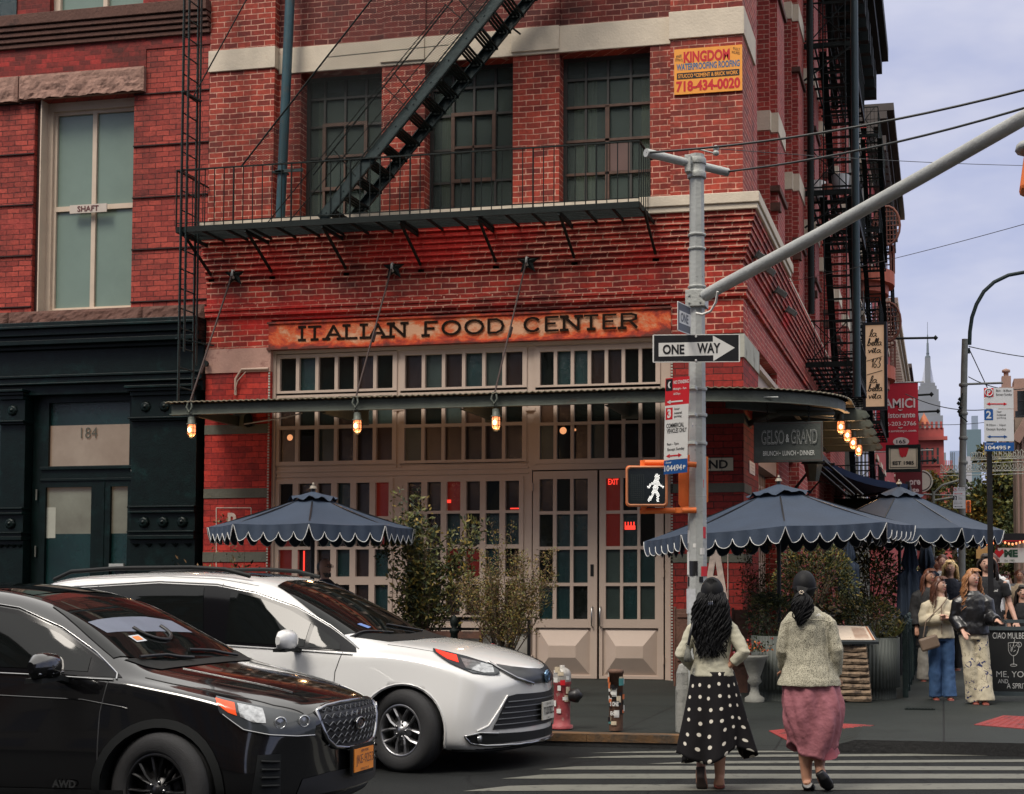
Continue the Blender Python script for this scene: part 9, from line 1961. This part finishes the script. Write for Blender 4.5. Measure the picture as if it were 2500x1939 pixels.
mb=MB(); mb.tube([g(1913,1524,-.085),g(1940,1516,-.135),g(1975,1512,-.145),g(2010,1514,-.13),g(2030,1520,-.085)],.004,5); mb.tube([g(2024,1508,-.085),g(2017,1540,-.105),g(2020,1578,-.10),g(2023,1640,-.12)],.004,5); o=mb.build('jacket_seam',FLC,None); o.parent=w2
mb=MB(); c=g(1999,1502,-.128); 
for q in range(3): mb.tube([c+Vector((-.018+.006*q,0,-.008)),c+Vector((-.008+.006*q,0,.006+.003*q)),c+Vector((.006+.006*q,0,-.006))],.003,4)
o=mb.build('small_logo',WHITE,None); o.parent=w2
sk=MB(); rows=[]; na=96; nz_=30
for i in range(nz_+1):
 f=i/nz_; row=[]; zt_,zb_=1655,1836; cx=1977+8*math.sin(f*2.6)+5*f; wl=60+15*math.sin(math.pi*min(1,f*1.1))-5*f
 for q in range(na):
  t=2*math.pi*q/na; fold=1+.05*math.sin(7*t+5*f)+.10*f*math.sin(4*t+2+6*f)+.035*math.sin(13*t-7*f); r=wl*k*fold
  z=(1930-(zt_+(zb_-zt_)*f))*k+ .05*f*f*math.sin(2*t+1.1)-.02*f*math.sin(5*t); row.append(((cx-1985)*k+r*math.cos(t),r*math.sin(t)*.8-.05*f*f*max(0,math.sin(t*1)),z))
 rows.append(row)
sk.grid(rows,closed=True); o=sk.build('skirt',mat('skirt_pink',(.30,.105,.125),.8,var=.15,vs=4,bump=.9,bs=13),None); o.parent=w2; md=o.modifiers.new('t','SOLIDIFY'); md.thickness=.006
sk=MB(); rows=[]
for i in range(6):
 f=i/5; rows.append([((1990+10*f-1985)*k+(50*k)*(1+.05*math.sin(6*t))*math.cos(t),(40*k)*math.sin(t),(1930-(1820+26*f))*k+.02*math.sin(2*t+1)) for t in [2*math.pi*q/64 for q in range(64)]])
sk.grid(rows,closed=True); o=sk.build('skirt_lining',mat('skirt_pink_dark',(.28,.07,.09),.8,var=.15),None); o.parent=w2
hr=MB(); ball(hr,hc+Vector((0,-.012,.012)),(.088,.105,.115),14)
def hs(f,t,i):
 random.seed(i+50); a=random.uniform(-1,1); ph=random.uniform(0,6.28); tie=hc+Vector((-.02,-.12,-.045)); w=.02*t+.012
 return tie+Vector((a*(.015+.055*math.sin(math.pi*min(1,t*1.15))),-.03*math.sin(math.pi*t)-.01*random.random(),-.23*t*(.75+.35*random.random())))+Vector((w*math.sin(ph+t*9),w*.6*math.cos(ph+t*8),0))
strands(hr,90,hs,.010,12,.3)
def hs2(f,t,i):
 random.seed(i+700); a=random.uniform(-1,1); s0=hc+Vector((a*.088,-.02,.10*(1-a*a)-.01)); e0=hc+Vector((-.02+a*.02,-.125,-.04)); m=hc+Vector((a*.072,-.10,.05*(1-a*a))); return s0*(1-t)**2+m*2*t*(1-t)+e0*t*t
strands(hr,70,hs2,.009,8,.7); o=hr.build('hair',HBLK,None); o.parent=w2
mb=MB(); c=hc+Vector((-.025,-.152,-.04))
for q in range(6): ball(mb,c+Vector((.014*math.cos(q),-.004,.011*math.sin(q))),.006,5)
o=mb.build('hair_flower',mat('pearl',(.6,.5,.4),.3),None); o.parent=w2
s_=MB(); etube(s_,[g(1971,1912,-.05),g(1976,1925,.0),g(1980,1928,.15)],[(.045,.042),(.045,.03),(.042,.018)]); skinmesh('shoe',s_,BLACK,w2,.008,2)
s_=MB(); etube(s_,[g(1998,1880,-.12),g(2008,1893,-.11),g(2018,1912,-.06),g(2027,1924,.0)],[(.036,.03),(.042,.034),(.048,.03),(.036,.018)]); skinmesh('shoe',s_,BLACK,w2,.008,2)
def figure(label,cat,fx,fy,gz,topy,skin,hairm,hair,top,bot,fd=(0,-1,0),rz=0,arms=None,legs=None,name='person',head_off=0,lean=0,wide=1.0,lips=(.35,.08,.07),hat=None,shoe=None,group=None,upper_only=False):
 P0,k=place(fx,fy,gz); H=(fy-topy)*k; u=H/1.70
 b=MB(); V=lambda x,y,z: Vector((x*u,y*u,z*u)); hc=V(head_off,-.02*0+lean,1.585); fdv=Vector(fd).normalized(); sg=-1
 headshape(b,hc,(.074*u,.09*u,.108*u),fdv,V(head_off*.5,.01,1.41))
 etube(b,[V(0,0,.86),V(0,0,.95),V(0,0,1.06),V(0,0,1.2),V(0,0,1.33),V(0,0,1.42)],[(.15*u*wide,.11*u),(.155*u*wide,.11*u),(.12*u*wide,.09*u),(.15*u*wide,.105*u),(.165*u*wide,.09*u),(.06*u,.055*u)])
 lg=legs or [((-.085,0,.86),(-.095,-.02,.47),(-.10,.03,.07)),((.085,0,.86),(.095,-.03,.47),(.10,-.02,.07))]
 for hp,kn,an in lg:
  hp,kn,an=V(*hp),V(*kn),V(*an); etube(b,[hp,hp.lerp(kn,.5),kn,kn.lerp(an,.35),an],[.085*u,.072*u,.052*u,.052*u,.037*u]); etube(b,[an+V(0,.02,0),an+V(0,-.02,-.04),an+V(0,-.14,-.052)],[(.036*u,.036*u),(.042*u,.032*u),(.038*u,.018*u)])
 am=arms or [((-.17,0,1.34),(-.22,.02,1.08),(-.20,-.06,.84)),((.17,0,1.335),(.22,.02,1.08),(.20,-.06,.84))]
 for i,(sh,el,wr) in enumerate(am):
  sh,el,wr=V(*sh),V(*el),V(*wr); etube(b,[sh,sh.lerp(el,.5),el,el.lerp(wr,.5),wr],[.05*u,.045*u,.038*u,.034*u,.026*u]); hand(b,wr,wr-el,u,.5,1 if i==0 else -1)
 p=skinmesh(name,b,skin,None,.0105,2); to_world(p,(P0.x,P0.y,gz),rz); tag(p,label,cat,group)
 face(p,hc,(.074*u,.09*u,.108*u),fdv,skin,lips,brow=hairm)
 kind,m_=top[0],top[1]; j=MB(); ext=.03 if kind in('jacket','puffer') else .014; hem={'jacket':.88,'puffer':.86,'tee':.86,'coat':.55}[kind]; ext=.04 if kind=='coat' else ext
 etube(j,[V(0,0,hem),V(0,0,hem+.05),V(0,0,1.04),V(0,0,1.2),V(0,0,1.30),V(0,0,1.385),V(0,0,1.43)],[((.165+ext)*u*wide,(.12+ext)*u),((.16+ext)*u*wide,(.118+ext)*u),((.135+ext)*u*wide,(.10+ext)*u),((.155+ext)*u*wide,(.11+ext)*u),((.158+ext*.7)*u*wide,(.095+ext)*u),((.115+ext*.3)*u,(.072+ext)*u),(.07*u,.068*u)],n=20)
 for sh,el,wr in am:
  sh,el,wr=V(*sh),V(*el),V(*wr); r=.052+ext
  if kind=='tee': etube(j,[Vector((sh.x*.7,sh.y,sh.z+.01*u)),sh.lerp(el,.2),sh.lerp(el,.68)],[r*u*.72,r*u,(r-.002)*u])
  else: etube(j,[Vector((sh.x*.7,sh.y,sh.z+.01*u)),sh.lerp(el,.18),sh.lerp(el,.75),el,el.lerp(wr,.5),el.lerp(wr,.93)],[(r*.7)*u,(r+.006)*u,(r+.004)*u,(r+.006)*u,r*u,(r-.02)*u])
 skinmesh(kind if kind!='tee' else 't_shirt',j,m_,p,.010,2,wr_(9,.007) if kind!='tee' else wr_(12,.005))
 j=MB(); fl=bot[2] if len(bot)>2 else .0
 etube(j,[V(0,0,.82),V(0,0,.9),V(0,0,1.0)],[(.17*u*wide,.125*u),(.165*u*wide,.12*u),(.14*u*wide,.105*u)])
 for hp,kn,an in lg:
  hp,kn,an=V(*hp),V(*kn),V(*an); etube(j,[hp+V(0,0,.02),hp.lerp(kn,.5),kn,kn.lerp(an,.5),an+V(0,0,-.01)],[.100*u,.092*u,(.078+fl*.3)*u,(.076+fl*.6)*u,(.074+fl)*u])
 skinmesh(bot[0],j,bot[1],p,.011,2,wr_(7,.008))
 s_=MB()
 for hp,kn,an in lg: an=V(*an); etube(s_,[an+V(0,.04,-.03),an+V(0,-.05,-.045),an+V(0,-.17,-.052)],[(.042*u,.035*u),(.048*u,.028*u),(.038*u,.018*u)])
 skinmesh('shoes',s_,shoe or SHR,p,.010,1)
 h=MB(); bk=-fdv
 if hair!='bald': ball(h,hc+bk*.016*u+Vector((0,0,.027*u)),(.084*u,.094*u,.102*u),12)
 L_={'long':.36,'bob':.15,'curls':.34,'short':.02,'shoulder':.26,'bald':0}[hair]
 if hair in('long','curls','bob','shoulder'):
  rt=Vector((-fdv.y,fdv.x,0)); amp={'long':.014,'curls':.026,'bob':.008,'shoulder':.012}[hair]; fr={'long':10,'curls':17,'bob':5,'shoulder':8}[hair]
  def hf(f,t,i):
   random.seed(i*7+int(fx)); a=random.uniform(-1.75,1.75); ph=random.uniform(0,6.28); rr=(.088+.02*random.random()+.045*t*(1 if hair!='bob' else .6))*u
   q=bk*math.cos(a)*rr*1.05+rt*math.sin(a)*rr; lift=.06*u*(1-t)**2
   c_=hc+Vector((0,0,.085*u))*(1-t)**2; zz=-.02*u-t*L_*u*(.8+.35*random.random())
   s_in=min(1,.35+t*3.2)
   return c_+q*s_in+Vector((0,0,zz+.04*u*(1-t)))+Vector((math.sin(ph+t*fr),math.cos(ph+t*fr),0))*amp*u*(.3+t)
  strands(h,150 if hair!='curls' else 190,hf,.0085*u,12,.35)
  def hb(f,t,i):
   random.seed(i+31); a=random.uniform(-1,1); return hc+fdv*(.02+.075*math.sqrt(max(0,1-a*a*.5))*t)*u*1.0+rt*a*.075*u*(.5+.5*t)+Vector((0,0,(.122-.035*t*t)*u))
  strands(h,24,hb,.008*u,6,.6)
 elif hair=='short':
  for i in range(60):
   random.seed(i); v=Vector((random.gauss(0,1),random.gauss(0,1),abs(random.gauss(.6,.6)))).normalized(); v+=bk*.35; q=hc+bk*.02*u+Vector((v.x*.09,v.y*.095,v.z*.115))*u*.93; h.tube([q,q+Vector((v.x,v.y,v.z*.3))*.022*u,q+Vector((v.x,v.y,-.4))*.03*u],[.012*u,.01*u,.004*u],4)
 if h.v: o=h.build('hair',hairm,None); o.parent=p
 return p,V,u,hc
JEAN=mat('denim_blue',(.035,.085,.19),.8,var=.3,vs=5,bump=.15,bs=80); LEA=mat('leather_black',(.008,.008,.009),.32,var=.2,bump=.3,bs=25,spec=.6); PUF=mat('puffer_cream',(.48,.42,.30),.7,var=.08,bump=.5,bs=9)
FLO=bpy.data.materials.new('floral_cloth'); FLO.use_nodes=True; nt=FLO.node_tree;N=nt.nodes;L=nt.links;bs_=N['Principled BSDF']; bs_.inputs['Roughness'].default_value=.7
tc=N.new('ShaderNodeTexCoord'); v1=N.new('ShaderNodeTexNoise'); v1.inputs['Scale'].default_value=9; v1.inputs['Detail'].default_value=2; v1.inputs['Distortion'].default_value=1.5; L.new(tc.outputs['Object'],v1.inputs['Vector']); cr=N.new('ShaderNodeValToRGB'); e=cr.color_ramp.elements; e[0].position=.385; e[0].color=(.02,.03,.10,1); e[1].position=.41; e[1].color=(.52,.45,.32,1); q=e.new(.49); q.color=(.50,.44,.31,1); q=e.new(.5); q.color=(.10,.09,.06,1); q=e.new(.512); q.color=(.52,.46,.33,1); L.new(v1.outputs['Fac'],cr.inputs[0]); L.new(cr.outputs[0],bs_.inputs['Base Color'])
TEE=mat('tee_black',(.01,.01,.012),.85,var=.2)
p,V,u,hc=figure('woman with brown wavy hair in a cream quilted jacket, blue jeans and tan bag','woman',2298,1712,.12,1409,SK2,HBRN,'long',('puffer',PUF),('jeans',JEAN,.02),fd=(.75,-.66,0),arms=[((-.17,0,1.335),(-.245,-.02,1.10),(.02,-.20,1.13)),((.17,0,1.335),(.20,.02,1.10),(.06,-.18,1.16))],legs=[((-.085,0,.86),(-.085,-.03,.47),(-.07,.02,.07)),((.085,0,.86),(.10,.0,.47),(.12,-.05,.07))],rz=R_(5),group=None)
mb=MB(); T=Matrix.Translation(V(-.17,-.20,.80))@Matrix.Rotation(R_(-18),4,'Y'); mb.box(-.13*u,.13*u,-.05*u,.04*u,-.09*u,.09*u,T=T); o=mb.build('shoulder_bag',mat('bag_taupe',(.17,.12,.085),.6,var=.15),None,bevel=.025); o.parent=p
mb=MB(); mb.tube([V(-.25,-.2,.88),V(-.21,-.19,1.1),V(.0,-.165,1.3),V(.09,-.09,1.42)],.008,5); mb.tube([V(.0,-.17,1.32),V(-.0,-.175,1.1),V(.0,-.18,.92)],.006,5); o=mb.build('bag_strap',mat('bag_taupe',(.17,.12,.085),.6),p) if False else mb.build('bag_strap',mat('bag_taupe',(.17,.12,.085),.6),None); o.parent=p
p,V,u,hc=figure('woman with ginger curls, black leather jacket and cream floral trousers, holding a phone','woman',2378,1722,.12,1390,SK2,HGIN,'curls',('jacket',LEA),('floral_trousers',FLO,.05),fd=(.5,-.86,0),arms=[((-.165,0,1.335),(-.215,.04,1.08),(-.14,-.13,.93)),((.165,0,1.335),(.20,-.04,1.09),(.27,-.25,1.06))],legs=[((-.085,0,.86),(-.04,-.05,.47),(.02,.03,.07)),((.085,0,.86),(.12,-.02,.47),(.13,-.05,.07))],wide=1.05,rz=R_(4))
mb=MB(); T=Matrix.Translation(V(.33,-.35,1.07))@Matrix.Rotation(R_(30),4,'Y'); mb.box(-.04*u,.04*u,-.07*u,.07*u,-.004,.004,T=T); o=mb.build('phone',BLK,None,bevel=.003); o.parent=p
p,V,u,hc=figure('smiling woman with a short blonde bob behind the brunette','woman',2322,1640,.12,1369,SK2,HBLD,'bob',('tee',mat('top_navy',(.012,.015,.028),.8,var=.2)),('trousers',TEE),lips=(.5,.25,.22))
p,V,u,hc=figure('tall man with long dark hair and moustache in a black t-shirt','man',2412,1690,.12,1354,SK2,mat('hair_dark',(.018,.012,.010),.45,var=.4),'shoulder',('tee',TEE),('trousers',TEE),arms=[((-.19,0,1.36),(-.24,.02,1.08),(-.2,-.12,.88)),((.19,0,1.36),(.27,.02,1.10),(.34,-.10,.88))],wide=1.1)
mb=MB(); mb.text('Huel',V(.085,-.126,1.255),(1,0,0),(0,0,1),.085*u,.03*u,bold=.03); o=mb.build('shirt_lettering',WHITE,None); o.parent=p
mb=MB(); f=hc+Vector((0,-.098*u,-.034*u)); mb.tube([f+Vector((-.022,.004,-.004)),f+Vector((0,-.003,.002)),f+Vector((.022,.004,-.004))],.005,5); o=mb.build('moustache',mat('hair_dark',(.018,.012,.010),.5),None); o.parent=p
p,V,u,hc=figure('woman with auburn hair in a long dark coat, half hidden behind the brunette','woman',2272,1668,.12,1390,SK1,mat('hair_auburn',(.11,.04,.022),.45,var=.4),'long',('coat',mat('coat_black',(.012,.012,.013),.8,var=.2)),('pale_trousers',mat('trousers_pale',(.30,.28,.24),.8,var=.15),.03),fd=(.6,-.8,0),wide=1.05)
CW=[mat('shirt_white',(.55,.55,.55),.8,var=.1),mat('shirt_blue',(.08,.14,.28),.8,var=.2),mat('shirt_red',(.3,.03,.03),.8,var=.2),TEE,mat('shirt_beige',(.4,.32,.22),.8,var=.1)]
HD=mat('hair_dark',(.018,.012,.010),.45)
for i,(x,ft,tp,sk_,hm,ha,cm,lab) in enumerate([(2290,1590,1360,SK1,HD,'short',CW[2],'man in a dark red top and cap in the crowd left of the blonde woman'),(2303,1600,1355,SK2,HBRN,'short',CW[0],'man with tousled brown hair and white shirt just behind the blonde woman'),(2425,1640,1352,SK1,HBRN,'short',CW[0],'man in a white t-shirt behind the long haired man'),(2344,1560,1385,SK2,HD,'long',CW[1],'small dark haired person in blue in the crowd right of the blonde woman'),(2492,1600,1392,SK1,HBRN,'short',CW[4],'person at the right edge beside the food stall'),(2500,1690,1430,SK2,HD,'long',CW[3],'person in black partly cut by the right edge above the chalkboard'),(2240,1545,1392,SK2,HBLD,'bob',CW[4],'distant person in beige beside the folded umbrellas'),(2318,1530,1384,SK1,HD,'short',CW[3],'distant person in black far up the sidewalk')]):
 figure(lab,'person',x,ft,.12,tp,sk_,hm,ha,('tee',cm),('trousers',random.Random(i).choice([TEE,JEAN])),group=None)
p,V,u,hc=figure('balding grey bearded man with glasses in profile, seen over the white van roof','man',790,1694,.14,1362,SK2,HGRY,'bald',('jacket',mat('shirt_slate',(.05,.06,.07),.8,var=.2)),('trousers',TEE),fd=(.97,-.25,0))
h=MB(); fdv=Vector((.97,-.25,0)); ball(h,hc-fdv*.035*u+Vector((0,0,-.0)),(.075*u,.082*u,.085*u),10); 
o=h.build('hair',HGRY,None); o.parent=p
h=MB(); 
for i in range(40): random.seed(i); a=random.uniform(-1.3,1.3); q=hc+(fdv*math.cos(a)+Vector((.25,.97,0))*math.sin(a)*.8)*.072*u+Vector((0,0,-.07*u-random.random()*.045*u)); h.tube([q,q+fdv*.008+Vector((0,0,-.02))],[.009*u,.004*u],4)
o=h.build('beard',HGRY,None); o.parent=p
mb=MB(); rt=Vector((.25,.97,0))
for s in (-1,1):
 c=hc+fdv*.088*u+rt*s*.032*u+Vector((0,0,.006)); mb.tube([c+rt*.024*u*math.cos(q)+Vector((0,0,.018*u*math.sin(q))) for q in [i*.63 for i in range(10)]],.003,4,closed=True); mb.tube([c+rt*s*.024*u,c+rt*s*.05*u-fdv*.09*u],.0028,4)
o=mb.build('glasses',BLK,None); o.parent=p
